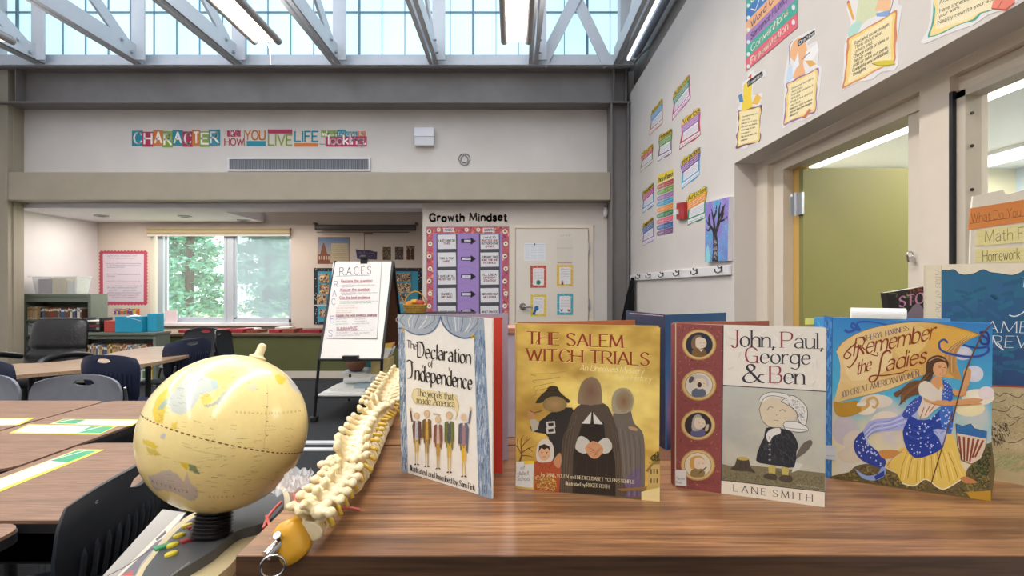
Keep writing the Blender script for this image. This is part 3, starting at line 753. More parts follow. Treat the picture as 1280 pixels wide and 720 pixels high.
MB().cyl((-4.29, 4.52, .10), (-4.29, 4.52, .41), .03).build('gas_column', m_black, oc)
for k in range(5):
    a_ = k*2*PI/5; e = (-4.29+.3*math.cos(a_), 4.52+.3*math.sin(a_))
    l = MB().tube([(-4.29, 4.52, .12), (*e, .07)], [.03, .018], n=8).build('base_arm', m_black, oc)
    MB().cyl((e[0]-.015, e[1], .028), (e[0]+.015, e[1], .028), .028, n=12).build('caster', m_black, l)
# bookcases
m_case = mat('sage_bookcase', '6F776A', .55, var=.06, scale=6)
def shelfbooks(name_, y, x0, x1, z0, zh, cols, where, tmin=.012, tmax=.026, depth=.16, seed=1, group=None):
    r = random.Random(seed); x = x0; n = 0
    while x < x1:
        t = r.uniform(tmin, tmax); c = r.choice(cols); h = zh*r.uniform(.84, 1)
        if x+t > x1: break
        n += 1
        a = Art((0, y, 0), (0, -1, 0)); q = [(x, y, z0), (x+t*.92, y, z0), (x+t*.92, y, z0+h), (x, y, z0+h)]
        a.solid(q, (0, depth, 0), c[0])
        for f0, f1, cc in ((.72, .88, c[1]), (.08, .16, 'E8E4DA')):
            a.face([Vector((x+.001, y-.0006, z0+h*f0)), Vector((x+t*.92-.001, y-.0006, z0+h*f0)), Vector((x+t*.92-.001, y-.0006, z0+h*f1)), Vector((x+.001, y-.0006, z0+h*f1))], [H(cc)]*4)
        suf = 'th' if 10 <= n % 100 <= 20 else {1: 'st', 2: 'nd', 3: 'rd'}.get(n % 10, 'th')
        tag(a.build('book', PAPER), f'{c[2]} book, {n}{suf} from the left {where}', 'book', group); x += t
tb = thing('bookcase', 'tall sage green bookcase against the left alcove wall, clear bin on top', 'bookcase', (-6.15, 7.05, 0))
MB().box(-6.62, 6.93, 0, -6.59, 7.22, 1.14).box(-5.74, 6.93, 0, -5.70, 7.22, 1.14).box(-6.59, 7.2, 0, -5.74, 7.22, 1.14).box(-6.62, 6.925, 1.141, -5.70, 7.22, 1.175).box(-6.59, 6.935, 1.07, -5.74, 6.955, 1.14).build('carcass', m_case, tb)
for z in (.05, .37, .62, .83): MB().box(-6.588, 6.935, z-.022, -5.742, 7.199, z).build('shelf', m_case, tb)
tan = ('B79B74', '8B6B48', 'tan'); brn = ('6B4A3A', 'D8C8A8', 'brown'); wht = ('C9C6BE', '6A7F96', 'white'); red = ('9C3A34', 'E0CFA8', 'red'); gry = ('6E7680', 'D8D4C8', 'grey'); blu = ('3F5E86', 'E4E0D4', 'blue'); blk_ = ('2A2628', 'B9A878', 'black'); org = ('D2602A', 'F0D8B0', 'orange'); yel = ('D6B452', '8A5A30', 'yellow'); grn = ('4E7A5A', 'E8E2CC', 'green')
shelfbooks('b', 6.95, -6.58, -6.42, .831, .19, [tan], 'on the tall bookcase\'s upper shelf', .03, .045, .2, 1, 'books on the upper shelf of the tall bookcase')
shelfbooks('b', 6.96, -6.41, -5.82, .831, .17, [brn, brn, wht, red, gry, blk_, blu], 'in the mixed run, tall bookcase', .018, .03, .2, 5, 'books on the upper shelf of the tall bookcase')
shelfbooks('b', 6.96, -5.95, -5.76, .621, .18, [org, red, org], 'behind the leather chair, second shelf, right side', .02, .035, .2, 3, 'books on the second shelf of the tall bookcase')
shelfbooks('b', 6.96, -6.58, -6.43, .621, .19, [wht, gry], 'behind the leather chair, second shelf, left side', .02, .035, .2, 4, 'books on the second shelf of the tall bookcase')
lb = thing('bookcase', 'low sage green bookcase behind the kidney table, teal box on top', 'bookcase', (-5.0, 6.73, 0))
MB().box(-5.66, 6.60, 0, -5.63, 6.87, .655).box(-4.63, 6.60, 0, -4.59, 6.87, .655).box(-5.63, 6.85, 0, -4.63, 6.87, .655).box(-5.67, 6.58, .656, -4.58, 6.88, .685).box(-5.63, 6.62, .60, -4.63, 6.64, .655).build('carcass', m_case, lb)
for z in (.06, .335): MB().box(-5.628, 6.61, z-.022, -4.632, 6.849, z).build('shelf', m_case, lb)
shelfbooks('b', 6.63, -5.62, -4.64, .336, .20, [tan, wht, yel, blu, brn, tan, red], 'in the low bookcase, upper shelf', .016, .026, .15, 8, 'books in the low bookcase')
shelfbooks('b', 6.63, -5.1, -4.64, .061, .20, [red, wht, tan, grn, yel], 'in the low bookcase, bottom shelf', .018, .03, .15, 9, 'books on the bottom shelf of the low bookcase')
# things on the bookcases
cb = thing('storage_bin', 'clear plastic storage bin of papers on the tall bookcase', 'bin', (-6.2, 7.07, 1.176))
m_clear = mat('clear_plastic', 'DDE2E6', .15, alpha=.32)
def tub(name, x0, y0, z0, x1, y1, z1, fl, th, m, p):
    w = MB(); A = rrect(x0, y0, x1, y1, .02, 3); Bq = rrect(x0-fl, y0-fl, x1+fl, y1+fl, .03, 3)
    n = len(A); lo = [w.b.verts.new((*q, z0)) for q in A]; hi = [w.b.verts.new((*q, z1)) for q in Bq]; li = [w.b.verts.new((q[0], q[1], z0+th)) for q in rrect(x0+th, y0+th, x1-th, y1-th, .02, 3)]; hj = [w.b.verts.new((*q, z1)) for q in rrect(x0-fl+th, y0-fl+th, x1+fl-th, y1+fl-th, .03, 3)]
    w.b.faces.new(lo[::-1]); w.b.faces.new(li)
    for i in range(n):
        j = (i+1) % n
        w.b.faces.new((lo[i], lo[j], hi[j], hi[i])); w.b.faces.new((hi[i], hi[j], hj[j], hj[i])); w.b.faces.new((hj[i], hj[j], li[j], li[i]))
    return w.build(name, m, p)
tub('tub', -6.48, 6.95, 1.177, -5.93, 7.18, 1.41, .03, .004, m_clear, cb)
MB().box(-6.53, 6.9, 1.408, -5.88, 7.2, 1.42).build('lid', m_clear, cb)
for i, (x0, x1, h, c, l) in enumerate(((-6.46, -6.30, .2, '7A5A58', 'brown'), (-6.27, -6.08, .205, 'D9C27A', 'yellow'), (-6.06, -5.95, .18, 'DAD8C8', 'white'))):
    tag(MB().box(x0, 6.98, 1.183, x1, 7.14, 1.183+h, bev=.004).build('folder_stack', mat('folder_'+l, c, .8, var=.15, scale=40)), l+' stack of folders inside the clear bin', 'folders', 'folders in the clear bin')
def bx(name, label, cat, u0, u1, v0, Y, z0, d, col, group=None, bev=.006):
    x0, x1 = (u0-640)/640*Y, (u1-640)/640*Y; z1 = 1.26+(360-v0)/640*Y
    return tag(MB().box(x0, Y, z0, x1, Y+d, z1, bev=bev).build(name, mat('m_'+col, col, .6, var=.06, scale=20)), label, cat, group)
tl = thing('paper_box', 'teal paper-sorting box on the low bookcase with a sheet on top', 'box', (-4.9, 6.72, .686))
MB().box(-5.15, 6.64, .687, -4.80, 6.80, .89, bev=.006).build('box_body', mat('teal_card', '1F93B4', .5, var=.05, scale=10), tl)
MB().hexa([(-5.0, 6.637, .885), (-4.81, 6.637, .83), (-4.805, 6.76, .86), (-4.98, 6.78, .905)], (0, 0, .004)).build('paper_sheet', mat('white_paper', 'E4E3E0', .8), tl)
bx('paper_box', 'second teal box just right of the larger teal box', 'box', 184, 196, 392, 6.72, .687, .14, '2A9CBC')
bx('file_box', 'red file box with yellow label on the low bookcase', 'box', 130, 146, 401, 6.68, .687, .18, 'B8483A')
bt = thing('letter_tray', 'black stacked letter tray behind the red file box', 'tray', (-5.5, 6.7, .686))
w = MB()
for k in range(3): w.box(-5.58, 6.66, .69+k*.06, -5.36, 6.86, .696+k*.06)
w.box(-5.585, 6.655, .687, -5.575, 6.865, .87).box(-5.365, 6.655, .687, -5.355, 6.865, .87).build('rack', m_black, bt)
for k, c in enumerate(('9A3040', 'D8D4CC')): MB().box(-5.56, 6.67, .757+k*.06, -5.375, 6.85, .775+k*.06).build('papers', mat('tray_paper_'+c, c, .8), bt)
shelfbooks('b', 6.82, -5.30, -4.95, .90, .09, [red, grn, blu, yel, org, ('6B4A86', 'E8E2CC', 'purple')], 'among colourful booklets behind the teal box', .02, .035, .035, 12, 'colourful booklets behind the teal box')
# on the window counter
cc = [(223, 249, 'A02A38', 'dark red'), (251, 277, 'A8323E', 'dark red'), (288, 304, '9C2A36', 'dark red'), (308, 322, '8A4A38', 'brown'), (336, 349, 'A23038', 'red'), (353, 367, '8A4634', 'brown'), (374, 399, '8E2230', 'dark red')]
for i, (u0, u1, c, l) in enumerate(cc):
    Y = 7.32; a = Art((0, 0, .65), (0, 0, 1)); x0, x1 = (u0-640)/640*Y, (u1-640)/640*Y; a.solid([(x0, Y, .6215), (x1, Y, .6215), (x1+.04, Y+.22, .6215), (x0+.04, Y+.22, .6215)][::-1], (0, 0, .035+.008*(i % 3)), c)
    o = tag(a.build('closed_book', SATIN), f'{l} book lying on the window counter, '+('1st 2nd 3rd 4th 5th 6th 7th'.split()[i])+' from the left', 'book', 'books lying on the window counter')
    if i in (0, 2, 4): tag(MB().box(x0-.06, Y+.32, .6215, x1, Y+.54, .632+.01*i).build('paper_pile', mat('white_paper', 'E4E3E0', .8)), 'white paper pile behind the '+('1st' if i == 0 else '3rd' if i == 2 else '5th')+' book on the window counter', 'papers', 'paper piles on the window counter')
tag(MB().box(-5.55, 8.19, .701, -5.36, 8.2, .90).build('card', mat('pink_card', 'D8C6CE', .8)), 'pinkish card propped in the lower left corner of the window', 'card')
# easel
es = thing('easel', 'white two-sided easel with black frame and a chart clipped on', 'easel', (-1.5, 5.2, 0))
fb = [(-1.78, 4.75, .607), (-1.217, 4.75, .607), (-1.217, 5.18, 1.527), (-1.78, 5.18, 1.527)]
fn_ = (Vector(fb[1])-Vector(fb[0])).cross(Vector(fb[3])-Vector(fb[0])).normalized(); fn_ = fn_ if fn_.y < 0 else -fn_
MB().hexa(fb, -fn_*.012).build('white_board', mat('whiteboard', 'D8D3CC', .3, var=.02, scale=5), es)
rb = [(-1.78, 5.68, .60), (-1.217, 5.68, .60), (-1.217, 5.215, 1.525), (-1.78, 5.215, 1.525)]
MB().hexa(rb, (0, .012, 0)).build('rear_board', woodmat('brown_board', [(0, '4E3020'), (.5, '6E442C'), (1, '835438')], 'Z', .7, .5, .05), es)
for x, xf in ((-1.79, -1.865), (-1.207, -1.25)):
    MB().tube([(x, 5.19, 1.53), (x, 4.752, .60), (xf, 4.83, .02)], .014, n=8).build('leg', m_black, es)
    MB().tube([(x, 5.2, 1.53), (x, 5.70, .58), (x, 5.62, .02)], .014, n=8).build('leg', m_black, es)
    MB().box(xf-.03, 4.79, 0, xf+.03, 4.87, .05, bev=.01).build('foot', m_black, es)
MB().box(-1.79, 4.72, .585, -1.20, 4.76, .603).box(-1.56, 4.70, .585, -1.42, 4.76, .635).build('chalk_tray', m_black, es)
MB().box(-1.86, 4.80, .225, -1.21, 5.62, .24).build('shelf', m_black, es)
MB().box(-1.72, 5.13, .40, -1.30, 5.5, .408).build('upper_shelf', mat('grey_tray', 'C7CBCE', .5), es)
a = Art(Vector(fb[0])+fn_*.004, fn_, 1e-4, 2e-4).crop(400, 310, 4.8)
def inq(q, s, t): return tuple((q[0][i]*(1-s)+q[1][i]*s)*(1-t)+(q[3][i]*(1-s)+q[2][i]*s)*t for i in (0, 1))
q = [(78, 88), (370, 85), (342, 545), (36, 540)]; q3 = [a.to3(*p) for p in q]; a.solid(q3, -fn_*.004, 'D9D5D0')
a.line([q[1], q[2]], 3, '8F8C88'); a.line([q[3], q[2]], 4, '6F6C68')
a.text('R.A.C.E.S', (118, 165), (306, 155), 46, '34304A', .07); a.line([(98, 170), (300, 164)], 2, '5A566A')
for ch, x, y in (('R', 86, 235), ('A', 76, 290), ('C', 70, 340), ('E', 62, 445), ('S', 52, 530)): a.text(ch, (x, y), (x+22, y), 36, '5A5890', .07)
for k, (t_, x, y, x2, c) in enumerate((('Restate the question', 128, 206, 315, 'B0405E'), ('Answer the question', 120, 258, 300, 'B0405E'), ('Cite the best evidence', 118, 306, 300, 'A8405E'), ('Explain the best evidence example', 98, 412, 342, '9A3A5A'), ('SUMMARIZE', 100, 492, 225, 'A04058'))):
    a.text(t_, (x, y), (x2, y-4), 15, c, .13); a.line([(x, y+4), (x2, y)], 1.4, c)
for y, x, x2, c in ((228, 132, 330, '6A6A74'), (238, 135, 200, '6A6A74'), (275, 125, 345, '6A6A74'), (284, 130, 210, '6A6A74'), (326, 118, 345, '4E7A68'), (336, 120, 310, '4E7A68'), (352, 105, 215, 'C98A4A'), (366, 102, 225, 'C98A4A'), (380, 100, 190, 'C98A4A'), (392, 98, 195, 'C98A4A'), (432, 98, 165, '6A6A74'), (446, 96, 160, '6A8A72'), (462, 94, 175, '6A8A72'), (432, 210, 270, '6A6A74'), (446, 205, 280, '6A8A72'), (460, 195, 300, '6A8A72'), (500, 100, 320, '6A6A74'), (515, 98, 170, '6A6A74'), (515, 205, 300, '6A6A74'), (530, 96, 240, 'B06A6A')):
    a.scrawl((x, y), (x2, y-3), 8, mix(c, '000000', .2), 1.7)
ch_ = tag(a.build('chart_paper', PAPER), 'white paper chart of coloured handwriting clipped to the easel', 'chart')
clp = MB().box(-1.53, 5.165, 1.50, -1.46, 5.20, 1.56).cyl((-1.52, 5.15, 1.57), (-1.47, 5.15, 1.57), .02, n=10); tag(clp.build('bulldog_clip', m_black), 'black bulldog clip holding the chart at the top of the easel', 'clip')
# on the easel shelves
wp = mat('white_paper', 'E4E3E0', .8)
for i, (x0, x1, y0, y1, z0, z1, rz, l, c) in enumerate(((-1.84, -1.24, 4.83, 5.3, .241, .252, 0, 'widest white poster sheet at the bottom of the pile on the easel shelf', 'D9D8D4'), (-1.80, -1.30, 4.86, 5.3, .2525, .27, .03, 'white pad second from the bottom on the easel shelf', 'E4E3E0'), (-1.74, -1.40, 4.9, 5.25, .2705, .30, -.04, 'thick white pad on top of the pile on the easel shelf', 'DADAD6'), (-1.52, -1.28, 4.9, 5.2, .3005, .325, .06, 'pale blue notebook on top of the pile on the easel shelf', 'A9BCC4'))):
    M_ = Matrix.Translation(((x0+x1)/2, (y0+y1)/2, 0)) @ Matrix.Rotation(rz, 4, 'Z'); hx, hy = (x1-x0)/2, (y1-y0)/2
    tag(MB().box(-hx, -hy, z0, hx, hy, z1, M=M_).build('paper_pad', mat('pad_'+c, c, .8, var=.05, scale=30)), l, 'paper pad', 'papers on the easel shelf')
tag(MB().cyl((-1.67, 5.12, .336), (-1.37, 5.02, .362), .03, n=14).build('paper_roll', wp), 'rolled white paper lying on the pile on the easel shelf', 'paper roll')
tag(MB().lathe([(0, 0), (.06, .005), (.10, .06), (.09, .12), (.03, .155), (0, .16)], Matrix.Translation((-1.60, 5.245, .409))).build('ball', mat('brown_ball', '7E5440', .6, var=.1, scale=20), None, 180), 'brown ball on the upper tray of the easel', 'ball')
bg_ = thing('tote_bag', 'turquoise bag with pink patch on the upper tray of the easel', 'bag', (-1.5, 5.25, .42))
MB().ball((-1.46, 5.43, .545), .16, (1.05, .45, .85)).build('bag_body', mat('turquoise_cloth', '55A3AE', .8, var=.15, scale=15, bump=.2), bg_, 180)
MB().box(-1.44, 5.345, .46, -1.32, 5.36, .53, bev=.008).build('pocket', mat('pink_patch', 'B89AA2', .7), bg_)
cbx = thing('carton', 'open yellow and grey carton of papers beside the easel', 'carton', (-1.27, 5.1, .241))
MB().box(-1.40, 5.08, .41, -1.22, 5.30, .56).build('carton_body', mat('carton', 'C8B47A', .8, var=.15, scale=9), cbx)
rn = random.Random(4)
for i in range(7):
    c = ('E8E4DC', 'C9D6DE', 'E4C24A', '7E6AA0', 'E9E6E0', 'D8845A', 'F0EEE6')[i]; y = 5.09+i*.03; z = .561
    tag(MB().hexa([(-1.395+rn.uniform(0, .05), y, .562), (-1.24, y+.005, .562), (-1.20, y+.02, .67+rn.uniform(-.02, .05)), (-1.37, y+.02, .64+rn.uniform(0, .05))], (0, .008, 0)).build('booklet', mat('booklet_'+c, c, .7, var=.1, scale=25)), ('cream', 'pale blue', 'yellow', 'purple', 'ivory', 'orange', 'white')[i]+' booklet sticking up from the carton beside the easel', 'booklet', 'booklets in the carton')
# basket of gourds on a cabinet
cab = thing('cabinet', 'wooden cabinet under the gourd basket, behind the standing storybook', 'cabinet', (-.85, 5.95, 0))
MB().box(-1.26, 5.75, 0, -.45, 6.2, .95).build('body', m_brown, cab); MB().box(-1.27, 5.74, .951, -.44, 6.21, .975, bev=.004).build('cabinet_top', m_edge, cab)
MB().box(-1.24, 5.735, .05, -.86, 5.749, .93).build('door', m_brown, cab); MB().box(-.85, 5.735, .05, -.47, 5.749, .93).build('door', m_brown, cab)
bk = thing('basket', 'wicker basket of gourds left of the wall display', 'basket', (-1.12, 5.95, .976))
m_wick = mat('wicker', 'C39A45', .8, var=.4, scale=60, bump=.6, bscale=80)
w = MB()
for k in range(6): w.tube([(-1.12+(.115+.004*k)*math.cos(t*PI/12), 5.93+(.1+.004*k)*math.sin(t*PI/12), .984+k*.016) for t in range(24)], .0095, n=6, closed=True)
w.cyl((-1.12, 5.93, .977), (-1.12, 5.93, .982), .11); w.build('wicker_bowl', m_wick, bk, 180)
w = MB(); w.tube([(-1.12+.125*math.cos(t*PI/10), 5.93, 1.05+.17*math.sin(t*PI/10)) for t in range(11)], .008, n=6).build('handle', m_wick, bk)
for i, (dx, dz, r, c, l) in enumerate(((-.06, .10, .05, 'D98A22', 'orange'), (.05, .11, .055, 'B8482A', 'dark red'), (-.005, .125, .045, 'E0B040', 'yellow'))):
    g_ = MB()
    for k in range(8): g_.ball((-1.12+dx+r*.35*math.cos(k*PI/4), 5.92+r*.35*math.sin(k*PI/4), .976+dz), r*.72, (1, 1, .95), 10)
    tag(g_.build('gourd', mat('gourd_'+c, c, .5, var=.15, scale=20), None, 180), l+' gourd in the wicker basket', 'gourd', 'gourds in the basket')
# ================================================================ FOREGROUND
ZT = .917
m_desk = woodmat('walnut_laminate', [(.2, '46301F'), (.40, '7A5438'), (.56, '9E724D'), (.8, 'BC9168')], 'X', 1.0, .33, .12)
m_deskd = woodmat('walnut_laminate_dark', [(.15, '33241A'), (.5, '523A29'), (.85, '6E5039')], 'X', 1.0, .35, .2)
dk = thing('low_bookcase', 'wooden bookcase in the foreground carrying the storybooks and spine model', 'bookcase', (.55, .88, 0))
MB().box(-.353, .6565, ZT-.04, 1.49, 1.112, ZT).build('bookcase_top', m_desk, dk); MB().box(-.353, .655, ZT-.04, 1.49, .6564, ZT-.0006).build('front_edge', m_deskd, dk)
MB().box(-.35, .658, .06, -.325, 1.11, ZT-.041).box(1.46, .658, .06, 1.485, 1.11, ZT-.041).box(-.325, 1.09, .06, 1.46, 1.11, ZT-.041).build('carcass', m_deskd, dk)
for z in (.10, .48): MB().box(-.324, .665, z-.025, 1.459, 1.089, z).build('shelf', m_deskd, dk)
MB().box(-.34, .67, 0, 1.47, 1.10, .059).build('plinth', m_black, dk)
dk2 = thing('low_bookcase', 'second wooden bookcase standing directly behind the foreground bookcase', 'bookcase', (.55, 1.45, 0))
MB().box(-.353, 1.124, ZT-.04, 1.49, 1.72, ZT-.001).build('bookcase_top', m_desk, dk2)
MB().box(-.35, 1.126, 0, 1.485, 1.715, ZT-.041).build('carcass', m_deskd, dk2)
rs = thing('desk_riser', 'grey panel with a wooden top strip, upright behind the storybooks', 'riser', (.05, 1.23, ZT))
MB().box(-.17, 1.18, ZT, .22, 1.27, 1.155).build('grey_panel', mat('lavender_grey_panel', 'A9A4B2', .8, var=.1, scale=18), rs)
MB().box(-.175, 1.175, 1.156, .225, 1.275, 1.168).build('top_strip', mat('red_brown_strip', 'A8755A', .5, var=.12, scale=30), rs)

def perp(a, b):
    d = Vector((b[0]-a[0], b[1]-a[1], 0)); n = Vector((d.y, -d.x, 0)).normalized()
    return n if n.dot(EYE-Vector((a[0], a[1], 1.0))) > 0 else -n
def panel(name, a, b, h, th, col, edge, parent, art=None, mt=None, z0=ZT+.0006, off=1.5e-4):
    n = perp(a, b); A = Art((a[0], a[1], z0), n, off=off)
    q = [(a[0], a[1], z0), (b[0], b[1], z0), (b[0], b[1], z0+h), (a[0], a[1], z0+h)]
    A.solid(q, -n*th, edge, col)
    if art: art(A)
    return A.build(name, mt or GLOSS, parent)
def pagewedge(poly, h, parent, inset=.004, col='E6DFD0'):
    MB().prism(poly, ZT+inset, ZT+h-inset).build('page_block', mat('book_pages', col, .8, var=.05, scale=90, stretch=(40, 40, 1)), parent)

# ---------------------------------------------------------------- cover 1
NV, DK = '2F3B4E', '3A332E'
def man(A, x, yt, yb, coat, vest, breech, w=34, arm=0, hair='C9B08A'):
    h = yb-yt; hr = h*.055; sh = yt+h*.15; wa = yt+h*.50; kn = yt+h*.76
    A.poly([(x-w*.55, wa+h*.1), (x-w*.8, sh+h*.1), (x-w*.55, sh), (x+w*.55, sh), (x+w*.8, sh+h*.1), (x+w*.62, wa+h*.14), (x+w*.3, wa+h*.05), (x-w*.3, wa+h*.05)], coat)
    for s in (-1, 1):
        A.poly([(x+s*2, wa-h*.02), (x+s*w*.42, wa-h*.02), (x+s*w*.34, kn), (x+s*w*.06, kn)], breech)
        A.poly([(x+s*w*.08, kn-2), (x+s*w*.33, kn-2), (x+s*w*.26, yb-4), (x+s*w*.14, yb-4)], mix(breech, 'D8D0B0', .4))
        A.poly([(x+s*w*.08, yb-6), (x+s*w*.30, yb-6), (x+s*w*.55, yb+3), (x+s*w*.1, yb+3)], '3A342E')
    A.poly([(x-w*.26, sh+2), (x+w*.26, sh+2), (x+w*.34, wa), (x, wa+h*.03), (x-w*.34, wa)], vest)
    A.line([(x-w*.28, sh), (x-w*.36, wa+h*.1)], 2.2, mix(coat, '000000', .45)); A.line([(x+w*.28, sh), (x+w*.36, wa+h*.1)], 2.2, mix(coat, '000000', .45))
    for k in range(4): A.ell(x, sh+10+k*(wa-sh)/4.6, 1.3, 1.3, '5A4A3A', 6)
    for s in (-1, 1):
        if arm == s:
            A.poly([(x+s*w*.45, sh), (x+s*w*.95, sh+6), (x+s*w*1.25, yt-h*.04), (x+s*w*.95, yt-h*.05), (x+s*w*.7, sh-4)], coat); A.ell(x+s*w*1.12, yt-h*.08, 7, 12, 'D9B48A', 10)
        else:
            A.poly([(x+s*w*.5, sh), (x+s*w*.82, sh+8), (x+s*w*.9, wa-8), (x+s*w*.62, wa-4)], mix(coat, '000000', .2)); A.ell(x+s*w*.76, wa, 5, 7, 'D2A880', 8)
    A.ell(x, yt+hr*.9, hr*1.05, hr*1.2, hair, 14); A.ell(x, yt+hr*1.1, hr*.72, hr*1.0, 'E0BD98', 12)
    A.ell(x-hr*.28, yt+hr, 1, 1.2, '4A3A30', 6); A.ell(x+hr*.28, yt+hr, 1, 1.2, '4A3A30', 6); A.line([(x-2, yt+hr*1.6), (x+2, yt+hr*1.6)], 1.1, 'A06050')
    A.poly([(x-4, sh-2), (x+4, sh-2), (x+5, sh+14), (x-5, sh+14)], 'E4E0D8')
    A.hatch([(x-w*.7, sh+4), (x+w*.7, sh+4), (x+w*.5, wa+8), (x-w*.5, wa+8)], [mix(coat, '000000', .5), mix(coat, 'FFFFFF', .25)], 26, 14, 1.1, PI/2, .4, int(x))
def cover1(A):
    A.crop(490, 380, 6); hB = lambda x, y: (x*1.167, 660+y*1.167)
    L = [(42, 84), (92, 90), hB(104, 520), hB(62, 510)]; R_ = [(612, 120), (690, 108), hB(644, 690), hB(556, 668)]
    for P_, sd in ((L, 1), (R_, 2)):
        A.poly(P_, '8EA3BC'); A.hatch(P_, ['5C7290', '47597A', 'B9C6D4', 'D3DAE0', '7189A6'], 420, 60, 3.2, PI/2+.02, .06, sd)
    A.poly([(42, 76), (370, 84), (345, 150), (312, 198), (262, 226), (200, 232), (140, 214), (92, 184), (45, 180)], 'A9B3BE')
    A.poly([(362, 84), (690, 106), (690, 200), (640, 190), (600, 250), (540, 258), (470, 236), (410, 190), (372, 134)], 'A3AEBB')
    for k in range(11):
        t = k/10; x0 = 60+t*290
        A.line([(x0, 84+t*4), (x0-30+t*25, 120+t*10), (80+t*180, 165+t*40-(t*t)*20)], 3+3*(k % 2), ('DADDDC', '6F7F93', '8897A8', 'E6E6E2')[k % 4], 5)
        x0 = 385+t*290
        A.line([(x0, 90+t*18), (x0+10-t*20, 140+t*10), (430+t*170, 195+t*45-(t*t)*30)], 3+3*(k % 2), ('D6DADB', '66788F', '8494A8', 'E2E3E0')[k % 4], 5)
    A.line([(50, 180), (92, 186), (140, 214), (200, 230), (262, 224), (312, 196), (348, 145), (366, 90)], 9, '56708F', 5)
    A.line([(366, 96), (378, 136), (410, 188), (470, 234), (540, 256), (600, 248)], 10, '4F6A8C', 5)
    A.line([(46, 78), (370, 86), (688, 108)], 6, '7F8C9B')
    for cx, cy, r in ((86, 192, 20), (608, 244, 26)):
        A.poly([(cx+(r if k % 2 == 0 else r*.42)*math.sin(k*PI/5), cy-(r if k % 2 == 0 else r*.42)*math.cos(k*PI/5)) for k in range(10)], 'D9B23C'); A.ell(cx, cy, r*.25, r*.25, '8A6A1C', 8)
    bl = dict(nib=(R(42), .125), w=.03, smooth=2, serif=0, track=.13)
    A.text('The', (114, 326), (186, 340), 56, '2E2723', **bl)
    A.text('Declaration', (194, 396), (590, 452), 112, '2E2723', **bl)
    A.line([(184, 292), (206, 282), (236, 288)], 5, '2E2723', 4); A.line([(212, 302), (212, 388)], 2, '6A6058')
    A.text('of', (274, 470), (306, 482), 58, '2E2723', **bl)
    A.text('ndependence', (176, 568), (600, 642), 116, '2E2723', **bl)
    A.line([(112, 430), (132, 422), (160, 440)], 9, '2E2723', 4); A.line([(148, 432), (152, 500), (146, 545), (118, 558)], 13, '2E2723', 5, 7); A.line([(232, 480), (236, 455)], 4, '2E2723'); A.line([(430, 505), (428, 475)], 4, '2E2723')
    A.crop(490, 490, 5.14)
    A.poly([(132, 30), (140, -6), (160, -22), (400, 14), (418, 40), (430, 90), (410, 180), (404, 110), (300, 88), (160, 78)], 'E6D7A6', 3)
    A.line([(160, -22), (138, -4), (131, 32), (158, 78)], 3, 'C8A24A', 4); A.line([(402, 30), (428, 80), (424, 130), (408, 180)], 3, 'C8A24A', 4)
    ss = dict(nib=(R(20), .10), w=.05, serif=.28, track=.12)
    A.text('The words that', (160, 22), (396, 52), 46, '3A302A', **ss); A.text('made America', (162, 72), (402, 98), 46, '3A302A', **ss)
    A.text('ROUGH', (268, 146), (312, 152), 10, '6A5A40', w=.16)
    man(A, 160, 136, 466, '6E4A42', 'B9BCC8', 'D2AE58', 36, -1); man(A, 226, 120, 478, '7C5C34', 'C8A250', 'B08E50', 34)
    man(A, 298, 158, 492, '8C564A', 'C8B0A4', 'CBA23C', 34); man(A, 370, 130, 516, '727C40', '54565E', 'DAB446', 36); man(A, 464, 138, 542, '696A7A', 'A27C86', 'E2B630', 40, 1, 'E2DCD0')
    A.text('Illustrated and Inscribed by Sam Fink', (118, 502), (537, 634), 38, '3A342E', nib=(R(38), .13), w=.04, smooth=3, track=.12)
b1 = thing('standing_book', 'white storybook with blue drapes and five men on its cover, standing half open', 'book', (-.12, .9, ZT))
s_, f_, k_ = (-.2067, .9586), (-.0318, .8315), (-.008, 1.021); h1 = .2936
panel('front_cover', s_, f_, h1, .003, 'F0ECE4', 'DAD6CF', b1, cover1)
panel('back_cover', (s_[0]+.004, s_[1]+.02), k_, .292, .003, 'A9A5B8', 'B9B5C4', b1, lambda A: (A.crop(490, 380, 6), [A.ell(826, 112+k*17, 4, 4, ('3A2E3A', 'B03040', 'D8CFC8')[k % 3], 8) for k in range(70)], [A.ell(700+k*12, 106, 3.5, 3.5, ('3A2E3A', 'B03040')[k % 2], 8) for k in range(11)]), SATIN)
panel('endpaper', (s_[0]+.006, s_[1]+.012), (-.0176, .938), .286, .0008, 'C23A2C', 'C23A2C', b1, None, SATIN, ZT+.003)
MB().hexa([(s_[0], s_[1]+.002, ZT), (s_[0]-.001, s_[1]+.022, ZT), (s_[0]-.001, s_[1]+.022, ZT+h1), (s_[0], s_[1]+.002, ZT+h1)], (.003, .001, 0)).build('spine', mat('blue_cloth_spine', '8EA3BC', .7), b1)
pagewedge([(s_[0]+.005, s_[1]+.003), (-.036, .842), (-.031, .866), (s_[0]+.006, s_[1]+.010)], .2936, b1)

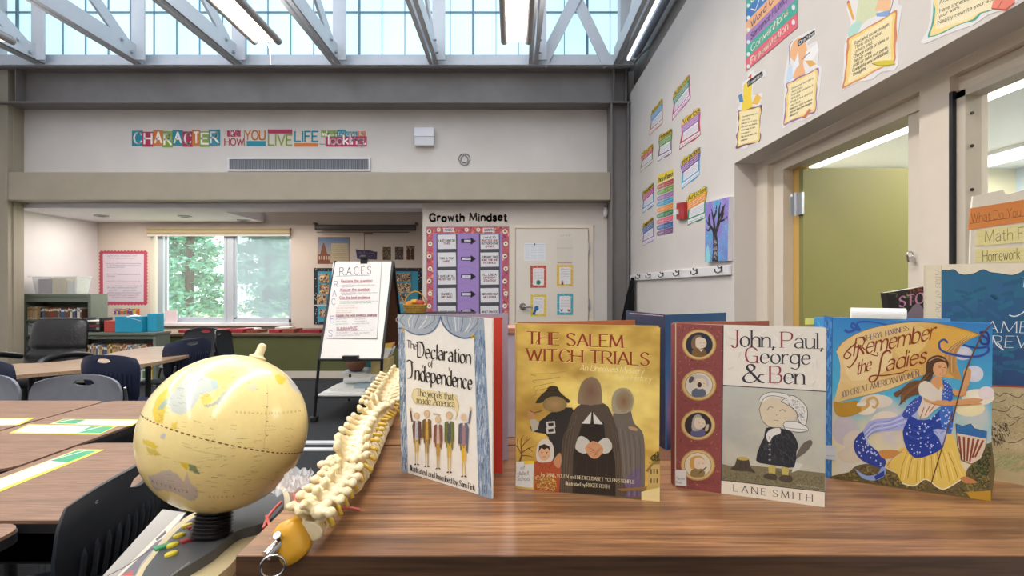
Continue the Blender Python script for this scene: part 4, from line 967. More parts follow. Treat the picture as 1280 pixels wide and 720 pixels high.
# ---------------------------------------------------------------- cover 2
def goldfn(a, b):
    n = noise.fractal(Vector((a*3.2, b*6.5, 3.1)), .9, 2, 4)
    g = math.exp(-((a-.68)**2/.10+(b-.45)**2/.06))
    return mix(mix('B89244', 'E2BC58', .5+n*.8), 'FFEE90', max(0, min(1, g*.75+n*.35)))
def cover2(A):
    A.crop(640, 395, 6.263); q = [(38, 60), (1160, 90), (1149, 1450), (30, 1347)]
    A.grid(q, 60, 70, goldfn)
    sp = dict(nib=(R(12), .18), w=.075, serif=.36, track=.14)
    for dx, dy, c, w in ((3, 2, 'F2DC84', .13), (0, 0, '96351A', .075)):
        z = dict(sp); z['w'] = w
        A.text('THE SALEM', (120+dx, 218+dy), (866+dx, 248+dy), 96, c, **z); A.text('WITCH TRIALS', (116+dx, 346+dy), (1072+dx, 388+dy), 92, c, **z, h1=100)
        A.line([(188+dx, 218+dy), (200+dx, 190+dy), (235+dx, 172+dy), (300+dx, 172+dy)], 6, c, 4); A.line([(445+dx, 300+dy), (490+dx, 312+dy), (555+dx, 320+dy)], 6, c, 4)
    it = dict(nib=(R(25), .11), w=.07, shear=.25, track=.14, serif=.15)
    A.text('An Unsolved Mystery', (532, 424), (1030, 450), 44, 'F8EAB4', **it); A.text('from History', (800, 494), (1090, 510), 42, 'F4E2A4', **it)
    for k in range(5): A.line([(160+k*8, 690-k*55), (200-k*12, 655-k*50), (150+k*40, 630-k*45), (230+k*50, 610-k*45)], 4, 'A08C58', 6)
    A.poly([(184, 678), (225, 620), (266, 585), (285, 556), (320, 545), (358, 556), (372, 590), (415, 630), (452, 660), (440, 682), (380, 660), (290, 655), (230, 680)], '3E3324', 3)
    A.line([(266, 590), (320, 580), (374, 594)], 7, '241C14', 4)
    A.crop(640, 500, 5.33)
    # right woman
    A.poly([(690, 60), (740, 30), (790, 70), (812, 150), (860, 200), (880, 260), (885, 420), (870, 670), (740, 660), (725, 350), (700, 230), (672, 120)], '6E665E', 3)
    A.poly([(800, 470), (860, 430), (866, 664), (735, 656), (740, 560)], '6C5C7C')
    for k in range(9): A.line([(700+k*18, 180+k*8), (720+k*17, 330), (735+k*15, 480+k*6)], 3, ('57504A', '857C72')[k % 2], 4)
    for k in range(6): A.line([(745+k*18, 580), (742+k*18, 656)], 5, ('8A7A9C', '54466A')[k % 2])
    A.ell(806, 190, 34, 12, 'B9906E', 12, .3)
    # man at left
    A.poly([(225, 110), (300, 60), (400, 50), (410, 110), (390, 220), (350, 260), (340, 420), (250, 420), (245, 250), (190, 220), (130, 205), (128, 160), (170, 150)], '332F2E', 2)
    A.poly([(118, 130), (150, 125), (182, 150), (172, 195), (135, 212)], 'B9B2A6'); A.ell(130, 96, 26, 34, 'BE8C5E', 14); A.line([(120, 70), (150, 85), (200, 72)], 5, '5A3A22')
    for y in (160, 200): A.poly([(225, y-15), (285, y-20), (290, y+20), (232, y+25)], 'CFC9BE'); A.poly([(240, y-6), (276, y-10), (278, y+10), (244, y+14)], '2A2626')
    # centre woman
    A.poly([(455, 30), (535, 5), (625, 30), (664, 90), (700, 200), (722, 320), (735, 500), (735, 662), (318, 632), (325, 430), (335, 300), (372, 180), (405, 80)], '564A3F', 3)
    A.poly([(468, 150), (612, 150), (622, 260), (668, 320), (690, 420), (690, 652), (402, 632), (408, 360), (440, 250)], '2D2621')
    for k in range(8): A.line([(430+k*34, 390), (420+k*36, 520), (418+k*37, 640)], 3, ('3D342D', '221C18')[k % 2], 4)
    for k in range(7):
        A.line([(440-k*6, 60+k*20), (400-k*10, 260), (370-k*7, 600)], 3, ('6A5D50', '463B32')[k % 2], 4); A.line([(630+k*5, 60+k*22), (680+k*6, 280), (700+k*5, 640)], 3, ('6A5D50', '463B32')[k % 2], 4)
    A.poly([(466, 156), (530, 78), (522, 158)], 'DAD7CE'); A.poly([(546, 158), (540, 82), (606, 162)], 'DAD7CE'); A.line([(534, 78), (536, 160)], 9, '241F1C')
    A.poly([(424, 300), (445, 246), (480, 244), (522, 286), (500, 350), (462, 352), (428, 330)], 'C9C6BE', 3); A.poly([(572, 288), (625, 250), (660, 280), (666, 320), (640, 352), (598, 350)], 'C9C6BE', 3)
    A.poly([(490, 310), (540, 272), (600, 305), (606, 345), (570, 385), (530, 385), (495, 345)], 'CB956E', 3)
    for k in range(4): A.line([(505+k*10, 315+k*14), (545+k*9, 330+k*12)], 2.4, '8A5A3E'); A.line([(595-k*8, 318+k*12), (560-k*6, 340+k*12)], 2.4, '8A5A3E')
    # child
    A.poly([(150, 410), (235, 390), (322, 415), (326, 470), (312, 628), (150, 600)], 'AC5030'); A.poly([(165, 400), (170, 300), (215, 258), (255, 272), (278, 320), (272, 398), (222, 415)], 'D3CEC4', 3)
    A.ell(216, 352, 40, 52, 'D8AC88'); A.poly([(178, 345), (182, 305), (216, 292), (250, 308), (256, 345), (238, 318), (216, 330), (196, 318)], '33241C')
    for x in (200, 232): A.ell(x, 350, 6, 4, '2A2220', 8)
    A.line([(206, 378), (226, 378)], 3.5, 'A0553E'); A.line([(180, 420), (205, 450), (222, 425), (245, 452), (270, 418)], 4, '7A3018')
    A.hatch([(152, 500), (300, 500), (296, 612), (152, 592)], ['C9A24E', '8E6A30', 'E0C27A', 'A8803C'], 160, 26, 4, 0, 1.5, 9)
    A.poly([(278, 400), (320, 350), (330, 400), (318, 450), (290, 440)], 'C08A64', 3)
    # tree, town
    tr = '6A4A2A'
    A.line([(52, 410), (66, 360), (60, 300)], 14, tr, 4, 6)
    for p in ('64,360 40,310 36,250', '62,320 90,280 130,250', '66,350 110,320 150,310', '60,300 62,260 80,232', '42,320 20,290', '92,282 96,240', '112,320 140,345', '66,370 100,370 140,380'): A.line(p, 7, tr, 4, 2)
    A.poly([(905, 470), (940, 420), (985, 420), (985, 585), (905, 580)], 'C3A866'); A.poly([(890, 470), (935, 415), (985, 400), (985, 425), (940, 430), (905, 480)], '8E7440')
    for x in (922, 942, 962): A.rect(x, 458, x+9, 490, '5E5034'); A.rect(x, 520, x+9, 552, '5E5034')
    A.hatch([(905, 430), (925, 370), (985, 330), (985, 400), (930, 420)], ['4E4A26', '6A5C2E', '3E3A20'], 60, 16, 6, 1, 1.5, 4)
    A.poly([(862, 610), (985, 580), (984, 676), (862, 664)], 'E8D59A'); A.poly([(150, 600), (320, 632), (735, 662), (860, 668), (860, 640), (700, 640), (330, 612)], '6A5A44')
    # sticker and credits
    A.poly([(28, 410), (148, 404), (140, 586), (24, 572)], 'DADBDB'); A.poly([(82, 406), (150, 404), (149, 424), (80, 428)], 'E8C82E')
    A.text('of', (58, 462), (86, 460), 24, '4A4A50', .09); A.text('ddell', (38, 500), (112, 498), 26, '4A4A50', .09); A.text('School', (36, 534), (120, 536), 26, '4A4A50', .09)
    cr = dict(nib=(R(10), .12), w=.06, serif=.25, track=.16)
    A.text('by JANE YOLEN and HEIDI ELISABET YOLEN STEMPLE', (195, 505), (815, 556), 23, 'EADFB8', **cr); A.text('Illustrated by ROGER ROTH', (358, 564), (646, 588), 24, 'EADFB8', **cr)
    A.poly([(700, 590), (900, 575), (895, 600), (730, 606)], '8E6A3A')
    # out-of-focus heads
    A.crop(640, 395, 6.263)
    A.poly([(512, 665), (530, 560), (560, 505), (612, 476), (662, 490), (696, 545), (705, 660), (690, 690), (540, 690)], '8E7A60', 3)
    A.blur(618, 590, 82, 110, '8A745C', '7A5A48'); A.blur(335, 690, 95, 62, '8C7848', 'B08A60'); A.poly([(780, 700), (785, 630), (815, 580), (860, 562), (915, 575), (950, 640), (940, 720), (900, 760), (800, 760)], 'A39880', 3); A.blur(876, 665, 66, 86, '9A8C70', '84603E')
b2 = thing('standing_book', 'gold storybook about witch trials with blurred hooded figures, standing half open', 'book', (.12, .87, ZT))
s_, f_, k_ = (.0065, .878), (.236, .8234), (.23, .956); h2 = .2815
panel('front_cover', s_, f_, h2, .003, 'C9A24A', 'DCCB96', b2, cover2)
panel('back_cover', (s_[0]+.003, s_[1]+.016), k_, h2+.001, .003, 'A8623A', 'B8643A', b2, None, SATIN)
MB().hexa([(s_[0], s_[1]+.002, ZT), (s_[0]-.001, s_[1]+.018, ZT), (s_[0]-.001, s_[1]+.018, ZT+h2), (s_[0], s_[1]+.002, ZT+h2)], (.003, .001, 0)).build('spine', mat('tan_spine', 'CFAE6A', .6), b2)
pagewedge([(s_[0]+.005, s_[1]+.004), (f_[0]-.006, f_[1]+.006), (f_[0]-.008, f_[1]+.022), (s_[0]+.005, s_[1]+.013)], h2, b2)

# ---------------------------------------------------------------- cover 3
def cover3(A):
    A.crop(840, 395, 6); T = lambda x, y: ((x/5.145)*6, (105+y/5.145)*6)
    red = [(25, 56), (383, 68), T(318, 601), T(20, 560)]; A.poly(red, '8A4846')
    A.hatch(red, ['9E5148', '7A3836', 'B5664E', '70302F'], 260, 22, 5, .5, 1.6, 3); A.hatch(red, ['D9A86A', 'C9905A'], 55, 9, 5, .5, 1.6, 8)
    A.line([(28, 56), T(22, 560)], 8, 'C9B49A')
    A.poly([(383, 68), (1158, 90), (1155, 565), (383, 520)], 'E6E0D6'); A.hatch([(400, 90), (1140, 110), (1140, 550), (400, 505)], ['DAD3C8', 'ECE7DE'], 60, 60, 8, .2, 1.5, 2)
    A.grid([(383, 522), (1155, 567), T(984, 585), T(322, 515)], 40, 40, lambda a, b: mix(mix('B9BDB8', 'A5A398', b), 'C9C5B4', max(0, min(1, .4+noise.fractal(Vector((a*3, b*3, 7)), 1, 2, 4)*.6))))
    A.poly([T(322, 410), T(380, 425), T(500, 420), T(600, 430), T(800, 450), T(984, 470), T(982, 585), T(322, 515)], '7A7358')
    A.hatch([T(322, 425), T(980, 480), T(980, 580), T(322, 512)], ['6A6248', '8A8264', '5E5842'], 220, 24, 6, .3, 1.2, 6)
    A.line([(383, 520), (1155, 566)], 7, '33333A'); A.line([(384, 68), T(318, 601)], 8, '2F3440')
    A.poly([T(318, 515), T(982, 592), T(981, 690), T(316, 600)], 'E6DDCE'); A.line([T(318, 515), T(984, 590)], 6, '3A3838')
    N1, R1 = '34353E', '8E3844'
    rm = dict(nib=(R(12), .12), w=.05, serif=.30, track=.13)
    A.text('John,', (448, 226), (764, 236), 122, N1, cols=[R1, N1, N1, N1, N1], **rm); A.text('Paul,', (822, 236), (1128, 246), 116, N1, cols=[R1, N1, N1, N1, N1], **rm)
    A.text('George', (550, 350), (1034, 364), 116, N1, cols=[R1]+[N1]*5, **rm)
    A.text('&', (530, 497), (690, 500), 136, N1, nib=(R(20), .15), w=.06); A.text('Ben', (735, 500), (990, 512), 124, N1, cols=[R1, N1, N1], **rm)
    A.text('LANE SMITH', T(396, 586), T(902, 652), 50, '332E2C', nib=(R(5), .13), w=.05, serif=.34, track=.42)
    for i, (cx, cy, rx, ry) in enumerate(((204, 215, 128, 114), (202, 518, 130, 116), (*T(168, 160), 128, 114), (*T(166, 418), 128, 116))):
        A.ell(cx, cy, rx, ry, 'B8955A', 40); A.ell(cx, cy, rx*.93, ry*.93, 'D2B47A', 40); A.ell(cx, cy, rx*.80, ry*.82, '7A5A34', 40); A.ell(cx, cy, rx*.77, ry*.79, ('262E40', 'D2CBC0', '2E2A2C', 'D6CDB8')[i], 40)
        coat = ('7A5A34', '5E6678', '5A5C86', '8A7448')[i]
        A.poly([(cx-50, cy+80), (cx-52, cy+45), (cx-20, cy+22), (cx+24, cy+24), (cx+52, cy+50), (cx+46, cy+80), (cx, cy+90)], coat, 3)
        if i == 0: A.poly([(cx-58, cy+20), (cx-54, cy-40), (cx-20, cy-72), (cx+20, cy-66), (cx-10, cy-30), (cx-22, cy+34)], '7C6248', 3)
        if i == 1: A.poly([(cx-72, cy-30), (cx-50, cy-76), (cx+46, cy-70), (cx+76, cy-20), (cx+66, cy+16), (cx+40, cy-10)], 'BDB6AE', 3); A.poly([(cx-78, cy-30), (cx-60, cy-66), (cx-34, cy-52), (cx-62, cy-14)], '5A524E', 3)
        if i == 2: A.poly([(cx-44, cy+40), (cx-40, cy-50), (cx, cy-80), (cx+34, cy-50), (cx+30, cy+30)], 'A8A29A', 3)
        if i == 3: A.poly([(cx-60, cy+10), (cx-50, cy-56), (cx+20, cy-70), (cx+52, cy-30), (cx, cy-20), (cx-30, cy+30)], 'C99C4A', 3)
        A.poly([(cx-26, cy+10), (cx-24, cy-46), (cx+12, cy-56), (cx+50, cy-36), (cx+52, cy+10), (cx+20, cy+28), (cx-8, cy+28)], 'D9C8B4', 3)
        A.line([(cx+30, cy-14), (cx+44, cy-12)], 3, '7A6A5A'); A.line([(cx+4, cy-14), (cx+16, cy-14)], 3, '7A6A5A')
        if i == 1: A.ell(cx+4, cy-2, 17, 20, '3A2A2A', 14)
        elif i == 3: A.line([(cx+10, cy+60), (cx+66, cy+14)], 9, '5A4A3A')
        else: A.line([(cx+14, cy+8), (cx+34, cy+8)], 3, '8A5A4A')
        if i == 2: A.poly([(cx+50, cy+40), (cx+66, cy-4), (cx+82, cy+2), (cx+70, cy+44)], 'C9B49E', 3)
        if i == 0: A.poly([(cx-4, cy+34), (cx+16, cy+54), (cx+30, cy+34)], 'D8D4CC')
        A.scrawl((cx-90, cy+160 if i != 3 else cy+134), (cx+90, cy+162 if i != 3 else cy+140), 20, '6A2C30', 3, i)
    # boy with the axe
    A.crop(840, 500, 5.145)
    A.poly([(372, 445), (405, 415), (418, 372), (450, 366), (494, 378), (505, 430), (540, 470), (480, 455), (430, 455)], '4A4038'); A.ell(456, 376, 38, 12, 'B8A05A', 18, .08); A.line([(440, 400), (436, 440)], 3, '2E2824'); A.line([(470, 400), (478, 445)], 3, '2E2824')
    A.poly([(790, 390), (815, 320), (848, 275), (890, 256), (902, 280), (866, 330), (806, 374)], '6A625A', 3); A.poly([(768, 466), (795, 400), (842, 414), (812, 450)], 'CFCDC8')
    for x in (640, 725): A.poly([(x-22, 420), (x+26, 424), (x+24, 484), (x-18, 478)], 'BDAE62')
    A.poly([(585, 494), (612, 470), (668, 478), (672, 512), (630, 512)], '4E4438', 2); A.poly([(686, 510), (706, 484), (768, 488), (772, 524), (730, 530)], '4E4438', 2)
    A.poly([(540, 388), (566, 290), (592, 240), (602, 182), (650, 176), (720, 186), (770, 206), (812, 286), (800, 330), (786, 432), (700, 424), (600, 410)], '2B2D33', 2)
    A.hatch([(560, 380), (590, 250), (610, 195), (740, 200), (795, 290), (780, 425)], ['3E4048', '1E2026', '4A4C54'], 160, 30, 4, 1.3, .5, 7)
    A.poly([(604, 230), (630, 190), (690, 180), (696, 214), (650, 232), (625, 272)], 'DAD8D2', 3)
    for y in (285, 318, 350, 384): A.ell(628, y, 9, 7, '8A8A8E', 8)
    A.line([(720, 270), (770, 320)], 5, '16181C')
    A.poly([(560, 60), (590, -10), (650, -28), (740, -10), (790, 40), (802, 90), (780, 140), (700, 176), (630, 172), (580, 130)], 'D6C8AE', 4)
    A.poly([(700, 10), (760, -30), (820, -5), (866, 50), (870, 110), (852, 166), (812, 128), (800, 80), (760, 40)], 'DDDBD6', 3); A.hatch([(720, 0), (800, -10), (860, 60), (850, 150), (805, 100)], ['8E8A88', 'B9B6B2', '6E6A6A'], 80, 16, 2.6, .9, .8, 2); A.line([(700, 10), (760, -30), (820, -5), (866, 50), (870, 110), (852, 166), (812, 128), (800, 80), (760, 40), (700, 10)], 4, '4A4644', 4)
    A.poly([(560, 0), (580, -30), (640, -52), (730, -40), (760, -20), (700, -10), (640, -20), (590, 10)], 'DDDBD6', 3); A.line([(560, 0), (580, -30), (640, -52), (730, -40), (760, -20)], 3.5, '5A5654', 4)
    A.poly([(714, 160), (735, 136), (800, 140), (866, 172), (872, 196), (810, 206), (735, 190)], 'DEDCD8', 3); A.line([(714, 160), (735, 136), (800, 140), (866, 172), (872, 196), (810, 206), (735, 190), (714, 160)], 3.5, '5A5654', 4); A.line([(718, 160), (740, 178), (868, 190)], 3, '5E5A58', 4)
    A.line([(560, 60), (590, -10), (650, -28), (740, -10)], 3.5, '4A4440', 4); A.line([(562, 60), (580, 130), (630, 172), (700, 176)], 3.5, '5A5048', 4)
    A.line([(612, 66), (630, 42), (650, 50)], 5, '8A7A68', 4); A.line([(690, 72), (712, 60), (730, 76)], 5, '8A7A68', 4); A.ell(672, 96, 5, 5, 'B09A80', 8); A.line([(655, 128), (685, 132)], 3, '9A7A68')
    A.scrawl((800, 552), (945, 572), 20, 'C9C4B0', 2, 3)
    A.poly([(22, 446), (92, 450), (94, 552), (24, 548)], 'D9D9D9'); A.text('Taylor', (26, 510), (84, 512), 16, '5A5A60', .1); A.text('Read', (26, 534), (62, 536), 15, '5A5A60', .1)
b3 = thing('standing_book', 'storybook with red portrait strip and big-headed boy on its cover, standing half open', 'book', (.38, .85, ZT))
s_, f_, k_ = (.281, .8816), (.489, .801), (.4747, .945); h3 = .281
panel('front_cover', s_, f_, h3, .003, 'D8D1C6', 'D9CFC2', b3, cover3, SATIN)
panel('back_cover', (s_[0]+.004, s_[1]+.018), k_, h3+.001, .003, '9A5A4A', 'B99A80', b3, None, SATIN)
MB().hexa([(s_[0], s_[1]+.002, ZT), (s_[0]-.001, s_[1]+.02, ZT), (s_[0]-.001, s_[1]+.02, ZT+h3), (s_[0], s_[1]+.002, ZT+h3)], (.003, .001, 0)).build('spine', mat('maroon_spine', '8C4340', .6), b3)
pagewedge([(s_[0]+.006, s_[1]+.004), (f_[0]-.006, f_[1]+.007), (f_[0]-.008, f_[1]+.02), (s_[0]+.006, s_[1]+.015)], h3, b3)

# ---------------------------------------------------------------- cover 4
def skyfn(a, b):
    n = noise.fractal(Vector((a*4, b*4, 11)), .9, 2, 4)
    base = mix(mix('2E7CC0', '4FB0D2', min(1, b*2.2)), mix('D8D4C8', 'E4D58E', max(0, min(1, .5+n))), max(0, min(1, (b-.42)*3+n*.5)))
    return mix(base, 'C3BFD6', max(0, min(.8, n*.9*(b > .3))))
def cover4(A):
    A.crop(1030, 390, 5.818); G = lambda x, y: (x*1.2121, (100+y/4.8)*5.818)
    A.grid([(62, 40), (1226, 92), G(1001, 656), G(44, 520)], 64, 64, skyfn)
    A.poly([(0, 24), (60, 38), G(44, 520), G(6, 520)], '3A78BE'); A.hatch([(2, 40), (56, 50), G(40, 510), G(8, 510)], ['2E62A8', '5E9CD6', '4A8ACA'], 120, 50, 8, PI/2, .3, 4); A.line([(60, 38), G(44, 520)], 5, '1E4A86')
    for cx, cy, rx, ry, c in ((1090, 450, 70, 60, 'DCD8E2'), (1010, 300, 70, 50, 'D6D0DC'), (1120, 620, 120, 60, 'EDE6D2'), (1180, 590, 60, 50, 'E9D9DE'), (1060, 700, 110, 60, 'EFE2B0'), (380, 650, 120, 50, 'DCD2C6'), (300, 700, 80, 50, 'EFE6D0'), (150, 860, 90, 110, 'C3BBC9'), (230, 940, 90, 80, 'D9CFC0'), (450, 800, 110, 80, 'E6D9C6'), (200, 1040, 100, 60, 'D8CCB8')):
        A.blur(cx, cy, rx, ry, mix(c, '8FB6CE', .35) if cy < 560 else mix(c, 'C9C0B0', .3), c, 4)
    rb = '2A3C8E'
    A.line([(150, 130), (180, 145), (235, 120), (210, 80), (200, 110), (260, 130), (240, 80), (330, 70), (470, 95)], 20, '2C51A4', 6, 10)
    ban = [(88, 285), (130, 225), (210, 170), (330, 122), (470, 92), (620, 74), (780, 76), (900, 96), (1030, 128), (1138, 164), (1060, 198), (1000, 240), (965, 300), (965, 380), (1002, 495), (930, 480), (850, 470), (760, 450), (690, 470), (600, 510), (480, 560), (330, 600), (200, 630), (72, 668), (90, 580), (118, 480), (120, 390), (104, 320)]
    def bc(u, v):
        t = max(0, min(1, (u-100)/900)); n = noise.noise(Vector((u*.006, v*.006, 2)))
        return mix(mix('DDBE82', 'CE9A3E', t), 'F0DCA8', max(0, .45-abs(t-.45)+n*.3))
    A.poly(ban, bc)
    A.poly([(700, 120), (900, 120), (1100, 165), (1000, 230), (930, 320), (800, 260)], 'D9A848', 3); A.poly([(540, 110), (700, 100), (760, 200), (640, 330), (520, 300)], 'DFBE76', 3); A.poly([(150, 300), (330, 230), (480, 250), (460, 420), (200, 500)], 'E4CB98', 3)
    A.poly([(1060, 190), (1000, 240), (962, 310), (962, 400), (1000, 492), (900, 440), (880, 330), (930, 240)], 'B98A4C', 2)
    for k in range(6): A.line([(1090-k*12, 176), (960-k*18, 270+k*6), (940-k*12, 440)], 3, ('8E6A3A', 'DDBB7A')[k % 2], 5)
    A.line(ban[:10], 5, '8A6430', 3); A.line(ban[17:24], 4, '9A7840', 3)
    A.line([(1138, 164), (1190, 200), (1180, 250), (1100, 260), (1010, 238)], 20, rb, 6, 12); A.line([(1130, 150), (1185, 150), (1196, 220), (1150, 230), (1128, 180)], 16, '22337E', 6)
    A.line([(900, 225), (872, 200), (838, 225), (850, 275), (920, 305), (1040, 325), (1140, 318), (1196, 280), (1180, 240)], 14, '2E4A9E', 6, 20)
    up = (-.05, -1)
    A.text('CHERYL HARNESS', (286, 214), (616, 132), 40, '4A3A6A', nib=(R(15), .12), w=.05, serif=.2, track=.14, up=up, h1=34)
    br = '84371F'; cal = dict(nib=(R(35), .13), w=.06, shear=.22, track=.10)
    A.text('Remember', (215, 318), (805, 190), 122, br, up=up, **cal, sag=-6)
    A.line([(238, 222), (180, 270), (145, 320), (168, 340), (196, 310), (172, 290)], 10, br, 6); A.line([(252, 236), (238, 330), (190, 400), (168, 395)], 14, br, 6, 6); A.line([(262, 240), (330, 300), (388, 318), (384, 292)], 10, br, 6, 5)
    A.line([(655, 120), (640, 215)], 13, br); A.text('the', (236, 458), (338, 420), 96, br, up=up, **cal)
    A.text('adies', (452, 428), (738, 366), 118, br, up=up, **cal)
    A.line([(484, 300), (470, 280), (432, 300), (412, 360), (400, 440), (375, 495), (340, 508), (328, 480), (360, 462), (430, 462), (500, 452), (580, 438)], 15, br, 6, 8); A.line([(574, 440), (600, 425), (680, 416)], 7, br, 5, 3)
    A.text('100 GREAT AMERICAN WOMEN', (130, 622), (690, 466), 44, '6A5A5E', nib=(R(15), .11), w=.05, serif=.2, track=.16, up=up)
    # scroll end
    A.crop(1030, 490, 4.8)
    A.poly([(58, 60), (110, 64), (200, 50), (196, 84), (250, 90), (200, 130), (120, 150), (70, 130)], 'B88C2E', 3); A.line([(225, 105), (262, 80), (262, 48), (300, 34), (322, 62), (304, 94), (288, 82)], 22, 'D2A962', 6, 10)
    # ground
    A.poly([(45, 520), (60, 500), (150, 480), (180, 450), (250, 430), (360, 450), (470, 500), (800, 520), (860, 460), (930, 380), (1005, 300), (1001, 656), (700, 640), (300, 560)], '6A5A38', 2)
    A.hatch([(60, 512), (250, 440), (470, 510), (840, 520), (1000, 320), (998, 640), (600, 590)], ['4E4A2A', '8A7440', '3A3A28', '9A8848', '56603A'], 380, 26, 6, .3, 1.2, 3)
    A.poly([(850, 600), (1000, 590), (1001, 655), (880, 636)], 'B98E2E')
    A.hatch([(860, 470), (960, 330), (1003, 300), (1002, 500), (900, 500)], ['2E3424', '4A5030', '5E6A3A', '22281C'], 170, 16, 7, 1, 1.5, 6)
    # trailing blue-white scarf
    A.poly([(505, 95), (430, 148), (330, 160), (270, 180), (235, 230), (215, 260), (250, 300), (280, 250), (330, 240), (420, 230), (520, 205), (560, 150)], 'A8AEE0', 3)
    for k in range(5): A.line([(520, 110+k*18), (400, 170+k*12), (300, 185+k*14), (245, 240+k*12)], 3, ('6E78C4', 'DADCF2')[k % 2], 5)
    A.poly([(232, 236), (185, 285), (180, 340), (210, 395), (270, 432), (350, 455), (372, 420), (345, 375), (290, 330), (250, 290)], '28409A', 3)
    A.poly([(186, 460), (250, 500), (320, 490), (345, 450), (370, 460), (360, 505), (300, 530), (230, 515)], '8FA6DC', 3); A.poly([(300, 505), (360, 470), (362, 502), (310, 528)], '28409A')
    # dress
    A.poly([(470, 330), (420, 390), (365, 440), (430, 480), (470, 545), (540, 562), (610, 520), (690, 575), (740, 575), (850, 500), (820, 430), (790, 300), (740, 240), (600, 330)], 'E2C260', 3)
    A.poly([(440, 350), (330, 352), (360, 400), (450, 380)], 'C88A4A', 3)
    for k in range(16): A.line([(505+k*17, 345+(k % 3)*8), (470+k*22, 440), (452+k*25, 540-(k % 4)*12)], 4, ('B98E3A', 'F0DC92', 'A8743A', 'EBD08A')[k % 4], 5)
    for k in range(4): A.line([(478-k*4, 345+k*6), (420-k*6, 390+k*8), (380+k*4, 440+k*8)], 5, ('B06A3A', 'E9C98A')[k % 2], 5)
    A.line([(465, 545), (540, 562), (610, 522), (690, 576), (745, 572), (850, 505)], 6, 'EFE9DC', 4)
    A.poly([(815, 520), (850, 505), (905, 530), (912, 545), (850, 545)], 'BE8050', 3)
    # shield
    A.poly([(790, 190), (830, 205), (880, 190), (900, 215), (975, 235), (968, 330), (940, 400), (885, 432), (830, 410), (800, 320)], 'D9C4AE'); 
    for k in range(6): A.poly([(802+k*29, 262+k*5), (816+k*29, 264+k*5), (830+k*16, 412+k*2-(k > 3)*k*6), (820+k*16, 408+k*2-(k > 3)*k*6)], '8A4028')
    A.poly([(790, 190), (830, 205), (880, 190), (900, 218), (975, 236), (972, 280), (880, 262), (796, 246)], '2F6AA8'); A.line([(790, 190), (830, 205), (880, 190), (900, 218), (975, 236), (968, 330), (940, 400), (885, 432), (830, 410), (800, 320), (790, 190)], 4, '4A3A3A')
    # bodice, sash
    A.poly([(580, 40), (610, -30), (700, -20), (720, 60), (660, 110), (600, 160), (560, 120)], 'D9CDBE', 3)
    for k in range(5): A.line([(600+k*18, 90-k*6), (575+k*14, 160-k*10)], 6, ('B06A4E', 'E9D6B8')[k % 2])
    A.poly([(560, 30), (590, 20), (575, 80), (540, 130), (490, 160), (470, 130), (520, 60)], '3A4FA8', 3)
    A.poly([(515, 140), (560, 165), (640, 160), (700, 100), (735, 110), (760, 250), (735, 245), (715, 330), (640, 375), (545, 395), (490, 330), (472, 240), (490, 190)], '223E9C', 2)
    A.poly([(700, -40), (735, -45), (765, 30), (775, 140), (762, 250), (715, 225), (690, 130), (710, 60)], '3A6ABE', 2)
    A.poly([(650, 225), (720, 225), (740, 245), (712, 330), (690, 280)], 'A9B4DE', 2); A.line([(650, 230), (690, 250), (720, 232)], 3, '5A6AAE')
    for k in range(5): A.line([(500, 190+k*22), (570, 215+k*22), (660, 170+k*24)], 3.4, ('16286A', '4A68C0')[k % 2], 5)
    rs_ = random.Random(5)
    def stars(poly_, n, r=5):
        xs = [p[0] for p in poly_]; ys = [p[1] for p in poly_]; m = 0
        A.k += 1
        while m < n:
            x, y = rs_.uniform(min(xs), max(xs)), rs_.uniform(min(ys), max(ys)); c = False; j = len(poly_)-1
            for i in range(len(poly_)):
                if (poly_[i][1] > y) != (poly_[j][1] > y) and x < (poly_[j][0]-poly_[i][0])*(y-poly_[i][1])/(poly_[j][1]-poly_[i][1])+poly_[i][0]: c = not c
                j = i
            if c: A.poly([(x+r*math.cos(q*PI/3), y+r*math.sin(q*PI/3)) for q in range(6)], 'C9D2F0', up=False); m += 1
    stars([(495, 200), (700, 130), (735, 240), (640, 365), (550, 380), (490, 320)], 44); stars([(715, -30), (760, 60), (765, 230), (715, 210)], 22); stars([(236, 245), (190, 300), (215, 390), (345, 445), (345, 380)], 40); stars([(500, 70), (570, 40), (550, 110), (490, 150)], 12, 4)
    # arms and head
    sk, skd = 'D29A66', 'A86C40'
    A.poly([(600, 20), (650, 40), (700, 50), (850, 40), (900, 35), (955, 45), (925, 62), (950, 70), (880, 78), (720, 84), (640, 70), (600, 50)], sk, 3); A.line([(640, 66), (720, 82), (880, 74)], 4, skd, 4)
    A.crop(1030, 390, 5.818)
    A.poly([(935, 590), (940, 560), (990, 570), (1012, 520), (1010, 440), (1030, 405), (1066, 420), (1062, 490), (1040, 560), (1020, 612), (960, 612)], sk, 3); A.line([(945, 605), (1015, 606), (1045, 540)], 4, skd, 4)
    hr_ = '4E3420'
    A.poly([(740, 400), (755, 345), (810, 315), (870, 325), (905, 370), (895, 410), (860, 420), (800, 440), (770, 500), (700, 500), (735, 450)], hr_, 3)
    A.poly([(690, 495), (620, 510), (560, 560), (505, 590), (530, 620), (560, 600), (555, 650), (545, 680), (590, 640), (640, 610), (700, 590), (740, 520)], '6E4A2C', 3)
    for k in range(8): A.line([(770-k*6, 440+k*8), (690-k*8, 510+k*8), (600-k*4, 560+k*9), (540+k*8, 600+k*8)], 4, ('3A2616', '9A6A3C')[k % 2], 5)
    A.poly([(792, 430), (800, 380), (840, 360), (885, 372), (893, 410), (880, 455), (850, 474), (820, 468)], 'D8A274', 3)
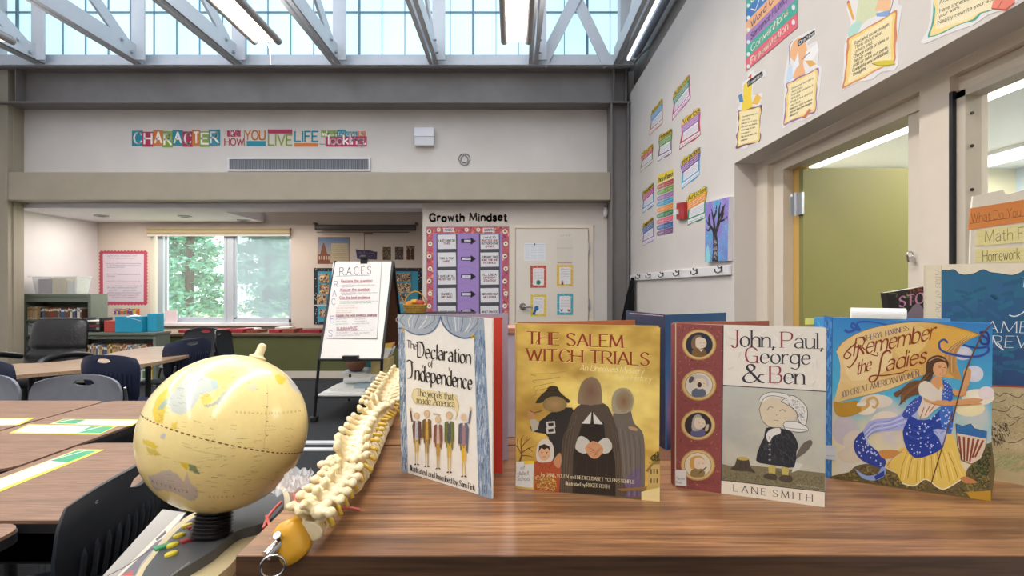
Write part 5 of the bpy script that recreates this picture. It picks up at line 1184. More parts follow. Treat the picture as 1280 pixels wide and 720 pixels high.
    A.line([(760, 358), (820, 330), (880, 350)], 8, 'B98A6A', 5); A.line([(832, 402), (850, 400)], 5, '3A2A20'); A.line([(868, 404), (884, 402)], 5, '3A2A20'); A.line([(862, 410), (866, 432), (858, 436)], 3, skd); A.line([(842, 450), (868, 450)], 5, 'A0483E'); A.line([(828, 392), (850, 388)], 3, hr_); A.line([(866, 391), (888, 391)], 3, hr_)
    A.poly([(800, 470), (850, 475), (860, 520), (870, 560), (800, 560), (770, 520)], sk, 3)
    A.poly([(690, 530), (730, 500), (780, 520), (830, 565), (850, 540), (858, 600), (800, 650), (720, 620), (690, 590)], 'D8CFC0', 3); A.poly([(864, 490), (905, 520), (930, 560), (932, 640), (890, 640), (872, 560)], '2F58B4', 2)
    for k in range(14): A.ell(878+(k % 3)*18, 505+k*9, 4, 5, 'C9D2F0', 6)
    # staff
    A.line([(1212, 92), (1160, 150), (1110, 240), (1040, 400), (980, 600), (930, 800)], 11, '6A4228', 4); A.crop(1030, 490, 4.8); A.line([(768, 120), (735, 240), (690, 390), (640, 552)], 7, '6A4228', 4)
    A.poly([(8, 318), (70, 322), (70, 408), (8, 402)], 'C9D2DC'); A.scrawl((12, 384), (62, 386), 12, '5A6270', 1.8, 1)
b4 = thing('standing_book', 'bright blue storybook with a woman in a starred sash and banner, standing', 'book', (.67, .88, ZT))
s_, f_, k_ = (.575, .922), (.770, .8236), (.775, .905); h4 = .287; sp_ = (.563, .957)
panel('front_cover', s_, f_, h4, .003, '3A86C6', '5AA2DC', b4, cover4)
panel('spine', sp_, (s_[0]-.0005, s_[1]+.0005), h4, .003, '3F92CE', '5AA2DC', b4, lambda A: A.hatch([(1020, 400), (1038, 402), (1038, 595), (1031, 595)], ['2E72B4', '5EACE0', '4A9AD2'], 60, 12, 2, PI/2, .4, 2))
panel('back_cover', (sp_[0]+.004, sp_[1]), k_, h4+.001, .003, '4A92CC', '6AB0E0', b4, None, GLOSS)
pagewedge([(s_[0]+.001, s_[1]+.006), (f_[0]-.006, f_[1]+.008), (f_[0]-.004, f_[1]+.05), (sp_[0]+.006, sp_[1]-.004)], h4, b4, .006)
MB().box(.548, .955, 1.192, .566, .957, 1.2035).build('page_flag', mat('yellow_flag', 'E2E27A', .7), b4)
tag(MB().tube([(.618, .934, 1.2145), (.69, .897, 1.2145)], .0095, n=16).build('paper_roll', mat('white_paper', 'E4E3E0', .8)), 'white rolled paper lying on top of the bright blue storybook', 'paper roll')
# ---------------------------------------------------------------- blue open book behind
def sunset(a, b): return mix(mix('1E4A78', '3B6FA6', min(1, b*1.6)), mix('8A6A9C', '2B3A6A', max(0, min(1, (b-.75)*4))), max(0, min(1, (b-.45)*4)))
b5 = thing('standing_book', 'dark blue book standing open between the gold and red-strip storybooks', 'book', (.35, 1.15, ZT))
s_, f_, k_ = (.326, 1.081), (.4925, 1.177), (.2837, 1.277); h5 = .286
panel('front_cover', s_, f_, h5, .003, '2A5E90', '2F7EAE', b5, lambda A: A.grid([(831, 394), (907, 391), (906, 532), (834, 562)], 12, 30, sunset))
panel('back_cover', (s_[0]-.001, s_[1]+.003), k_, h5, .003, '1F2A4C', '2A6A96', b5, lambda A: A.line([(787, 391.5), (829, 395)], .8, 'C9A8AC'))
pagewedge([(s_[0], s_[1]+.012), (.475, 1.18), (.30, 1.262)], h5-.004, b5, .006)
# ---------------------------------------------------------------- atlas
at = thing('standing_book', 'large teal and cream atlas of the revolution, tallest book, at the right edge', 'book', (.9, .88, ZT))
a0, a1 = (.7876, .975), (1.0186, .783)
def mapfn(a, b): return mix('B7A57C', 'C9BA92', max(0, min(1, .5+noise.fractal(Vector((a*9, b*9, 5)), 1, 2, 4))))
def cover6(A):
    A.crop(1140, 320, 5.14)
    A.poly([(86, 55), (190, 58), (190, 1500), (86, 1490)], 'D6CAB0'); A.line([(188, 60), (188, 1500)], 3, 'A89A7C')
    for k in range(3): pass
    A.text('Atlas of the AMERICAN', (152, 90), (152, 640), 46, '9A8A70', nib=(R(25), .07), w=.035, shear=.2, up=(1, 0), track=.14)
    A.poly([(190, 88), (230, 95), (268, 86), (300, 112), (340, 122), (400, 112), (440, 92), (466, 88), (500, 104), (560, 112), (640, 124), (690, 110), (722, 92), (800, 100), (900, 95), (1150, 110), (1150, 860), (1050, 850), (900, 846), (720, 840), (560, 835), (190, 830)], '256080')
    A.poly([(190, 300), (500, 260), (1150, 280), (1150, 850), (190, 830)], '27557E'); A.poly([(190, 560), (1150, 540), (1150, 858), (190, 830)], '2B4B78')
    A.hatch([(200, 130), (1100, 130), (1100, 800), (200, 800)], ['236482', '2D5C84', '1F5676'], 120, 120, 30, .1, .6, 2)
    A.line([(190, 88), (230, 95), (268, 86), (300, 112), (340, 122), (400, 112), (440, 92), (466, 88), (500, 104), (560, 112), (640, 124), (690, 110), (722, 92)], 4, '14324A', 3)
    wt = dict(nib=(R(20), .085), w=.04, shear=.12, serif=.22, track=.16)
    A.text('AMERICAN', (468, 490), (1190, 500), 72, 'DCE0E2', **wt); A.text('REVOLUTION', (512, 586), (1270, 598), 74, 'DCE0E2', **wt)
    A.text('The', (700, 200), (800, 200), 60, 'DCE0E2', **wt); A.line([(624, 380), (660, 388), (700, 372), (722, 355)], 7, 'DCE0E2', 5); A.line([(520, 520), (545, 570), (590, 604)], 8, 'DCE0E2', 5)
    A.poly([(190, 836), (560, 838), (720, 843), (900, 850), (1150, 864), (1150, 1500), (190, 1500)], lambda u, v: mapfn(u/900, v/900))
    A.grid([(190, 845), (1150, 870), (1150, 1480), (190, 1420)], 24, 24, mapfn)
    A.line([(190, 832), (560, 836), (720, 842), (900, 848), (1150, 862)], 12, 'A8483E', 3)
    ink = '5A4A3A'
    for p in ('510,860 560,900 600,880 680,910 720,890 800,930', '510,980 600,1000 650,960 720,985 800,970', '520,1060 570,1090 640,1085 700,1040 760,1050', '500,930 550,940 600,925', '600,1010 640,1040 690,1030', '560,1180 650,1200 720,1170'): A.line(p, 5, ink, 5)
    A.hatch([(510, 1080), (600, 1060), (640, 1150), (560, 1230), (505, 1200)], ['4A3A30', '6A5848'], 130, 18, 5, 1.2, .5, 3); A.hatch([(505, 870), (730, 880), (730, 1350), (505, 1320)], ['8A7A5C', 'D9CCA8', '9A8A68'], 260, 10, 4, .5, 1.5, 8); A.hatch([(505, 1250), (730, 1280), (730, 1400), (505, 1360)], ['9AA070', 'AEB07E'], 90, 40, 6, -.5, .4, 9)
    A.line([(190, 1420), (1150, 1560)], 20, 'E2DACA')
panel('front_cover', a0, a1, .3865, .003, 'D9CEB8', 'CFC4AC', at, cover6, SATIN)
na = perp(a0, a1)
A_ = Vector((a0[0], a0[1], 0))-na*.034; B_ = Vector((a1[0], a1[1], 0))-na*.034
panel('back_cover', A_, B_, .3865, .003, 'CFC4AC', 'CFC4AC', at, None, SATIN)
panel('spine', (a0[0]-na.x*.0035, a0[1]-na.y*.0035), A_+na*.0005, .3865, .003, 'D6CAB0', 'CFC4AC', at, None, SATIN)
i1 = Vector((a0[0], a0[1], 0)); d_ = (Vector((a1[0], a1[1], 0))-i1).normalized()
pagewedge([tuple((i1+d_*.006-na*.004)[:2]), tuple((i1+d_*.292-na*.004)[:2]), tuple((i1+d_*.292-na*.033)[:2]), tuple((i1+d_*.006-na*.033)[:2])], .3865, at, .008)
# dark story book leaning behind the atlas
sb_ = thing('standing_book', 'black book with pink lettering, tilted behind the large teal atlas', 'book', (.85, 1.09, ZT))
c0 = px(1108, 366, 1.06); rt_ = Vector((math.cos(.16), 0, math.sin(.16))); dn = Vector((math.sin(.16), 0, -math.cos(.16))); hh = (c0.z-ZT)/math.cos(.16)
A = Art(c0, (0, -1, 0)); A.solid([c0+dn*hh, c0+dn*hh+rt_*.22, c0+rt_*.22, c0], (0, .018, 0), '1E1C1E'); A.crop(1080, 220, 3.6)
A.hatch([(108, 528), (400, 480), (440, 640), (150, 700)], ['7A8A3A', '5A6A2E', '6A4A5A', '3A3A3C'], 60, 30, 8, .9, 1.2, 3)
A.text('STORIES', (160, 590), (390, 548), 46, 'C98AB4', nib=(R(20), .2), w=.1, serif=.2); A.text('THE', (200, 528), (262, 516), 16, 'A04A3A', .2); A.poly([(190, 640), (240, 570), (280, 640)], '8A7A8E', 3)
A.build('closed_body', GLOSS, sb_)
# folder sign behind the atlas
sg = thing('paper_sign', 'white card sign with orange and yellow handwritten strips behind the atlas', 'sign', (1.1, 1.2, ZT))
A = Art((0, 1.16, 0), (0, -1, 0)).crop(1200, 230, 6.55)
def shp(A, p, th): 
    n = len(p); f = [A.to3(*q) for q in p]; b = [q+Vector((0, th, 0)) for q in f]; c = H('E3DDD0')
    A.face(f, [c]*n); A.face(b[::-1], [c]*n)
    for i in range(n): A.face([f[i], b[i], b[(i+1) % n], f[(i+1) % n]], [c]*4)
zb = (360+(1.26-ZT-.0005)*640/1.16-230)*6.55
shp(A, [(40, zb), (95, 200), (108, 100), (355, 45), (372, 82), (385, 78), (390, 85), (560, 35), (700, 20), (900, 20), (900, zb)], .004); A.build('card', PAPER, sg)
def sub(name, fn):
    a = Art((0, 1.159, 0), (0, -1, 0)).crop(1200, 230, 6.55); fn(a); a.build(name, PAPER, sg)
def f1(a): a.solid([a.to3(66, 378), a.to3(880, 262), a.to3(880, 70), a.to3(82, 200)], (0, .0008, 0), 'D98A4E'); a.text('What Do You', (92, 315), (496, 262), 72, '7A4A26', .05); a.line([(78, 324), (524, 262)], 4, '7A4A26')
def f2(a): a.solid([a.to3(130, 512), a.to3(880, 440), a.to3(880, 285), a.to3(140, 380)], (0, .0008, 0), 'E9DFA4'); a.text('Math Folder', (205, 476), (760, 428), 96, '5E5644', .045); a.line([(150, 505), (200, 500)], 3, 'B5AA78'); [a.line([(150, 385+k*45), (880, 300+k*45)], 2, 'CFC48C') for k in range(3)]
def f3(a): a.solid([a.to3(126, 642), a.to3(880, 640), a.to3(880, 495), a.to3(132, 535)], (0, .0008, 0), 'E9DFA4'); a.text('Homework', (186, 636), (490, 612), 90, '4A4438', .055); [a.line([(135, 560+k*40), (880, 530+k*42)], 2, 'CFC48C') for k in range(2)]
sub('orange_strip', f1); sub('yellow_strip', f2); sub('yellow_strip', f3)

# ---------------------------------------------------------------- globe
GC = Vector((-.574, 1.031, .972)); GR = .152; GN = Vector((.279, .248, .928)).normalized()
gl = thing('globe', 'cream talking globe on a grey console beside the wooden bookcase', 'globe', (-.6, 1.0, .745))
def sph(e, d):
    d = d.normalized(); o = e-GC; b = o.dot(d); c = o.dot(o)-GR*GR; D = b*b-c
    p = e+d*(-b-math.sqrt(max(D, 0))); return p, (p-GC).normalized()
def K_(t): return [(170+x/5.818, 440+y/5.818) for x, y in pts(t)]
def L_(t): return [(170+x/5.818, 540+y/5.818) for x, y in pts(t)]
land = [(K_('240,330 262,296 330,228 384,158 450,148 520,178 592,208 604,262 540,292 470,312 430,384 390,424 330,458 258,440 236,390'), 'C4C9BE'),
        (K_('118,430 150,330 230,258 246,320 212,420 196,520 140,520'), 'E4C544'), (K_('500,170 640,98 800,118 836,164 700,200 645,302 556,346 600,232'), 'EBD284'), (K_('150,420 190,360 236,332 228,380 190,420'), '9FB29A'),
        (K_('400,180 450,150 470,190 430,230'), 'B9CCBE'), (K_('540,200 590,210 600,262 560,280'), 'B4C4C0'), (K_('470,330 520,300 560,340 500,400 480,372'), 'E8CF62'), (K_('1005,170 1040,160 1096,196 1060,240 1030,226'), 'E4CE46'), (K_('1096,180 1160,200 1216,280 1200,310 1130,260'), 'D5CFBE'), (K_('820,240 880,230 860,290 800,270'), 'DFD0B0'),
        (K_('640,290 700,250 720,260 660,330 600,380 520,400 470,392 560,376'), 'A9AE98'), (K_('255,520 300,510 290,560 262,566'), 'E6C84A'), (K_('180,600 215,590 205,640 176,630'), 'C2BBB8'),
        (L_('45,50 110,70 165,105 140,130 90,100 55,90'), 'E4C63C'), (L_('320,212 388,230 372,276 340,256'), 'E6C63A'), (L_('386,232 430,246 474,312 430,300 384,276'), '8C9468'), (L_('70,110 120,120 180,160 150,175 90,150'), 'DCC25A'),
        (L_('86,320 140,308 190,282 244,278 292,300 322,332 346,362 372,296 396,372 440,408 458,462 424,502 380,496 330,470 270,440 200,424 152,432 118,402'), 'CDBDAE')]
W_, H_ = 420, 210; vv = []; cc_ = []; ff = []
ex = GN.orthogonal().normalized(); ey = GN.cross(ex)
def pip(P, x, y):
    c = False; j = len(P)-1
    for i in range(len(P)):
        if (P[i][1] > y) != (P[j][1] > y) and x < (P[j][0]-P[i][0])*(y-P[i][1])/(P[j][1]-P[i][1])+P[i][0]: c = not c
        j = i
    return c
lbb = [(min(p[0] for p in P), max(p[0] for p in P), min(p[1] for p in P), max(p[1] for p in P), P, H(c)) for P, c in land]
oc0 = H('F1DC98'); fdir = (EYE-GC).normalized()
for j in range(H_+1):
    th = PI*j/H_
    for i in range(W_):
        ph = 2*PI*i/W_; n = GN*math.cos(th)+(ex*math.cos(ph)+ey*math.sin(ph))*math.sin(th); p = GC+n*GR; vv.append(tuple(p)); c = oc0
        if n.dot((EYE-p)) > 0:
            q = p-EYE; u = 640+q.x/q.y*640; v = 360-q.z/q.y*640
            for a_, b_, c_, d_2, P, k in lbb:
                if a_ <= u <= b_ and c_ <= v <= d_2 and pip(P, u, v): c = k
        else:
            f = noise.fractal(n*1.6+Vector((4, 2, 1)), 1, 2, 4)
            if f > .12: c = H(('DCC46A', 'C9C4B4', 'E0C650')[int(abs(noise.noise(n*3))*9) % 3])
        cc_.append((*c, 1))
for j in range(H_):
    for i in range(W_): ff.append((j*W_+i, (j+1)*W_+i, (j+1)*W_+(i+1) % W_, j*W_+(i+1) % W_))
me = bpy.data.meshes.new('ball'); me.from_pydata(vv, [], ff); at_ = me.color_attributes.new('Col', 'FLOAT_COLOR', 'POINT'); at_.data.foreach_set('color', np.array(cc_, 'f').ravel())
gb = link('globe_ball', me, printmat('globe_gloss', .22, .5), gl, 180)
A = Art(surf=sph, step=1e-5, off=4e-4); A.crop(170, 440, 5.818)
ink = '5E5238'
rg = random.Random(9)
for x, y, n in ((300, 270, 5), (330, 350, 4), (430, 230, 4), (500, 330, 4), (690, 150, 5), (760, 140, 3), (660, 240, 3), (510, 570, 4), (520, 630, 3), (670, 540, 2), (970, 570, 2), (1120, 580, 3), (300, 540, 3), (190, 440, 4), (170, 500, 3), (360, 660, 2), (830, 240, 3), (560, 490, 2), (860, 630, 2), (240, 360, 3)):
    for k in range(n):
        xx, yy = x+rg.uniform(-40, 40), y+rg.uniform(-35, 35); A.scrawl((xx, yy), (xx+rg.uniform(18, 42), yy+rg.uniform(2, 10)), 6, ink, 1.5, k)
for s_1, s_2 in (((420, 500), (470, 520)), ((930, 574), (1020, 566))): A.scrawl(s_1, s_2, 7, ink, 1.6)
A.text('NORTH PACIFIC OCEAN', (726, 446), (1190, 436), 14, '8A7C58', .12, track=1.0, sag=-14)
A.line([(948, 240), (955, 330), (948, 450), (940, 560), (925, 700)], 1.6, 'B5A678', 5)
for y in (305, 402, 505, 606): A.ell(950, y, 7, 3, ink, 8)
A.crop(170, 540, 5.818)
A.text('AUSTRALIA', (122, 358), (380, 438), 16, '5E5046', .14, track=1.2, sag=-8); A.text('OCEANIA', (530, 472), (716, 468), 14, '8A7848', .14, track=.9, sag=-3)
for k in range(60):
    xx, yy = rg.uniform(420, 1100), rg.uniform(20, 500)
    if ((xx-620)/620)**2+((yy)/560)**2 < .8: A.scrawl((xx, yy), (xx+rg.uniform(20, 60), yy-rg.uniform(-6, 10)), 7, ink, 1.6, k)
for x, y in ((240, 300), (260, 345), (265, 380), (160, 400), (350, 410), (110, 160), (170, 160), (230, 180), (300, 210), (450, 250), (520, 245), (600, 300), (570, 322), (680, 380), (800, 300), (800, 440), (920, 330), (560, 540), (340, 545)): A.scrawl((x-20, y), (x+25, y+8), 6, ink, 1.5, x)
A.scrawl((420, 130), (660, 178), 7, ink, 1.5); A.scrawl((340, 80), (390, 92), 7, ink, 1.6)
for k in range(90):
    t0 = 2*PI*k/90; t1 = t0+.040; q = []
    for t_ in (t0, t1):
        n = ex*math.cos(t_)+ey*math.sin(t_); q.append(n)
    wv = GN*.0011
    A.face([GC+q[0]*(GR+4e-4)-wv, GC+q[1]*(GR+4e-4)-wv, GC+q[1]*(GR+4e-4)+wv, GC+q[0]*(GR+4e-4)+wv], [H('7A5A2E')]*4)
A.build('map_print', printmat('globe_gloss', .22, .5), gl)
Mg = Matrix.Translation(GC) @ GN.to_track_quat('Z', 'Y').to_matrix().to_4x4()
MB().lathe([(0, .150), (.016, .1505), (.017, .155), (.011, .158), (.0085, .162), (.0085, .178), (.006, .183), (0, .185)], Mg, 20).build('pole_knob', mat('cream_plastic', 'E3D3A8', .4), gl, 50)
def zpoly(t, z): return [tuple(p[:2]) for p in crom([(*onz(u, v, z), 0) for u, v in t], 5, True)]
tray = [(165, 745), (172, 716), (187, 695), (203, 674), (222, 655), (244, 640), (320, 606), (350, 606), (362, 622), (352, 650), (325, 668), (303, 688), (288, 706), (270, 722), (250, 745)]
cons = [(174, 740), (180, 714), (192, 697), (206, 680), (224, 661), (246, 645), (290, 628), (334, 610), (350, 612), (355, 626), (342, 646), (322, 656), (300, 662), (283, 674), (266, 688), (240, 704), (216, 720), (200, 740)]
MB().prism(zpoly(tray, .766), .7415, .766).build('base_tray', mat('cream_base', 'D2C299', .45), gl, 40)
MB().prism(zpoly(cons, .786), .7665, .786).build('console', mat('dark_grey_console', '55575B', .35, var=.05, scale=20), gl, 40)
nk = []
for k in range(22): nk.append((.033-.004*(k/21)+(.005 if k % 3 == 0 else 0), -.002+k*.0034))
b0 = Vector((*onz(264, 668, .786), .786)); tp = GC+(b0-GC).normalized()*(GR*.97); dd = tp-b0
MB().lathe([(0, 0)]+[(r, z*dd.length/.07) for r, z in nk]+[(0, dd.length)], Matrix.Translation(b0) @ dd.to_track_quat('Z', 'Y').to_matrix().to_4x4(), 28).build('ribbed_neck', mat('black_rubber', '201F22', .4), gl, 30)
for u, v, c, n, rx, ry in ((235, 656, 'E2D23E', 'yellow', .0105, .006), (224, 668.5, 'E2D23E', 'yellow', .0105, .006), (215.5, 680.5, 'E2D23E', 'yellow', .0105, .006), (214, 691.5, 'E2D23E', 'yellow', .0105, .006), (203, 683, '3E9A68', 'green', .013, .007), (233, 675, 'A8383A', 'red', .010, .006), (241, 658, 'A84A38', 'red', .009, .006)):
    X, Y = onz(u, v, .789); w = MB()
    Mb = Matrix.Translation((X, Y, .786)) @ Matrix.Rotation(R(52), 4, 'Z')
    if n == 'yellow': w.lathe([(0, 0), (1, 0), (1, .0035), (.8, .005), (0, .0055)], Mb @ Matrix.Diagonal((rx, ry, 1, 1)), 20)
    else: w.box(-rx, -ry, 0, rx, ry, .005, .002, Mb)
    o = w.build('button', mat('button_'+n, c, .35), gl, 40)
ca = Art((0, 0, .786), (0, 0, 1)).crop(110, 590, 4.923); ca.scrawl((512, 640), (634, 552), 9, 'D8D8D4', 2); ca.build('console_lettering', PAPER, gl)
# printed sheets under the globe
ps = Art((0, 0, .7405), (0, 0, 1), off=3e-4, step=2e-5).crop(110, 590, 4.923)
q = [(90, 640), (460, 230), (600, 250), (330, 660)]
ps.solid([ps.to3(*p) for p in q][::-1], (0, 0, -.0003), 'A8A49E')
ps.poly([(300, 520), (560, 262), (600, 252), (470, 400), (330, 540), (250, 640), (180, 640)], 'D6D0C2'); ps.poly([(250, 590), (420, 430), (480, 400), (400, 480), (330, 560), (290, 640), (200, 640)], '77747E'); ps.line([(420, 420), (480, 370)], 14, '6A6A72'); ps.poly([(200, 640), (280, 605), (270, 640)], 'C2605A'); ps.line([(120, 640), (220, 590), (400, 470)], 5, '4A4A50'); ps.scrawl((425, 420), (480, 365), 14, '4A4A52', 3)
tag(ps.build('printed_sheet', PAPER), 'grey and white printed sheet lying under the globe console', 'paper')

# ---------------------------------------------------------------- spine model
sm = thing('spine_model', 'cream plastic human spine model lying along the left of the wooden bookcase', 'anatomical model', (-.28, 1.0, ZT))
m_bone = mat('bone_plastic', 'F2E8CC', .45, var=.16, scale=34, col2='D8C188')
m_disc = mat('yellow_disc', 'C99C2E', .35, var=.2, scale=30); m_nerve = mat('yellow_nerve', 'D6B03A', .4); m_art = mat('red_artery', 'B5524A', .4)
def vertebra(kind, seed):
    r = random.Random(seed); L, rb, tr, sp = {'c': (.018, .014, .024, .014), 't': (.025, .0175, .031, .022), 'l': (.031, .021, .036, .020)}[kind]
    w = MB()
    w.lathe([(0, -L*.5), (rb*1.05, -L*.48), (rb*.86, -L*.15), (rb*.84, L*.15), (rb*1.05, L*.48), (0, L*.5)], Matrix.Translation((0, 0, -rb*.65)) @ Matrix.Rotation(-PI/2, 4, 'X') @ Matrix.Diagonal((1.15, .9, 1, 1)), 20)
    for s in (-1, 1):
        w.ball((s*rb*.8, 0, rb*.5), rb*.42, (1, 1.1, 1.3), 10); w.tube([(s*rb*.7, 0, rb*.7), (s*tr*.7, -L*.12, rb*1.0), (s*tr, -L*.3, rb*1.25)], [.006, .0052, .0045], 8); w.ball((s*tr, -L*.3, rb*1.25), .0062, (1, 1.3, .9), 10)
        w.ball((s*rb*.75, L*.48, rb*1.05), .0066, (1, 1.3, 1), 8); w.ball((s*rb*.75, -L*.48, rb*1.15), .0066, (1, 1.3, 1), 8)
        w.tube([(s*rb*.8, 0, rb*.8), (0, -L*.15, rb*1.5)], [.0065, .007], 8)
    w.hexa([(-.003, L*.2, rb*1.3), (.003, L*.2, rb*1.3), (.0022, -L*.75, rb*1.4+sp), (-.0022, -L*.75, rb*1.4+sp)], (0, -L*.55, -.004)); w.ball((0, -L*1.15, rb*1.35+sp), .0052, (1, 1.5, .9), 10); w.ball((0, -L*.1, rb*1.2), .011, (1.3, 1.1, .55), 10)
    for v in w.b.verts: v.co *= 1+.10*noise.noise(v.co*110+Vector((seed*7, 0, 0)))
    o = w.build('tmp', m_bone); o.location = (0, 0, 0)
    c = o.data  # undo recentring handled below
    md = o.modifiers.new('r', 'REMESH'); md.mode = 'VOXEL'; md.voxel_size = .0016; md2 = o.modifiers.new('s', 'SMOOTH'); md2.iterations = 2; md2.factor = .5
    me = bpy.data.meshes.new_from_object(o.evaluated_get(bpy.context.evaluated_depsgraph_get())); me.materials.clear(); me.materials.append(m_bone)
    bpy.data.objects.remove(o); me.shade_smooth()
    zmin = min(v.co.z for v in me.vertices); me.transform(Matrix.Translation((0, 0, -rb*.65-rb*.95-zmin)))
    return me
proto = {k: [vertebra(k, s) for s in (1, 2)] for k in 'ctl'}
path = []
for u, v, z in ((366, 676, .948), (392, 648, .958), (418, 615, .962), (440, 585, .962), (462, 545, .965), (482, 503, .972), (497, 475, .98), (505, 458, .985)):
    Y = (1.26-z)*640/(v-360); path.append(Vector(((u-640)/640*Y, Y, z)))
cur = crom(path, 24); acc = [0]
for a_, b_ in zip(cur, cur[1:]): acc.append(acc[-1]+(b_-a_).length)
def onpath(s):
    for i in range(len(cur)-1):
        if acc[i+1] >= s: f = (s-acc[i])/(acc[i+1]-acc[i]); return cur[i].lerp(cur[i+1], f), (cur[min(i+2, len(cur)-1)]-cur[max(i-1, 0)]).normalized()
    return cur[-1], (cur[-1]-cur[-2]).normalized()
s = .035; i = 0
Z3 = Vector((0, 0, 1))
while s < acc[-1]-.02 and i < 26:
    kind = 'c' if i < 6 else 't' if i < 17 else 'l'; sp = {'c': .0255, 't': .034, 'l': .041}[kind]
    p, t = onpath(s); roll = R(6)+R(-46)*min(1, max(0, (i-4)/5)) if i < 13 else R(-40)+R(38)*min(1, (i-13)/4)
    x = t.cross(Z3).normalized(); zz = x.cross(t).normalized(); zr = zz*math.cos(roll)+x*math.sin(roll); xr = t.cross(zr).normalized()
    scl = 1.12 if kind == 'c' else 1.16
    M_ = Matrix((xr*scl, t*scl, zr*scl)).transposed().to_4x4(); M_.translation = p
    o = bpy.data.objects.new('vertebra', proto[kind][i % 2]); COL.objects.link(o); o.parent = sm; o.matrix_basis = wm(sm).inverted() @ M_
    rb = {'c': .013, 't': .0165, 'l': .021}[kind]*scl
    q, t2 = onpath(s+sp/2); c0_ = q-zr*rb*.65
    MB().cyl(c0_-t2*sp*.16, c0_+t2*sp*.16, rb*1.1, n=16).build('disc', m_disc, sm, 40)
    for sg_ in (-1, 1): MB().tube([q+xr*sg_*rb*.4, q+xr*sg_*rb*1.3+zr*.004, q+xr*sg_*rb*1.9-zr*.006-t2*.006], [.0035, .004, .003], n=8).build('nerve', m_nerve, sm, 180)
    s += sp; i += 1
# mount, pin and ring at the near end
plug = [px(u, v, y) for u, v, y in ((349, 655, .66), (366, 650, .66), (380, 662, .66), (383, 690, .655), (364, 706, .65), (354, 700, .65), (345, 668, .655))]
w = MB(); c_ = sum(plug, Vector())/len(plug)
for f, d in ((1, 0),): pass
rings = []
dirp = Vector((.35, 1, .12)).normalized()
for k, (sc_, off_) in enumerate(((.55, -.009), (.93, -.006), (1, 0), (.96, .012), (.6, .02))): rings.append([w.b.verts.new(c_+(p-c_)*sc_+dirp*off_) for p in [Vector(q) for q in crom(plug, 4, True)]])
n_ = len(rings[0])
for A1, B1 in zip(rings, rings[1:]):
    for k in range(n_): w.b.faces.new((A1[k], A1[(k+1) % n_], B1[(k+1) % n_], B1[k]))
w.b.faces.new(rings[0][::-1]); w.b.faces.new(rings[-1]); w.build('end_plug', mat('amber_plastic', 'D09A2A', .3, var=.12, scale=20), sm, 180)
p0, p1 = px(352, 676, .655), px(333, 695, .635)
MB().cyl(p0+(p0-p1)*.5, p1, .0068, n=18).build('hanger_pin', m_chrome, sm, 40)
MB().cyl(px(349, 673, .645), px(346, 669, .64), .005, n=12).build('pin_screw', m_chrome, sm, 40)
rc = px(341, 708, .63); MB().tube([rc+Vector((.0135*math.cos(t_*PI/14), .004*math.cos(t_*PI/14), .0135*math.sin(t_*PI/14))) for t_ in range(28)], .0016, n=8, closed=True).build('hanger_ring', m_chrome, sm, 180)
for pp in ([(352, 627, .80, ), (337, 643, .78), (329, 660, .74)], [(333, 645, .77), (340, 668, .73)], [(367, 618, .80), (373, 636, .76), (386, 643, .74)], [(418, 641, .73), (432, 635, .735), (450, 637, .74)], [(420, 614, .80), (428, 608, .80), (438, 614, .80)], [(402, 640, .73), (408, 630, .75), (412, 620, .77)]):
    MB().tube(crom([px(*q) for q in pp], 6), .0022, n=8).build('artery', m_art, sm, 180)
# crinkled clear plastic between globe and spine
w = MB(); rn = random.Random(2); g = {}
tl, tr_, br_, bl_ = [(*onz(u, v, .925), 0) for u, v in ((366, 586), (392, 590), (384, 612), (335, 622))]
for a_ in range(15):
    for b_ in range(12):
        s_1, t_1 = a_/14, b_/11; P_ = Vector(tl).lerp(Vector(tr_), s_1).lerp(Vector(bl_).lerp(Vector(br_), s_1), t_1)
        g[a_, b_] = w.b.verts.new((P_.x+rn.uniform(-.002, .002), P_.y+rn.uniform(-.002, .002), .922+rn.uniform(0, .004)+.007*math.sin(s_1*9+t_1*4)**2))
for a_ in range(14):
    for b_ in range(11): w.b.faces.new((g[a_, b_], g[a_+1, b_], g[a_+1, b_+1], g[a_, b_+1]))
tag(w.build('plastic_wrap', mat('crinkled_clear_plastic', 'D4D6D8', .12, alpha=.5)), 'crinkled clear plastic wrap lying between the globe and spine model', 'plastic wrap')
# ================================================================ ON THE WALLS
def wallart(Y, step=4e-5, off=.0015): return Art((0, Y, 0), (0, -1, 0), step, off)
def card(A, quad, col, d=(0, .0012, 0)):
    A.solid([A.to3(*p) for p in (quad[3], quad[2], quad[1], quad[0])], d, col)
def Q(q, s, t):
    return tuple((q[0][i]*(1-s)+q[1][i]*s)*(1-t)+(q[3][i]*(1-s)+q[2][i]*s)*t for i in (0, 1))
# motto above the alcove, six cut-out word signs
def sign(label, fn, crop_):
    A = wallart(6.7).crop(*crop_); fn(A); tag(A.build('word_sign', SATIN), label, 'wall sign', 'motto signs above the alcove')
C1, C2 = (150, 150, 6.4), (330, 150, 4.571)
TE, MG, OR, GR_ = '178296', 'A8234E', 'C8702A', '7E9A3A'
def s1(A):
    for i, (ch, x0, x1, y0, y1, c) in enumerate((('C', 96, 186, 85, 210, TE), ('H', 180, 268, 94, 214, MG), ('A', 266, 346, 82, 206, OR), ('R', 340, 424, 90, 220, GR_), ('A', 420, 504, 82, 206, TE), ('C', 502, 582, 92, 214, MG), ('T', 578, 642, 80, 206, OR), ('E', 638, 722, 92, 214, GR_), ('R', 712, 802, 78, 206, TE))):
        A.solid([A.to3(x0, y1), A.to3(x1, y1), A.to3(x1, y0), A.to3(x0, y0)], (0, .0012, 0), c); A.k += 8
        A.text(ch, (x0+16, y1-24), (x1-14, y1-24+(i % 2)*2-1), 82, 'EEE6DC', .17)
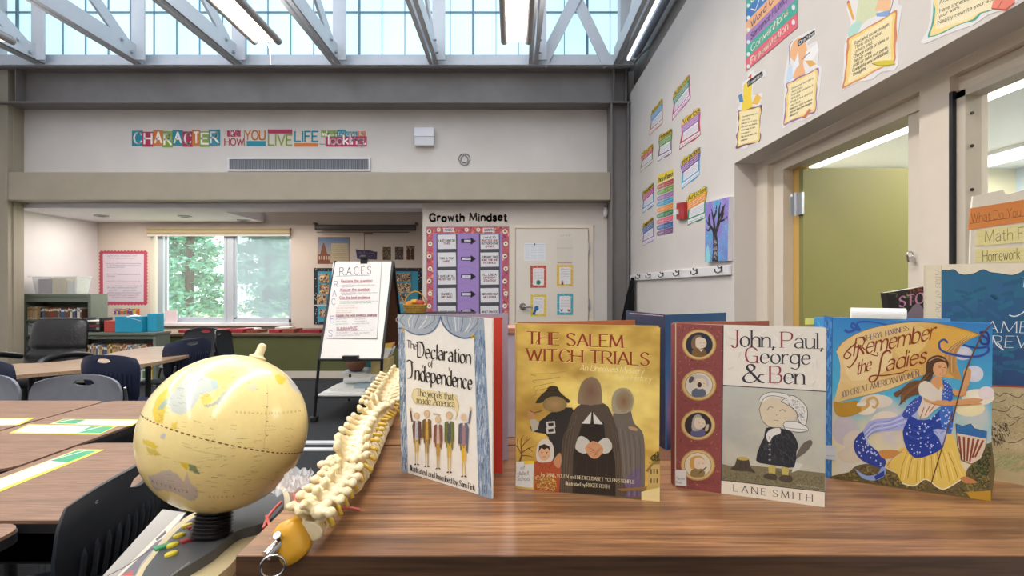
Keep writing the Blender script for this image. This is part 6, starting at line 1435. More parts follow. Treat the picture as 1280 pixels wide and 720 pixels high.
def s2(A):
    card(A, [(834, 84), (996, 84), (998, 206), (832, 206)], 'CDC2B4'); A.k += 8; A.rect(858, 84, 966, 134, MG); A.text("It's", (880, 128), (948, 128), 40, 'EEE6DC', .17); A.text('HOW', (838, 202), (990, 202), 52, MG, .17)
def s3(A):
    card(A, [(992, 80), (1166, 80), (1166, 210), (992, 210)], 'CDC2B4'); A.k += 8; A.text('YOU', (1000, 158), (1160, 158), 72, OR, .16); A.rect(1014, 168, 1166, 210, TE)
def s4(A):
    card(A, [(22, 54), (162, 54), (162, 150), (22, 150)], 'CDC2B4'); A.k += 8; A.rect(22, 54, 162, 78, MG); A.text('LIVE', (26, 144), (160, 144), 58, GR_, .15)
def s5(A):
    card(A, [(172, 62), (312, 62), (312, 152), (172, 152)], 'CDC2B4'); A.k += 8; A.text('LIFE', (178, 122), (308, 122), 56, TE, .16); A.rect(174, 132, 310, 152, OR)
def s6(A):
    for w_, x0, x1, y0, y1, c in (('when', 326, 420, 60, 98, GR_), ('no', 418, 468, 56, 94, TE), ('one', 466, 534, 66, 98, TE), ('is', 540, 580, 64, 96, OR)):
        card(A, [(x0, y0), (x1, y0), (x1, y1), (x0, y1)], c); A.k += 8; A.text(w_, (x0+8, y1-7), (x1-8, y1-7), 28, 'EEE6DC', .16)
    A.k += 8; card(A, [(352, 97), (588, 93), (588, 152), (352, 152)], MG); A.k += 8; A.text('looking.', (368, 138), (580, 138), 48, 'F2E4E4', .17); A.line([(318, 138), (352, 139)], 4, '5E7A8A')
sign('word CHARACTER on overlapping teal, magenta, orange and green tiles on the wall', s1, C1)
sign("small sign reading IT'S HOW in magenta on the upper wall", s2, C1); sign('sign reading YOU in orange over a teal bar on the upper wall', s3, C1)
sign('sign reading LIVE in green under a magenta bar on the upper wall', s4, C2); sign('sign reading LIFE in teal over an orange bar on the upper wall', s5, C2)
sign('sign reading when no one is looking, at the right end of the motto', s6, C2)
# grille, box, ring
def X_(u, Y): return (u-640)/640*Y
def Z_(v, Y): return 1.26+(360-v)/640*Y
vg = thing('vent_grille', 'long white ventilation grille on the wall below the motto', 'vent', (-2.8, 6.69, 2.78))
x0, x1, z0, z1 = X_(285, 6.69), X_(463, 6.69), Z_(214, 6.69), Z_(197, 6.69)
MB().box(x0, 6.675, z0, x1, 6.699, z0+.022).box(x0, 6.675, z1-.022, x1, 6.699, z1).box(x0, 6.675, z0+.0221, x0+.022, 6.699, z1-.0221).box(x1-.022, 6.675, z0+.0221, x1, 6.699, z1-.0221).build('grille_frame', m_wallw, vg)
MB().box(x0+.02, 6.694, z0+.02, x1-.02, 6.6985, z1-.02).build('backing', mat('vent_shadow_grey', '55585E', .8), vg)
w = MB(); k = x0+.03
while k < x1-.03: w.box(k, 6.68, z0+.023, k+.006, 6.693, z1-.023); k += .0185
w.build('louvres', mat('vent_louvre_grey', '9A9CA2', .5), vg)
wb = thing('wall_speaker', 'small white box mounted on the wall right of the motto', 'wall box', (X_(530, 6.66), 6.69, Z_(181, 6.66)))
x0, x1 = X_(517.5, 6.6), X_(542, 6.6); z0, zm, z1 = Z_(181, 6.6), Z_(171, 6.6), Z_(159, 6.6)
MB().box(x0, 6.60, zm+.004, x1, 6.699, z1, bev=.01).build('upper_case', mat('white_plastic', 'D9DADF', .5), wb); MB().hexa([(x0+.005, 6.62, z0), (x1-.002, 6.62, z0), (x1-.002, 6.602, zm), (x0+.005, 6.602, zm)], (0, .07, 0)).build('lower_case', mat('white_plastic', 'D9DADF', .5), wb)
rg_ = thing('ring_ornament', 'thin dark ring-shaped outline ornament on the upper wall', 'ornament', (X_(580.5, 6.69), 6.69, Z_(199, 6.69)))
cx, cz = X_(580.5, 6.69), Z_(199, 6.69); w = MB()
for a0_ in (100, 220, 340):
    w.tube([(cx+r*math.cos(R(a)), 6.692, cz+r*math.sin(R(a))) for r, a in [(.075, a0_+k*10) for k in range(11)]+[(.045, a0_+100-k*10) for k in range(11)]], .005, n=6, closed=True)
w.build('wire', mat('dark_wire', '6A7078', .5), rg_)
ms = thing('motion_sensor', 'small white motion sensor on the wall beside the steel column', 'sensor', (1.2, 6.67, 2.2))
MB().lathe([(0, -.07), (.025, -.06), (.032, 0), (.025, .06), (0, .065)], Matrix.Translation((1.215, 6.655, 2.25)), 16).build('sensor_body', mat('white_plastic', 'D9DADF', .5), ms, 180); MB().box(1.205, 6.66, 2.31, 1.225, 6.70, 2.33).build('bracket', m_black, ms)
# growth display
def letters(name, label, txt, p0, p1, h, col, w_, crop_, Y, cat='wall lettering'):
    t = thing(name, label, cat, tuple(wallart(Y).crop(*crop_).to3((p0[0]+p1[0])/2, p0[1], 0)))
    tot = sum(.45 if c == ' ' else FONT[c][0]+.24 for c in txt)-.24; x = 0; L = p1[0]-p0[0]; i = 0
    for c in txt:
        if c == ' ': x += .45; continue
        g = FONT[c][0]; A = wallart(Y).crop(*crop_); dy = (0, -3, 2, -1, 1)[i % 5]; a, b = p0[0]+L*x/tot, p0[0]+L*(x+g)/tot
        y = p0[1]+(p1[1]-p0[1])*x/tot+dy
        A.text(c, (a, y), (max(b, a+2), y), h, 'D8CFC4', w_*1.35); A.text(c, (a, y), (max(b, a+2), y), h, col, w_); A.build('letter', PAPER, t); x += g+.24; i += 1
CJ = (525, 255, 5.142)
letters('wall_lettering', 'black cut-out letters reading Growth Mindset above the purple display', 'Growth Mindset', (62, 110), (556, 106), 46, '1E1A1A', .24, CJ, 6.7)
bd = thing('bulletin_board', 'purple display board with flowered border and two columns of cards', 'bulletin board', (X_(585, 6.69), 6.69, .9))
A = wallart(6.694, off=5e-4).crop(*CJ); card(A, [(42, 146), (572, 145), (572, 830), (42, 830)], 'B8606C', (0, .006, 0)); A.k += 10
A.hatch([(42, 146), (572, 145), (572, 830), (42, 830)], ['D98A6A', 'A83A5A', 'B04A86', 'E0B08A', '8E3A50', 'D8604A'], 1500, 18, 8, .5, 1.6, 4)
for k in range(9):
    for x in (62, 548): A.ell(x+(k % 2)*6-3, 176+k*80, 14, 15, 'E4DCC2'); A.ell(x+(k % 2)*6-3, 176+k*80, 6, 6, '3A4A52', 10)
for x in (120, 300, 375, 460): A.ell(x, 166, 13, 13, 'E4DCC2'); A.ell(x, 166, 5, 5, '3A4A52', 10)
A.build('border', PAPER, bd)
A = wallart(6.692).crop(*CJ); A.rect(84, 188, 530, 800, '9C82BE')
for x in (112, 385): A.rect(x-6, 192, x+128, 800, '4A4A52'); A.hatch([(x-6, 192), (x+128, 192), (x+128, 800), (x-6, 800)], ['7A7A80'], 200, 3, 2.4, 0, 1.5, x)
for k in range(5): A.line([(250, 300+k*110), (300, 290+k*110), (360, 310+k*112)], 2, '8A70AE', 5)
A.build('backing', PAPER, bd)
L1 = [["I JUST CAN'T DO", 'THIS!'], ['THIS IS TOO', 'HARD!'], ['I GIVE UP. I\'LL', 'NEVER GET IT!'], ['I MADE A', 'MISTAKE!'], ["I CAN'T MAKE", 'THIS ANY BETTER']]
L2 = [['I HAVE TO', 'PRACTICE AND', 'PUT FORTH THE', 'EFFORT'], ['THIS MAY TAKE', 'SOME TIME AND', 'PATIENCE!'], ["I'LL USE A", 'DIFFERENT', 'STRATEGY!'], ['MISTAKES HELP', 'ME LEARN!'], ['WHAT CAN I DO', 'TO IMPROVE']]
for k in range(5):
    for x, L, dx in ((112, L1[k], 0), (388, L2[k], 0)):
        y0 = 198+k*114+k*.5; A = wallart(6.690).crop(*CJ); card(A, [(x, y0), (x+118, y0-2), (x+120, y0+90), (x+2, y0+92)], 'D9D8DA', (0, .0006, 0)); A.k += 5; n = len(L)
        for i, t in enumerate(L): ln = min(104, 8.6*len(t)); A.text(t, (x+60-ln/2, y0+46+(i-(n-1)/2)*19+7), (x+60+ln/2, y0+45+(i-(n-1)/2)*19+7), 12, ('8E3A4A' if (i == n-1 or (i == 1 and n > 2)) else '2A262A'), .22)
        A.build('card', PAPER, bd)
    y = 238+k*114; A = wallart(6.690).crop(*CJ); x = 264
    A.poly([(x, y-12), (x+62, y-14), (x+62, y-24), (x+96, y), (x+62, y+24), (x+62, y+13), (x, y+12)], '1C1A1E'); A.rect(x+(20 if k == 0 else 8), y-8, x+62, y+8, 'D4D0DC'); A.scrawl((x+24, y+4), (x+58, y+3), 8, '3A3A44', 1.6, k); A.build('arrow', PAPER, bd)
for x0, x1, t in ((150, 216, 'FIXED'), (404, 478, 'GROWTH')):
    A = wallart(6.690).crop(*CJ); card(A, [(x0, 154), (x1, 153), (x1, 180), (x0, 181)], 'DAD6D2', (0, .0006, 0)); A.k += 5; A.text(t, (x0+10, 174), (x1-8, 173), 14, '3A4660', .2); A.build('header', PAPER, bd)
# papers on the cream door
CD = (645, 280, 6)
def paper(label, quad, col, fn, Y=6.6545, crop_=CD, cat='notice', group='papers on the cream door'):
    A = wallart(Y, 2e-5, 1e-3).crop(*crop_); card(A, quad, col, (0, .0006, 0)); A.k += 5; fn(A); tag(A.build('notice', PAPER), label, cat, group)
def f_(A):
    A.line([(62, 154), (220, 154)], 2, '8A93A0'); A.rect(136, 144, 144, 160, '4A4A50')
    for k in range(9):
        for x0, x1 in ((70, 100), (112, 155), (165, 212)): A.scrawl((x0, 172+k*11), (x1, 172+k*11), 5, 'A3AAB6', 1.6, k)
paper('plain white typed sheet, upper left on the cream door', [(60, 142), (222, 142), (224, 275), (58, 277)], 'DADDE2', f_)
def f_(A):
    A.scrawl((330, 96), (405, 94), 20, '8A8A80', 2.4, 3)
    for k in range(17): A.line([(306, 112+k*11), (424, 111+k*11)], 1, 'B9B6A8')
    for k in range(9): A.line([(310+k*14, 112), (310+k*14, 288)], .8, 'B9B6A8')
    A.rect(304, 176, 426, 184, 'C4BFB0'); A.line([(310, 292), (420, 292)], 5, 'A87A78')
paper('tall handwritten chart sheet, upper right on the cream door', [(300, 70), (428, 70), (428, 296), (304, 298)], 'D5CEC0', f_)
def cert(bc, q, seal):
    def g(A):
        x0, y0, x1, y1 = q; A.hatch([(x0+2, y0+2), (x1-2, y0+2), (x1-2, y1-2), (x0+2, y1-2)], [mix(bc, '000000', .35), mix(bc, 'FFFFFF', .35), mix(bc, '000000', .15)], 160, 8, 4, .5, 1.6, 5)
        A.poly([(p[0]+x0+18, p[1]+y0+18) for p in rrect(0, 0, x1-x0-36, y1-y0-36, 8, 3)], 'DDD9DA'); w_ = x1-x0
        A.scrawl((x0+32, y0+36), (x1-30, y0+36), 10, '4A4A5A', 2.2, 1)
        for k in range(5): A.scrawl((x0+28, y0+54+k*12), (x1-28, y0+54+k*12), 6, ('7A7A86', 'B0606A')[k == 3], 1.6, k)
        seal(A, x0, y0, x1, y1)
    return g
for lb, q, bc, seal in (('red-bordered notice with a green seal on the cream door', (108, 312, 228, 478), 'B8503E', lambda A, a, b, c, d: (A.ell((a+c)/2, d-40, 17, 18, '3A8A6A'), A.ell((a+c)/2, d-40, 9, 10, '2E6A58'))),
                        ('yellow-bordered notice on the right of the cream door', (306, 306, 428, 468), 'D9B64A', lambda A, a, b, c, d: (A.rect(a+34, d-36, a+50, d-12, '5A4A6A'), A.ell(a+42, d-38, 9, 9, 'C9A07A'))),
                        ('yellow-bordered notice with a blue ribbon low on the cream door', (110, 530, 228, 692), 'DCC04A', lambda A, a, b, c, d: (A.poly([(a+10, d-14), (a+26, d-50), (a+44, d-44), (a+30, d-8)], '2A5E92'), A.ell(a+44, d-60, 17, 18, '2E6AA6'))),
                        ('teal-bordered notice with two small hearts low on the cream door', (308, 522, 428, 682), '4AA2B0', lambda A, a, b, c, d: [A.poly([(x-12, d-40), (x-5, d-44), (x, d-38), (x+5, d-44), (x+12, d-40), (x, d-20)], cc2) for x, cc2 in ((a+34, '5A4A7A'), (c-32, 'A84A4A'))])):
    paper(lb, [(q[0], q[1]), (q[2], q[1]), (q[2], q[3]), (q[0], q[3])], bc, cert(bc, q, seal))
# alcove back wall
CP = (0, 240, 2.5725)
A = wallart(8.2, 5e-5).crop(*CP); out = []
def scal(x0, y0, x1, y1, n, m, r):
    o = []
    for k in range(n*2): o.append((x0+(x1-x0)*k/(n*2), y0-(r if k % 2 else 0)))
    for k in range(m*2): o.append((x1+(r if k % 2 else 0), y0+(y1-y0)*k/(m*2)))
    for k in range(n*2): o.append((x1-(x1-x0)*k/(n*2), y1+(r if k % 2 else 0)))
    for k in range(m*2): o.append((x0-(r if k % 2 else 0), y1-(y1-y0)*k/(m*2)))
    return o
sc = scal(322, 191, 472, 361, 14, 16, 4); f3d = [A.to3(*p) for p in sc]; A.face([p+Vector((0, .001, 0)) for p in f3d], [H('B04A5E')]*len(sc)); A.poly(sc, 'B04A5E'); A.poly([(331, 198), (463, 199), (462, 353), (332, 352)], 'CFC6D2')
for k, (y, x, x2, c) in enumerate(((208, 345, 440, '5E6A92'), (216, 350, 432, 'A8606E'), (232, 340, 368, 'B0606E'), (232, 372, 455, '5A6084'), (238, 340, 450, '5A6084'), (244, 345, 400, '5A6084'), (266, 340, 375, 'B0705E'), (267, 378, 450, '5A6084'), (273, 345, 370, '5A6084'), (291, 340, 450, 'B05A6A'), (304, 342, 455, '5A6084'), (310, 345, 440, '5A6084'), (318, 350, 375, '5A6084'), (318, 395, 440, '4A5074'), (326, 345, 455, '5A6084'), (334, 350, 450, '8A6074'), (341, 360, 440, '5A6084'))): A.scrawl((x, y), (x2, y), 5 if k not in (0, 1, 9) else 8, c, 1.2, k)
tag(A.build('handwritten_poster', PAPER), 'handwritten poster with red scalloped border left of the window', 'poster')
CA = (380, 270, 4.8)
pj = thing('projector_screen', 'rolled-up projector screen with hanging cord on the alcove wall', 'projector screen', (X_(456, 8.1), 8.1, 2.1))
x0, x1 = X_(394, 8.08), X_(519, 8.08)
MB().cyl((x0, 8.10, Z_(284.5, 8.1)), (x1, 8.10, Z_(284.5, 8.1)), .048, n=18).build('case', mat('screen_case', '4A4644', .5), pj, 40)
MB().box(x0-.03, 8.07, Z_(281, 8.1), x0, 8.2, Z_(278, 8.1)).box(x1, 8.07, Z_(281, 8.1), x1+.03, 8.2, Z_(278, 8.1)).box(x0+.02, 8.09, Z_(291, 8.1), x1-.1, 8.11, Z_(289.6, 8.1)).build('bottom_bar', mat('screen_bar', '6A584A', .5), pj)
MB().cyl((X_(455.5, 8.1), 8.10, Z_(291, 8.1)), (X_(455.5, 8.1), 8.10, Z_(322, 8.1)), .005, n=6).box(X_(455, 8.1), 8.09, Z_(293, 8.1), X_(466, 8.1), 8.105, Z_(291, 8.1)).build('cord', mat('brown_cord', '6A4E3A', .7), pj)
def wpost(name, label, quad, col, fn, cat='poster', group='pictures on the alcove wall'):
    A = wallart(8.2, 5e-5).crop(*CA); card(A, quad, col); A.k += 5; fn(A); tag(A.build(name, PAPER), label, cat, group)
def f_(A):
    A.grid([(88, 132), (272, 132), (270, 280), (86, 280)], 6, 8, lambda a, b: mix('5A7498', 'B9A98A', b)); A.poly([(82, 286), (82, 232), (98, 228), (106, 190), (118, 155), (130, 190), (140, 228), (158, 232), (158, 286)], '7A4A3A')
    for k in range(5): A.rect(90+k*14, 240, 96+k*14, 262, 'C9B49A')
    A.rect(165, 165, 262, 260, 'B5A88A')
    for k in range(7): A.scrawl((170, 178+k*12), (258, 178+k*12), 6, '7A6A54', 1.6, k)
wpost('building_poster', 'poster of a brick tower building above the easel', [(82, 126), (278, 126), (276, 288), (80, 288)], '8E6A4A', f_)
wpost('flag_picture', 'dark purple waving flag cut-out above the easel clip', [(312, 200), (440, 215), (436, 262), (318, 256)], '3A3450', lambda A: (A.poly([(310, 198), (340, 206), (380, 202), (440, 218), (428, 236), (442, 256), (390, 248), (340, 262), (318, 250)], '3E3656'), A.hatch([(320, 210), (430, 222), (420, 250), (330, 250)], ['6A5A7A', '8A7A8A', '2A2438'], 60, 12, 3, .2, .4, 2)))
for lb, q, c in (('leftmost of three small dark pictures on the alcove wall', (472, 186, 522, 264), '5E5A3E'), ('middle of three small dark pictures on the alcove wall', (546, 186, 597, 262), '4A3E4A'), ('rightmost of three small pictures, two brown figures, on the alcove wall', (612, 178, 664, 264), 'A8937A')):
    wpost('small_picture', lb, [(q[0], q[1]), (q[2], q[1]), (q[2], q[3]), (q[0], q[3])], c, lambda A, q=q, c=c: (A.hatch([(q[0], q[1]), (q[2], q[1]), (q[2], q[3]), (q[0], q[3])], ['3A2E28', '6A5A44', '8A7A5E', '2A2428'], 110, 10, 4, 1, 1.5, int(q[0])), [A.poly([(x-8, q[3]-3), (x-9, q[1]+30), (x, q[1]+8), (x+9, q[1]+30), (x+8, q[3]-3)], '4A3024') for x in ((q[0]+15, q[2]-14) if c == 'A8937A' else ())]))
tb_ = thing('bulletin_board', 'teal bulletin board with dark starred border and picture cards behind the easel', 'bulletin board', (X_(456, 8.19), 8.19, .7))
A = wallart(8.19, 5e-5).crop(*CA); card(A, [(58, 312), (706, 312), (706, 650), (58, 650)], '24262E', (0, .008, 0)); A.k += 10; A.rect(82, 332, 686, 634, '3E93AE'); rr = random.Random(3)
for k in range(70):
    x, y = rr.choice(((rr.uniform(62, 80), rr.uniform(316, 646)), (rr.uniform(688, 704), rr.uniform(316, 646)), (rr.uniform(62, 700), rr.uniform(315, 330)), (rr.uniform(62, 700), rr.uniform(636, 648)))); A.ell(x, y, 3, 3, ('9AA0A8', 'C9C4B4', '5A7A9A')[k % 3], 6)
A.line([(60, 536), (704, 520)], 8, 'B9C0C6'); A.build('backing', PAPER, tb_)
for i, (x0, y0, x1, y1) in enumerate(((90, 348, 150, 400), (92, 408, 148, 465), (78, 472, 136, 528), (92, 560, 140, 606), (530, 345, 580, 392), (585, 345, 638, 392), (556, 404, 600, 462), (604, 404, 642, 460), (576, 466, 610, 512))):
    A = wallart(8.18, 5e-5).crop(*CA); card(A, [(x0, y0), (x1, y0), (x1, y1), (x0, y1)], 'B09A7A'); A.k += 5; A.hatch([(x0, y0), (x1, y0), (x1, y1), (x0, y1)], ['5A3A2A', 'C9A05A', '3A3A44', '7A4A3A', 'D8C9A8'], 60, 10, 6, .8, 1.5, i); A.build('picture_card', PAPER, tb_)

# ---------------------------------------------------------------- right wall
def rwall(X=1.5, step=3e-5, off=.0012): return Art((X, 0, 0), (-1, 0, 0), step, off)
CR1, CR2 = (795, 85, 6), (795, 190, 4.5)
def shield(label, title, q, crop_, band, border, k):
    A = rwall().crop(*crop_); P = lambda s, t: Q(q, s, t)
    o = [(.02, .14), (.2, .03), (.5, .06), (.8, -.02), (.98, .04), (1.0, .2), (.96, .5), (.99, .76), (1.0, .92), (.7, .97), (.35, .95), (0, 1.0), (.0, .78), (.06, .5), (0, .26)]
    f = [A.to3(*P(*p)) for p in o]; A.face([p+Vector((.001, 0, 0)) for p in f], [H('D8D6D2')]*len(o)); A.face(f, [H(border)]*len(o)); A.k += 3
    A.poly([P(*p) for p in ((.10, .24), (.91, .12), (.88, .5), (.9, .74), (.10, .77), (.14, .5))], 'DDDCE0'); A.poly([P(*p) for p in ((.03, .26), (.97, .12), (.94, .42), (.07, .52))], band)
    A.poly([P(*p) for p in ((.03, .15), (.2, .04), (.5, .07), (.8, -.01), (.96, .05), (.97, .16), (.04, .27))], 'D9BC3A')
    d = math.hypot(q[3][0]-q[0][0], q[3][1]-q[0][1]); A.text(title, P(.08, .24), P(.94, .13), d*.15, '4A3A1C', .16)
    for i in range(3): A.scrawl(P(.1, .34+i*.06), P(.88, .24+i*.065), d*.035, 'E4DCE4', d*.012, i)
    for i in range(4): A.scrawl(P(.14, .58+i*.05), P(.86, .53+i*.05), d*.03, '8A8A96', d*.009, i+3)
    A.poly([P(*p) for p in ((.03, .82), (.5, .80), (.97, .78), (.97, .9), (.5, .92), (.03, .96))], 'DDD6DC'); A.scrawl(P(.1, .91), P(.9, .87), d*.04, border, d*.014, 7)
    tag(A.build('grammar_poster', PAPER), label, 'poster', 'grammar posters on the right wall')
sh = [('Adverbs', [(115, 312), (202, 222), (205, 425), (100, 508)], CR1, '2A8AC0', 'A8764A', 'blue-banded grammar poster, upper left of the cluster'),
      ('Adjectives', [(278, 175), (408, 38), (412, 240), (272, 398)], CR1, '1E7A54', 'B04A86', 'dark green-banded grammar poster, topmost on the right wall'),
      ('Verbs', [(345, 372), (484, 292), (486, 520), (326, 616)], CR1, '9A62A8', 'B03A46', 'purple-banded Verbs poster with red border'),
      ('Pronouns', [(172, 492), (276, 450), (268, 655), (164, 706)], CR1, '5E8E3E', '6E5A78', 'leaf green-banded grammar poster with purple-grey border'),
      ('Nouns', [(40, 628), (132, 562), (128, 715), (34, 785)], CR1, 'B0343E', '84964A', 'red-banded Nouns poster nearest the steel column'),
      ('Interjections', [(248, 36), (368, -36), (358, 142), (258, 212)], CR2, '7A4890', '34A0C8', 'purple-banded Interjections poster with cyan border'),
      ('Prepositions', [(34, 218), (103, 166), (103, 310), (38, 346)], CR2, 'B0347A', '3A8CB8', 'magenta-banded grammar poster with blue border'),
      ('Conjunctions', [(35, 396), (101, 362), (103, 506), (39, 532)], CR2, '2A5E96', '8E76A0', 'dark blue-banded grammar poster, lowest in the cluster'),
      ('Articles', [(282, 238), (406, 188), (388, 386), (290, 416)], CR2, 'DE8E2A', '2E8A62', 'orange-banded grammar poster beside the red alarm')]
for i, (t, q, c, b_, bo, lb) in enumerate(sh): shield(lb, t, q, c, b_, bo, i)
q = [(120, 132), (214, 92), (210, 466), (118, 486)]; A = rwall().crop(*CR2); P = lambda s, t: Q(q, s, t)
A.solid([A.to3(*P(0, 1)), A.to3(*P(1, 1)), A.to3(*P(1, 0)), A.to3(*P(0, 0))], (.001, 0, 0), 'D9D4CC'); A.k += 4; A.poly([P(.02, .0), P(1, 0), P(.98, .13), P(.02, .14)], 'E0C64A'); A.text('Parts of Speech', P(.08, .12), P(.94, .1), 24, '3A5A3A', .13)
for k, (c1, c2) in enumerate((('B03A32', 'B03A32'), ('6A9A3A', '6A9A3A'), ('9A6AA4', '9A6AA4'), ('2E9ABC', '2E9ABC'), ('E08A2A', 'E08A2A'), ('2E8050', '2E8050'), ('D85A7A', 'D85A7A'), ('2A62A0', '2A62A0'), ('7A4A82', '7A4A82'))):
    t0 = .15+k*.092; A.poly([P(.42, t0), P(.99, t0-.005), P(.98, t0+.08), P(.42, t0+.084)], mix(c2, '000000', .08)); A.poly([P(0, t0+.02), P(.1, t0+.005), P(.42, t0), P(.48, t0+.042), P(.42, t0+.082), P(.1, t0+.082), P(0, t0+.065)], mix(c1, 'FFFFFF', .12)); A.scrawl(P(.08, t0+.055), P(.38, t0+.05), 9, 'E9E0D4', 2, k); A.scrawl(P(.5, t0+.04), P(.93, t0+.035), 6, 'E9E0D4', 1.2, k); A.scrawl(P(.5, t0+.065), P(.85, t0+.06), 6, 'E9E0D4', 1.2, k+1)
tag(A.build('parts_chart', PAPER), 'tall chart of nine coloured tabs under a yellow title on the right wall', 'poster')
# alarm, canvas, rail
al = thing('fire_alarm', 'red fire alarm with white strobe on the right wall', 'fire alarm', (1.47, 4.55, 1.8))
a1_ = rwall(1.47).crop(*CR2); p_ = [a1_.to3(*p, 0) for p in ((228, 380), (270, 376), (270, 282), (228, 288))]
MB().hexa(p_, (.029, 0, 0)).build('alarm_body', mat('alarm_red', 'A8242A', .4), al)
a2_ = rwall(1.455).crop(*CR2); p_ = [a2_.to3(*p, 0) for p in ((214, 352), (232, 350), (232, 322), (214, 326))]; MB().hexa(p_, (.014, 0, 0)).build('strobe', mat('strobe_white', 'DADADA', .3), al)
aa = rwall(1.47, off=4e-4).crop(*CR2); [aa.line([(250, 305+k*16), (258, 304+k*16)], 5, 'D8B0A8') for k in range(4)]; aa.build('alarm_lettering', PAPER, al)
q = [(390, 286), (522, 252), (516, 612), (388, 618)]; A = rwall(1.468, 3e-5, 1e-4).crop(*CR2); P = lambda s, t: Q(q, s, t)
A.solid([A.to3(*P(0, 1)), A.to3(*P(1, 1)), A.to3(*P(1, 0)), A.to3(*P(0, 0))], (.031, 0, 0), 'D8D6DC')
def tf(a, b):
    n = noise.fractal(Vector((a*3, b*5, 9)), 1, 2, 4); return mix(mix('8E7AC8', '4A86C8', max(0, min(1, b*1.5-.3+n))), mix('B0A4DC', '6AA6D0', .5+n), max(0, min(1, .35+n)))
A.grid([P(0, 0), P(1, 0), P(1, 1), P(0, 1)], 14, 26, tf); A.poly([P(.02, 1), P(.04, .85), P(.12, .7), P(.2, .86), P(.22, 1)], '8ED0D4', 2)
T_ = '241F26'
A.line([P(.44, 1), P(.46, .8), P(.44, .62), P(.40, .5)], 34, T_, 5, 20)
for br_ in ([(.42, .56), (.26, .42), (.14, .38), (.06, .3)], [(.42, .54), (.38, .36), (.3, .2), (.26, .12)], [(.44, .56), (.56, .44), (.66, .34), (.82, .24)], [(.5, .5), (.58, .32), (.6, .16), (.66, .06)], [(.66, .36), (.86, .34), (.95, .3)], [(.34, .3), (.46, .2), (.48, .08)], [(.2, .4), (.16, .28), (.18, .2)], [(.26, .42), (.14, .48), (.06, .44)], [(.72, .32), (.78, .16), (.86, .1)], [(.58, .3), (.7, .22), (.74, .12)]): A.line([P(*p) for p in br_], 15, T_, 5, 3)
A.hatch([P(.36, .98), P(.56, .98), P(.52, .62), P(.38, .6)], ['8A7E94', 'B0A4B4'], 60, 12, 2.5, 1.3, .5, 2)
for k in range(40): rr2 = rr.uniform(1, 2.4); A.ell(*P(rr.random(), rr.random()), rr2, rr2, 'D8D4E8', 6, up=False) if False else A.ell(*P(rr.random(), rr.random()), rr2, rr2, 'D8D4E8', 6)
tag(A.build('tree_painting', SATIN), 'small canvas painting of a bare tree on purple and blue', 'painting')
hr = thing('hook_rail', 'white coat hook rail along the right wall with dark hooks', 'coat rail', (1.49, 4.9, 1.35))
MB().box(1.478, 3.49, 1.35, 1.4999, 6.42, 1.42, bev=.004).build('rail', mat('white_rail', 'DCDADA', .45), hr)
for u in (799, 812, 828, 847.5, 870, 901):
    y = 1.47*640/(u-640); MB().tube([(1.478, y, 1.405), (1.455, y, 1.40), (1.445, y, 1.42)], .005, n=6).tube([(1.478, y, 1.385), (1.45, y, 1.365), (1.43, y, 1.375), (1.428, y, 1.395)], .005, n=6).box(1.473, y-.012, 1.375, 1.4778, y+.012, 1.415).build('hook', mat('dark_hook', '4A4A50', .35, .7), hr)
w = MB(); g = {}
for i in range(9):
    for j in range(13):
        t = j/12; x = 1.462-.15*t*(1-i/8)-.004*math.sin(i*1.9+t*5); g[i, j] = w.b.verts.new((x, 6.28-.02*i+.015*math.sin(i*1.7), 1.39-.62*t))
for i in range(8):
    for j in range(12): w.b.faces.new((g[i, j], g[i+1, j], g[i+1, j+1], g[i, j+1]))
bmesh.ops.solidify(w.b, geom=w.b.faces[:], thickness=.006); tag(w.build('black_cloth', mat('black_cloth', '121214', .9), None, 180), 'black cloth bag hanging from the far end of the hook rail', 'bag')
# writing-process posters
C3, C4 = (910, 0, 3.692), (1040, 0, 5.333)
def cut(A, o, col, curl=.004):
    f = [A.to3(*p) for p in o]; n = len(f); b = [p+Vector((.0012, 0, 0)) for p in f]; c = H(col); A.face(f, [c]*n); A.face(b[::-1], [c]*n)
    for i in range(n): A.face([f[i], b[i], b[(i+1) % n], f[(i+1) % n]], [c]*4)
    A.k += 4
def wob(q, n, m, r, seed):
    rr = random.Random(seed); o = []
    for a, b, k in ((q[0], q[1], n), (q[1], q[2], m), (q[2], q[3], n), (q[3], q[0], m)):
        for i in range(k): t = i/k; o.append((a[0]+(b[0]-a[0])*t+rr.uniform(-r, r)+(r if i % 2 else -r)*.6, a[1]+(b[1]-a[1])*t+rr.uniform(-r, r)))
    return o
wp_ = 'writing process posters on the right wall'
A = rwall(1.4985).crop(*C3)
bands = ['4AA598', 'D0606A', '4AA598', '3A78B8', 'E0A878', '9A7AAE', '3FA08C', 'D2606C']; tt = ['', 'Ideas', 'Organization', 'Voice', 'Word Choice', 'Sentence Fluency', 'Conventions', 'Presentation']
def bq(k0, k1): return [(84, 328-(8-k0)*56), (322, 126-(8-k0)*68), (322, 126-(8-k1)*68), (84, 328-(8-k1)*56)]
q = bq(1, 8); cut(A, [q[0], q[1], q[2], q[3]], 'C9C4C0')
for k in range(1, 8):
    q = bq(k, k+1); A.poly(q, bands[k]); tl, tr_, br_, bl_ = q; A.text(tt[k], (bl_[0]+24, bl_[1]-24-8), (br_[0]-44, br_[1]+30-22), 30, ('F0E6D2', '3A3A6A', '6A4A86')[0 if k in (2, 3, 6, 7) else 2 if k == 5 else 1], .15, h1=36)
    A.ell(tr_[0]-18, (tr_[1]+br_[1])/2+10, 8, 13, 'D9D4DC', 10); A.ell(bl_[0]+12, bl_[1]-22, 8, 10, 'CFE0E0', 10)
tag(A.build('traits_poster', PAPER), 'poster of slanted coloured bands ending in Presentation, high on the right wall', 'poster', wp_)
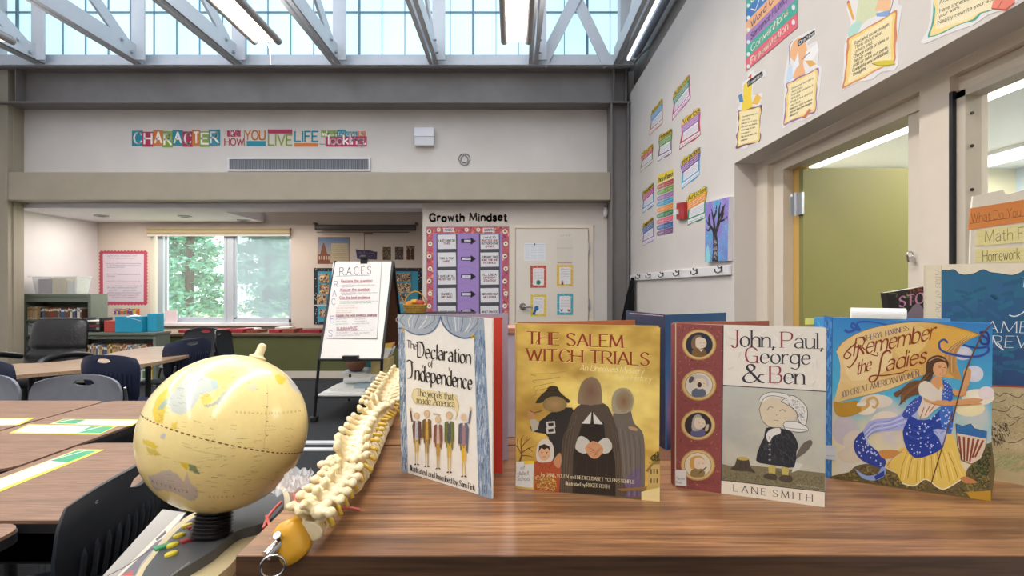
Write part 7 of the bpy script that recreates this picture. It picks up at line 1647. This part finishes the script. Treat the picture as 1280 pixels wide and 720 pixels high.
def parch(A, q, ec, seed, lines, ink='4A4034', h=9, crop_=None):
    A.poly(wob(q, 5, 6, 4, seed), ec, 3)
    c = ((q[0][0]+q[2][0])/2, (q[0][1]+q[2][1])/2); i_ = [(c[0]+(p[0]-c[0])*.92, c[1]+(p[1]-c[1])*.94) for p in q]; A.poly(wob(i_, 5, 6, 3, seed+1), 'E4C876', 3); i2 = [(c[0]+(p[0]-c[0])*.8, c[1]+(p[1]-c[1])*.86) for p in q]; A.poly(wob(i2, 5, 6, 2, seed+2), 'E6D7AA', 3)
    n = len(lines)
    for k, t in enumerate(lines):
        t0 = .10+.80*(k+1)/(n+.3); s1_ = .12+min(.76, .034*len(t)); a, b = Q(i_, .10 if t[0] == '.' else .16, t0), Q(i_, s1_, t0); A.text(t, a, b, h, ink, .13)
A = rwall().crop(*C3)
cut(A, [(36, 690), (44, 500), (58, 480), (46, 470), (48, 436), (70, 428), (66, 380), (90, 366), (92, 340), (120, 320), (124, 340), (176, 318), (180, 350), (118, 385), (116, 440), (156, 428), (162, 436), (150, 480), (162, 490), (150, 580), (152, 650), (140, 664), (110, 660), (80, 690), (50, 684)], 'DAD7D6')
A.poly([(64, 520), (72, 430), (74, 392), (98, 376), (112, 386), (108, 440), (114, 500), (100, 530)], 'E2C63E', 2); A.poly([(48, 440), (66, 430), (72, 470), (54, 474)], '4A7EAE'); A.poly([(110, 480), (134, 430), (156, 450), (138, 482)], 'E0B24A'); A.poly([(92, 358), (110, 340), (108, 366)], 'B85A3E'); A.poly([(90, 376), (160, 326), (162, 350), (92, 404)], '1E1C1E'); A.text('Prewriting', (96, 394), (158, 350), 15, 'D8D8D8', .15)
parch(A, [(48, 510), (156, 486), (148, 655), (40, 682)], '6E4A66', 5, ['. Think about what you', 'want to say.', '. Make a list of ideas.', '. List what you already', 'know about the topic', 'to explore it.', '. Talk about ideas with', 'a partner.'], h=7)
tag(A.build('process_poster', PAPER), 'yellow Prewriting poster with purple wavy edge, leftmost of the process posters', 'poster', wp_)
A = rwall().crop(*C3)
cut(A, [(252, 595), (262, 400), (258, 376), (268, 310), (284, 220), (300, 186), (330, 165), (404, 128), (408, 160), (366, 200), (368, 210), (412, 188), (422, 232), (414, 300), (434, 310), (424, 420), (412, 500), (410, 520), (380, 540), (350, 555), (300, 565), (262, 590)], 'DAD7D6')
A.poly([(288, 260), (300, 200), (330, 175), (356, 190), (366, 240), (348, 290), (356, 350), (300, 360), (320, 300)], 'E0AA7A', 3); A.poly([(268, 390), (278, 310), (296, 300), (300, 360)], 'B9CFE4'); A.poly([(360, 240), (412, 200), (418, 230), (380, 300), (356, 290)], 'E4E2E0'); A.poly([(356, 280), (390, 278), (408, 296), (380, 310)], 'D8A860'); A.poly([(298, 330), (325, 235), (330, 300)], 'D9DEE6'); A.line([(340, 276), (380, 240)], 4, '6A7A9A'); A.line([(286, 300), (284, 216), (300, 190)], 2.5, '6A6A74', 4)
A.poly([(322, 188), (402, 138), (402, 160), (324, 216)], '1E1C1E'); A.text('Drafting', (330, 206), (396, 160), 16, 'D8D8D8', .15)
parch(A, [(272, 385), (422, 312), (408, 515), (258, 578)], '8E6A96', 8, ['. Choose your best idea to', 'write about.', '. Then look and write it', 'down once.', '. Write a first draft of', 'your story.', '. Read your story to others', 'and ask them their thoughts', 'about it.'], h=9); A.poly([(344, 545), (376, 500), (388, 508), (360, 545)], 'D0825A'); A.line([(352, 545), (382, 506)], 2, '8A4A34')
tag(A.build('process_poster', PAPER), 'peach Drafting poster with violet wavy edge, between two other process posters', 'poster', wp_)
A = rwall().crop(*C4)
cut(A, [(66, 605), (80, 420), (84, 300), (104, 240), (128, 150), (100, 60), (104, 10), (150, -120), (300, -260), (430, -300), (450, -60), (444, 30), (470, 40), (454, 140), (436, 270), (440, 380), (446, 430), (420, 466), (330, 480), (270, 530), (180, 545), (110, 580)], 'DAD7D6')
A.poly([(160, 190), (180, 0), (220, -120), (330, -160), (310, 80), (240, 130)], 'C9CFAA', 3); A.poly([(290, 70), (310, 0), (400, -40), (390, 80)], 'E0B48A'); A.poly([(296, 90), (390, 66), (396, 112), (300, 110)], '7EA0CC'); A.line([(386, 90), (410, 0), (400, -60)], 4, '4A4A54', 4); A.poly([(100, 24), (120, 10), (152, 130), (140, 134)], 'D9A23E'); A.poly([(100, 24), (110, 0), (122, 14)], 'A84A5E'); A.poly([(110, 250), (126, 170), (200, 140), (170, 230)], 'A8CFC4', 2)
parch(A, [(108, 256), (438, 66), (424, 410), (74, 590)], 'C88058', 11, ['. Read what you wrote again.', '. Think about what', 'others said.', '. Change words or ideas to', 'better ones.', '. Add or take out parts.', '. Complete any unfinished', 'thoughts.'], h=22); A.poly([(268, 424), (320, 406), (400, 402), (424, 428), (360, 444), (310, 440)], 'C9B93A', 2); A.line([(268, 424), (320, 438), (424, 430)], 3, '5A5A3A')
tag(A.build('process_poster', PAPER), 'orange-edged parchment poster with a green pencil, above the door recess', 'poster', wp_)
A = rwall().crop(*C4)
cut(A, [(592, 282), (640, 200), (660, 100), (664, 0), (690, -250), (1250, -560), (1240, 10), (1226, 24), (1180, 62), (1100, 78), (1040, 100), (940, 170), (870, 190), (800, 215), (740, 240), (620, 292)], 'DAD7D6')
A.poly([(640, 250), (662, 180), (676, 90), (680, -20), (705, -230), (1230, -530), (1222, 0), (1100, 62), (1000, 90), (960, 136), (880, 156), (820, 180), (740, 222)], '4A9A84', 2); A.poly([(656, 240), (680, 160), (692, 60), (700, -200), (1210, -500), (1200, 0), (1090, 56), (990, 84), (940, 128), (830, 168), (740, 212)], 'E6D08A', 2); A.poly([(690, 190), (710, 60), (730, -150), (1180, -420), (1170, 0), (1000, 76), (900, 130), (780, 170)], 'E4D8B4', 2)
for t, a, b in (('. Have someone check', (704, 92), (1010, -40)), ('your work.', (716, 122), (858, 52)), ('. Neatly rewrite your story', (690, 172), (1116, -16)), ('. Add a title.', (700, 40), (900, -60))): A.text(t, a, b, 26, '4A4434', .13)
A.poly([(1066, 52), (1080, 4), (1180, -40), (1222, -20), (1222, 10), (1160, 60)], 'D87A66'); A.poly([(1066, 52), (1160, 60), (1222, 12), (1222, 22), (1165, 72), (1068, 62)], 'B0503E'); A.line([(1110, 54), (1140, 0)], 3, '6A3A30')
tag(A.build('process_poster', PAPER), 'green-edged parchment poster with a red book, at the top right corner', 'poster', wp_)
# clip on the post
cp = px(1140, 322, 2.15); bc = thing('bulldog_clip', 'small silver clip on the edge of the post beside the green door', 'clip', tuple(cp))
MB().tube([cp+Vector((-.012+.012*math.cos(a*PI/8), -.006, .012+.012*math.sin(a*PI/8))) for a in range(16)], .0035, n=8, closed=True).build('clip_loop', m_chrome, bc, 180); MB().hexa([cp+Vector((-.02, -.012, -.02)), cp+Vector((.018, -.012, -.024)), cp+Vector((.014, -.004, .002)), cp+Vector((-.018, -.004, .002))], (0, .012, 0)).build('clip_jaw', m_chrome, bc)
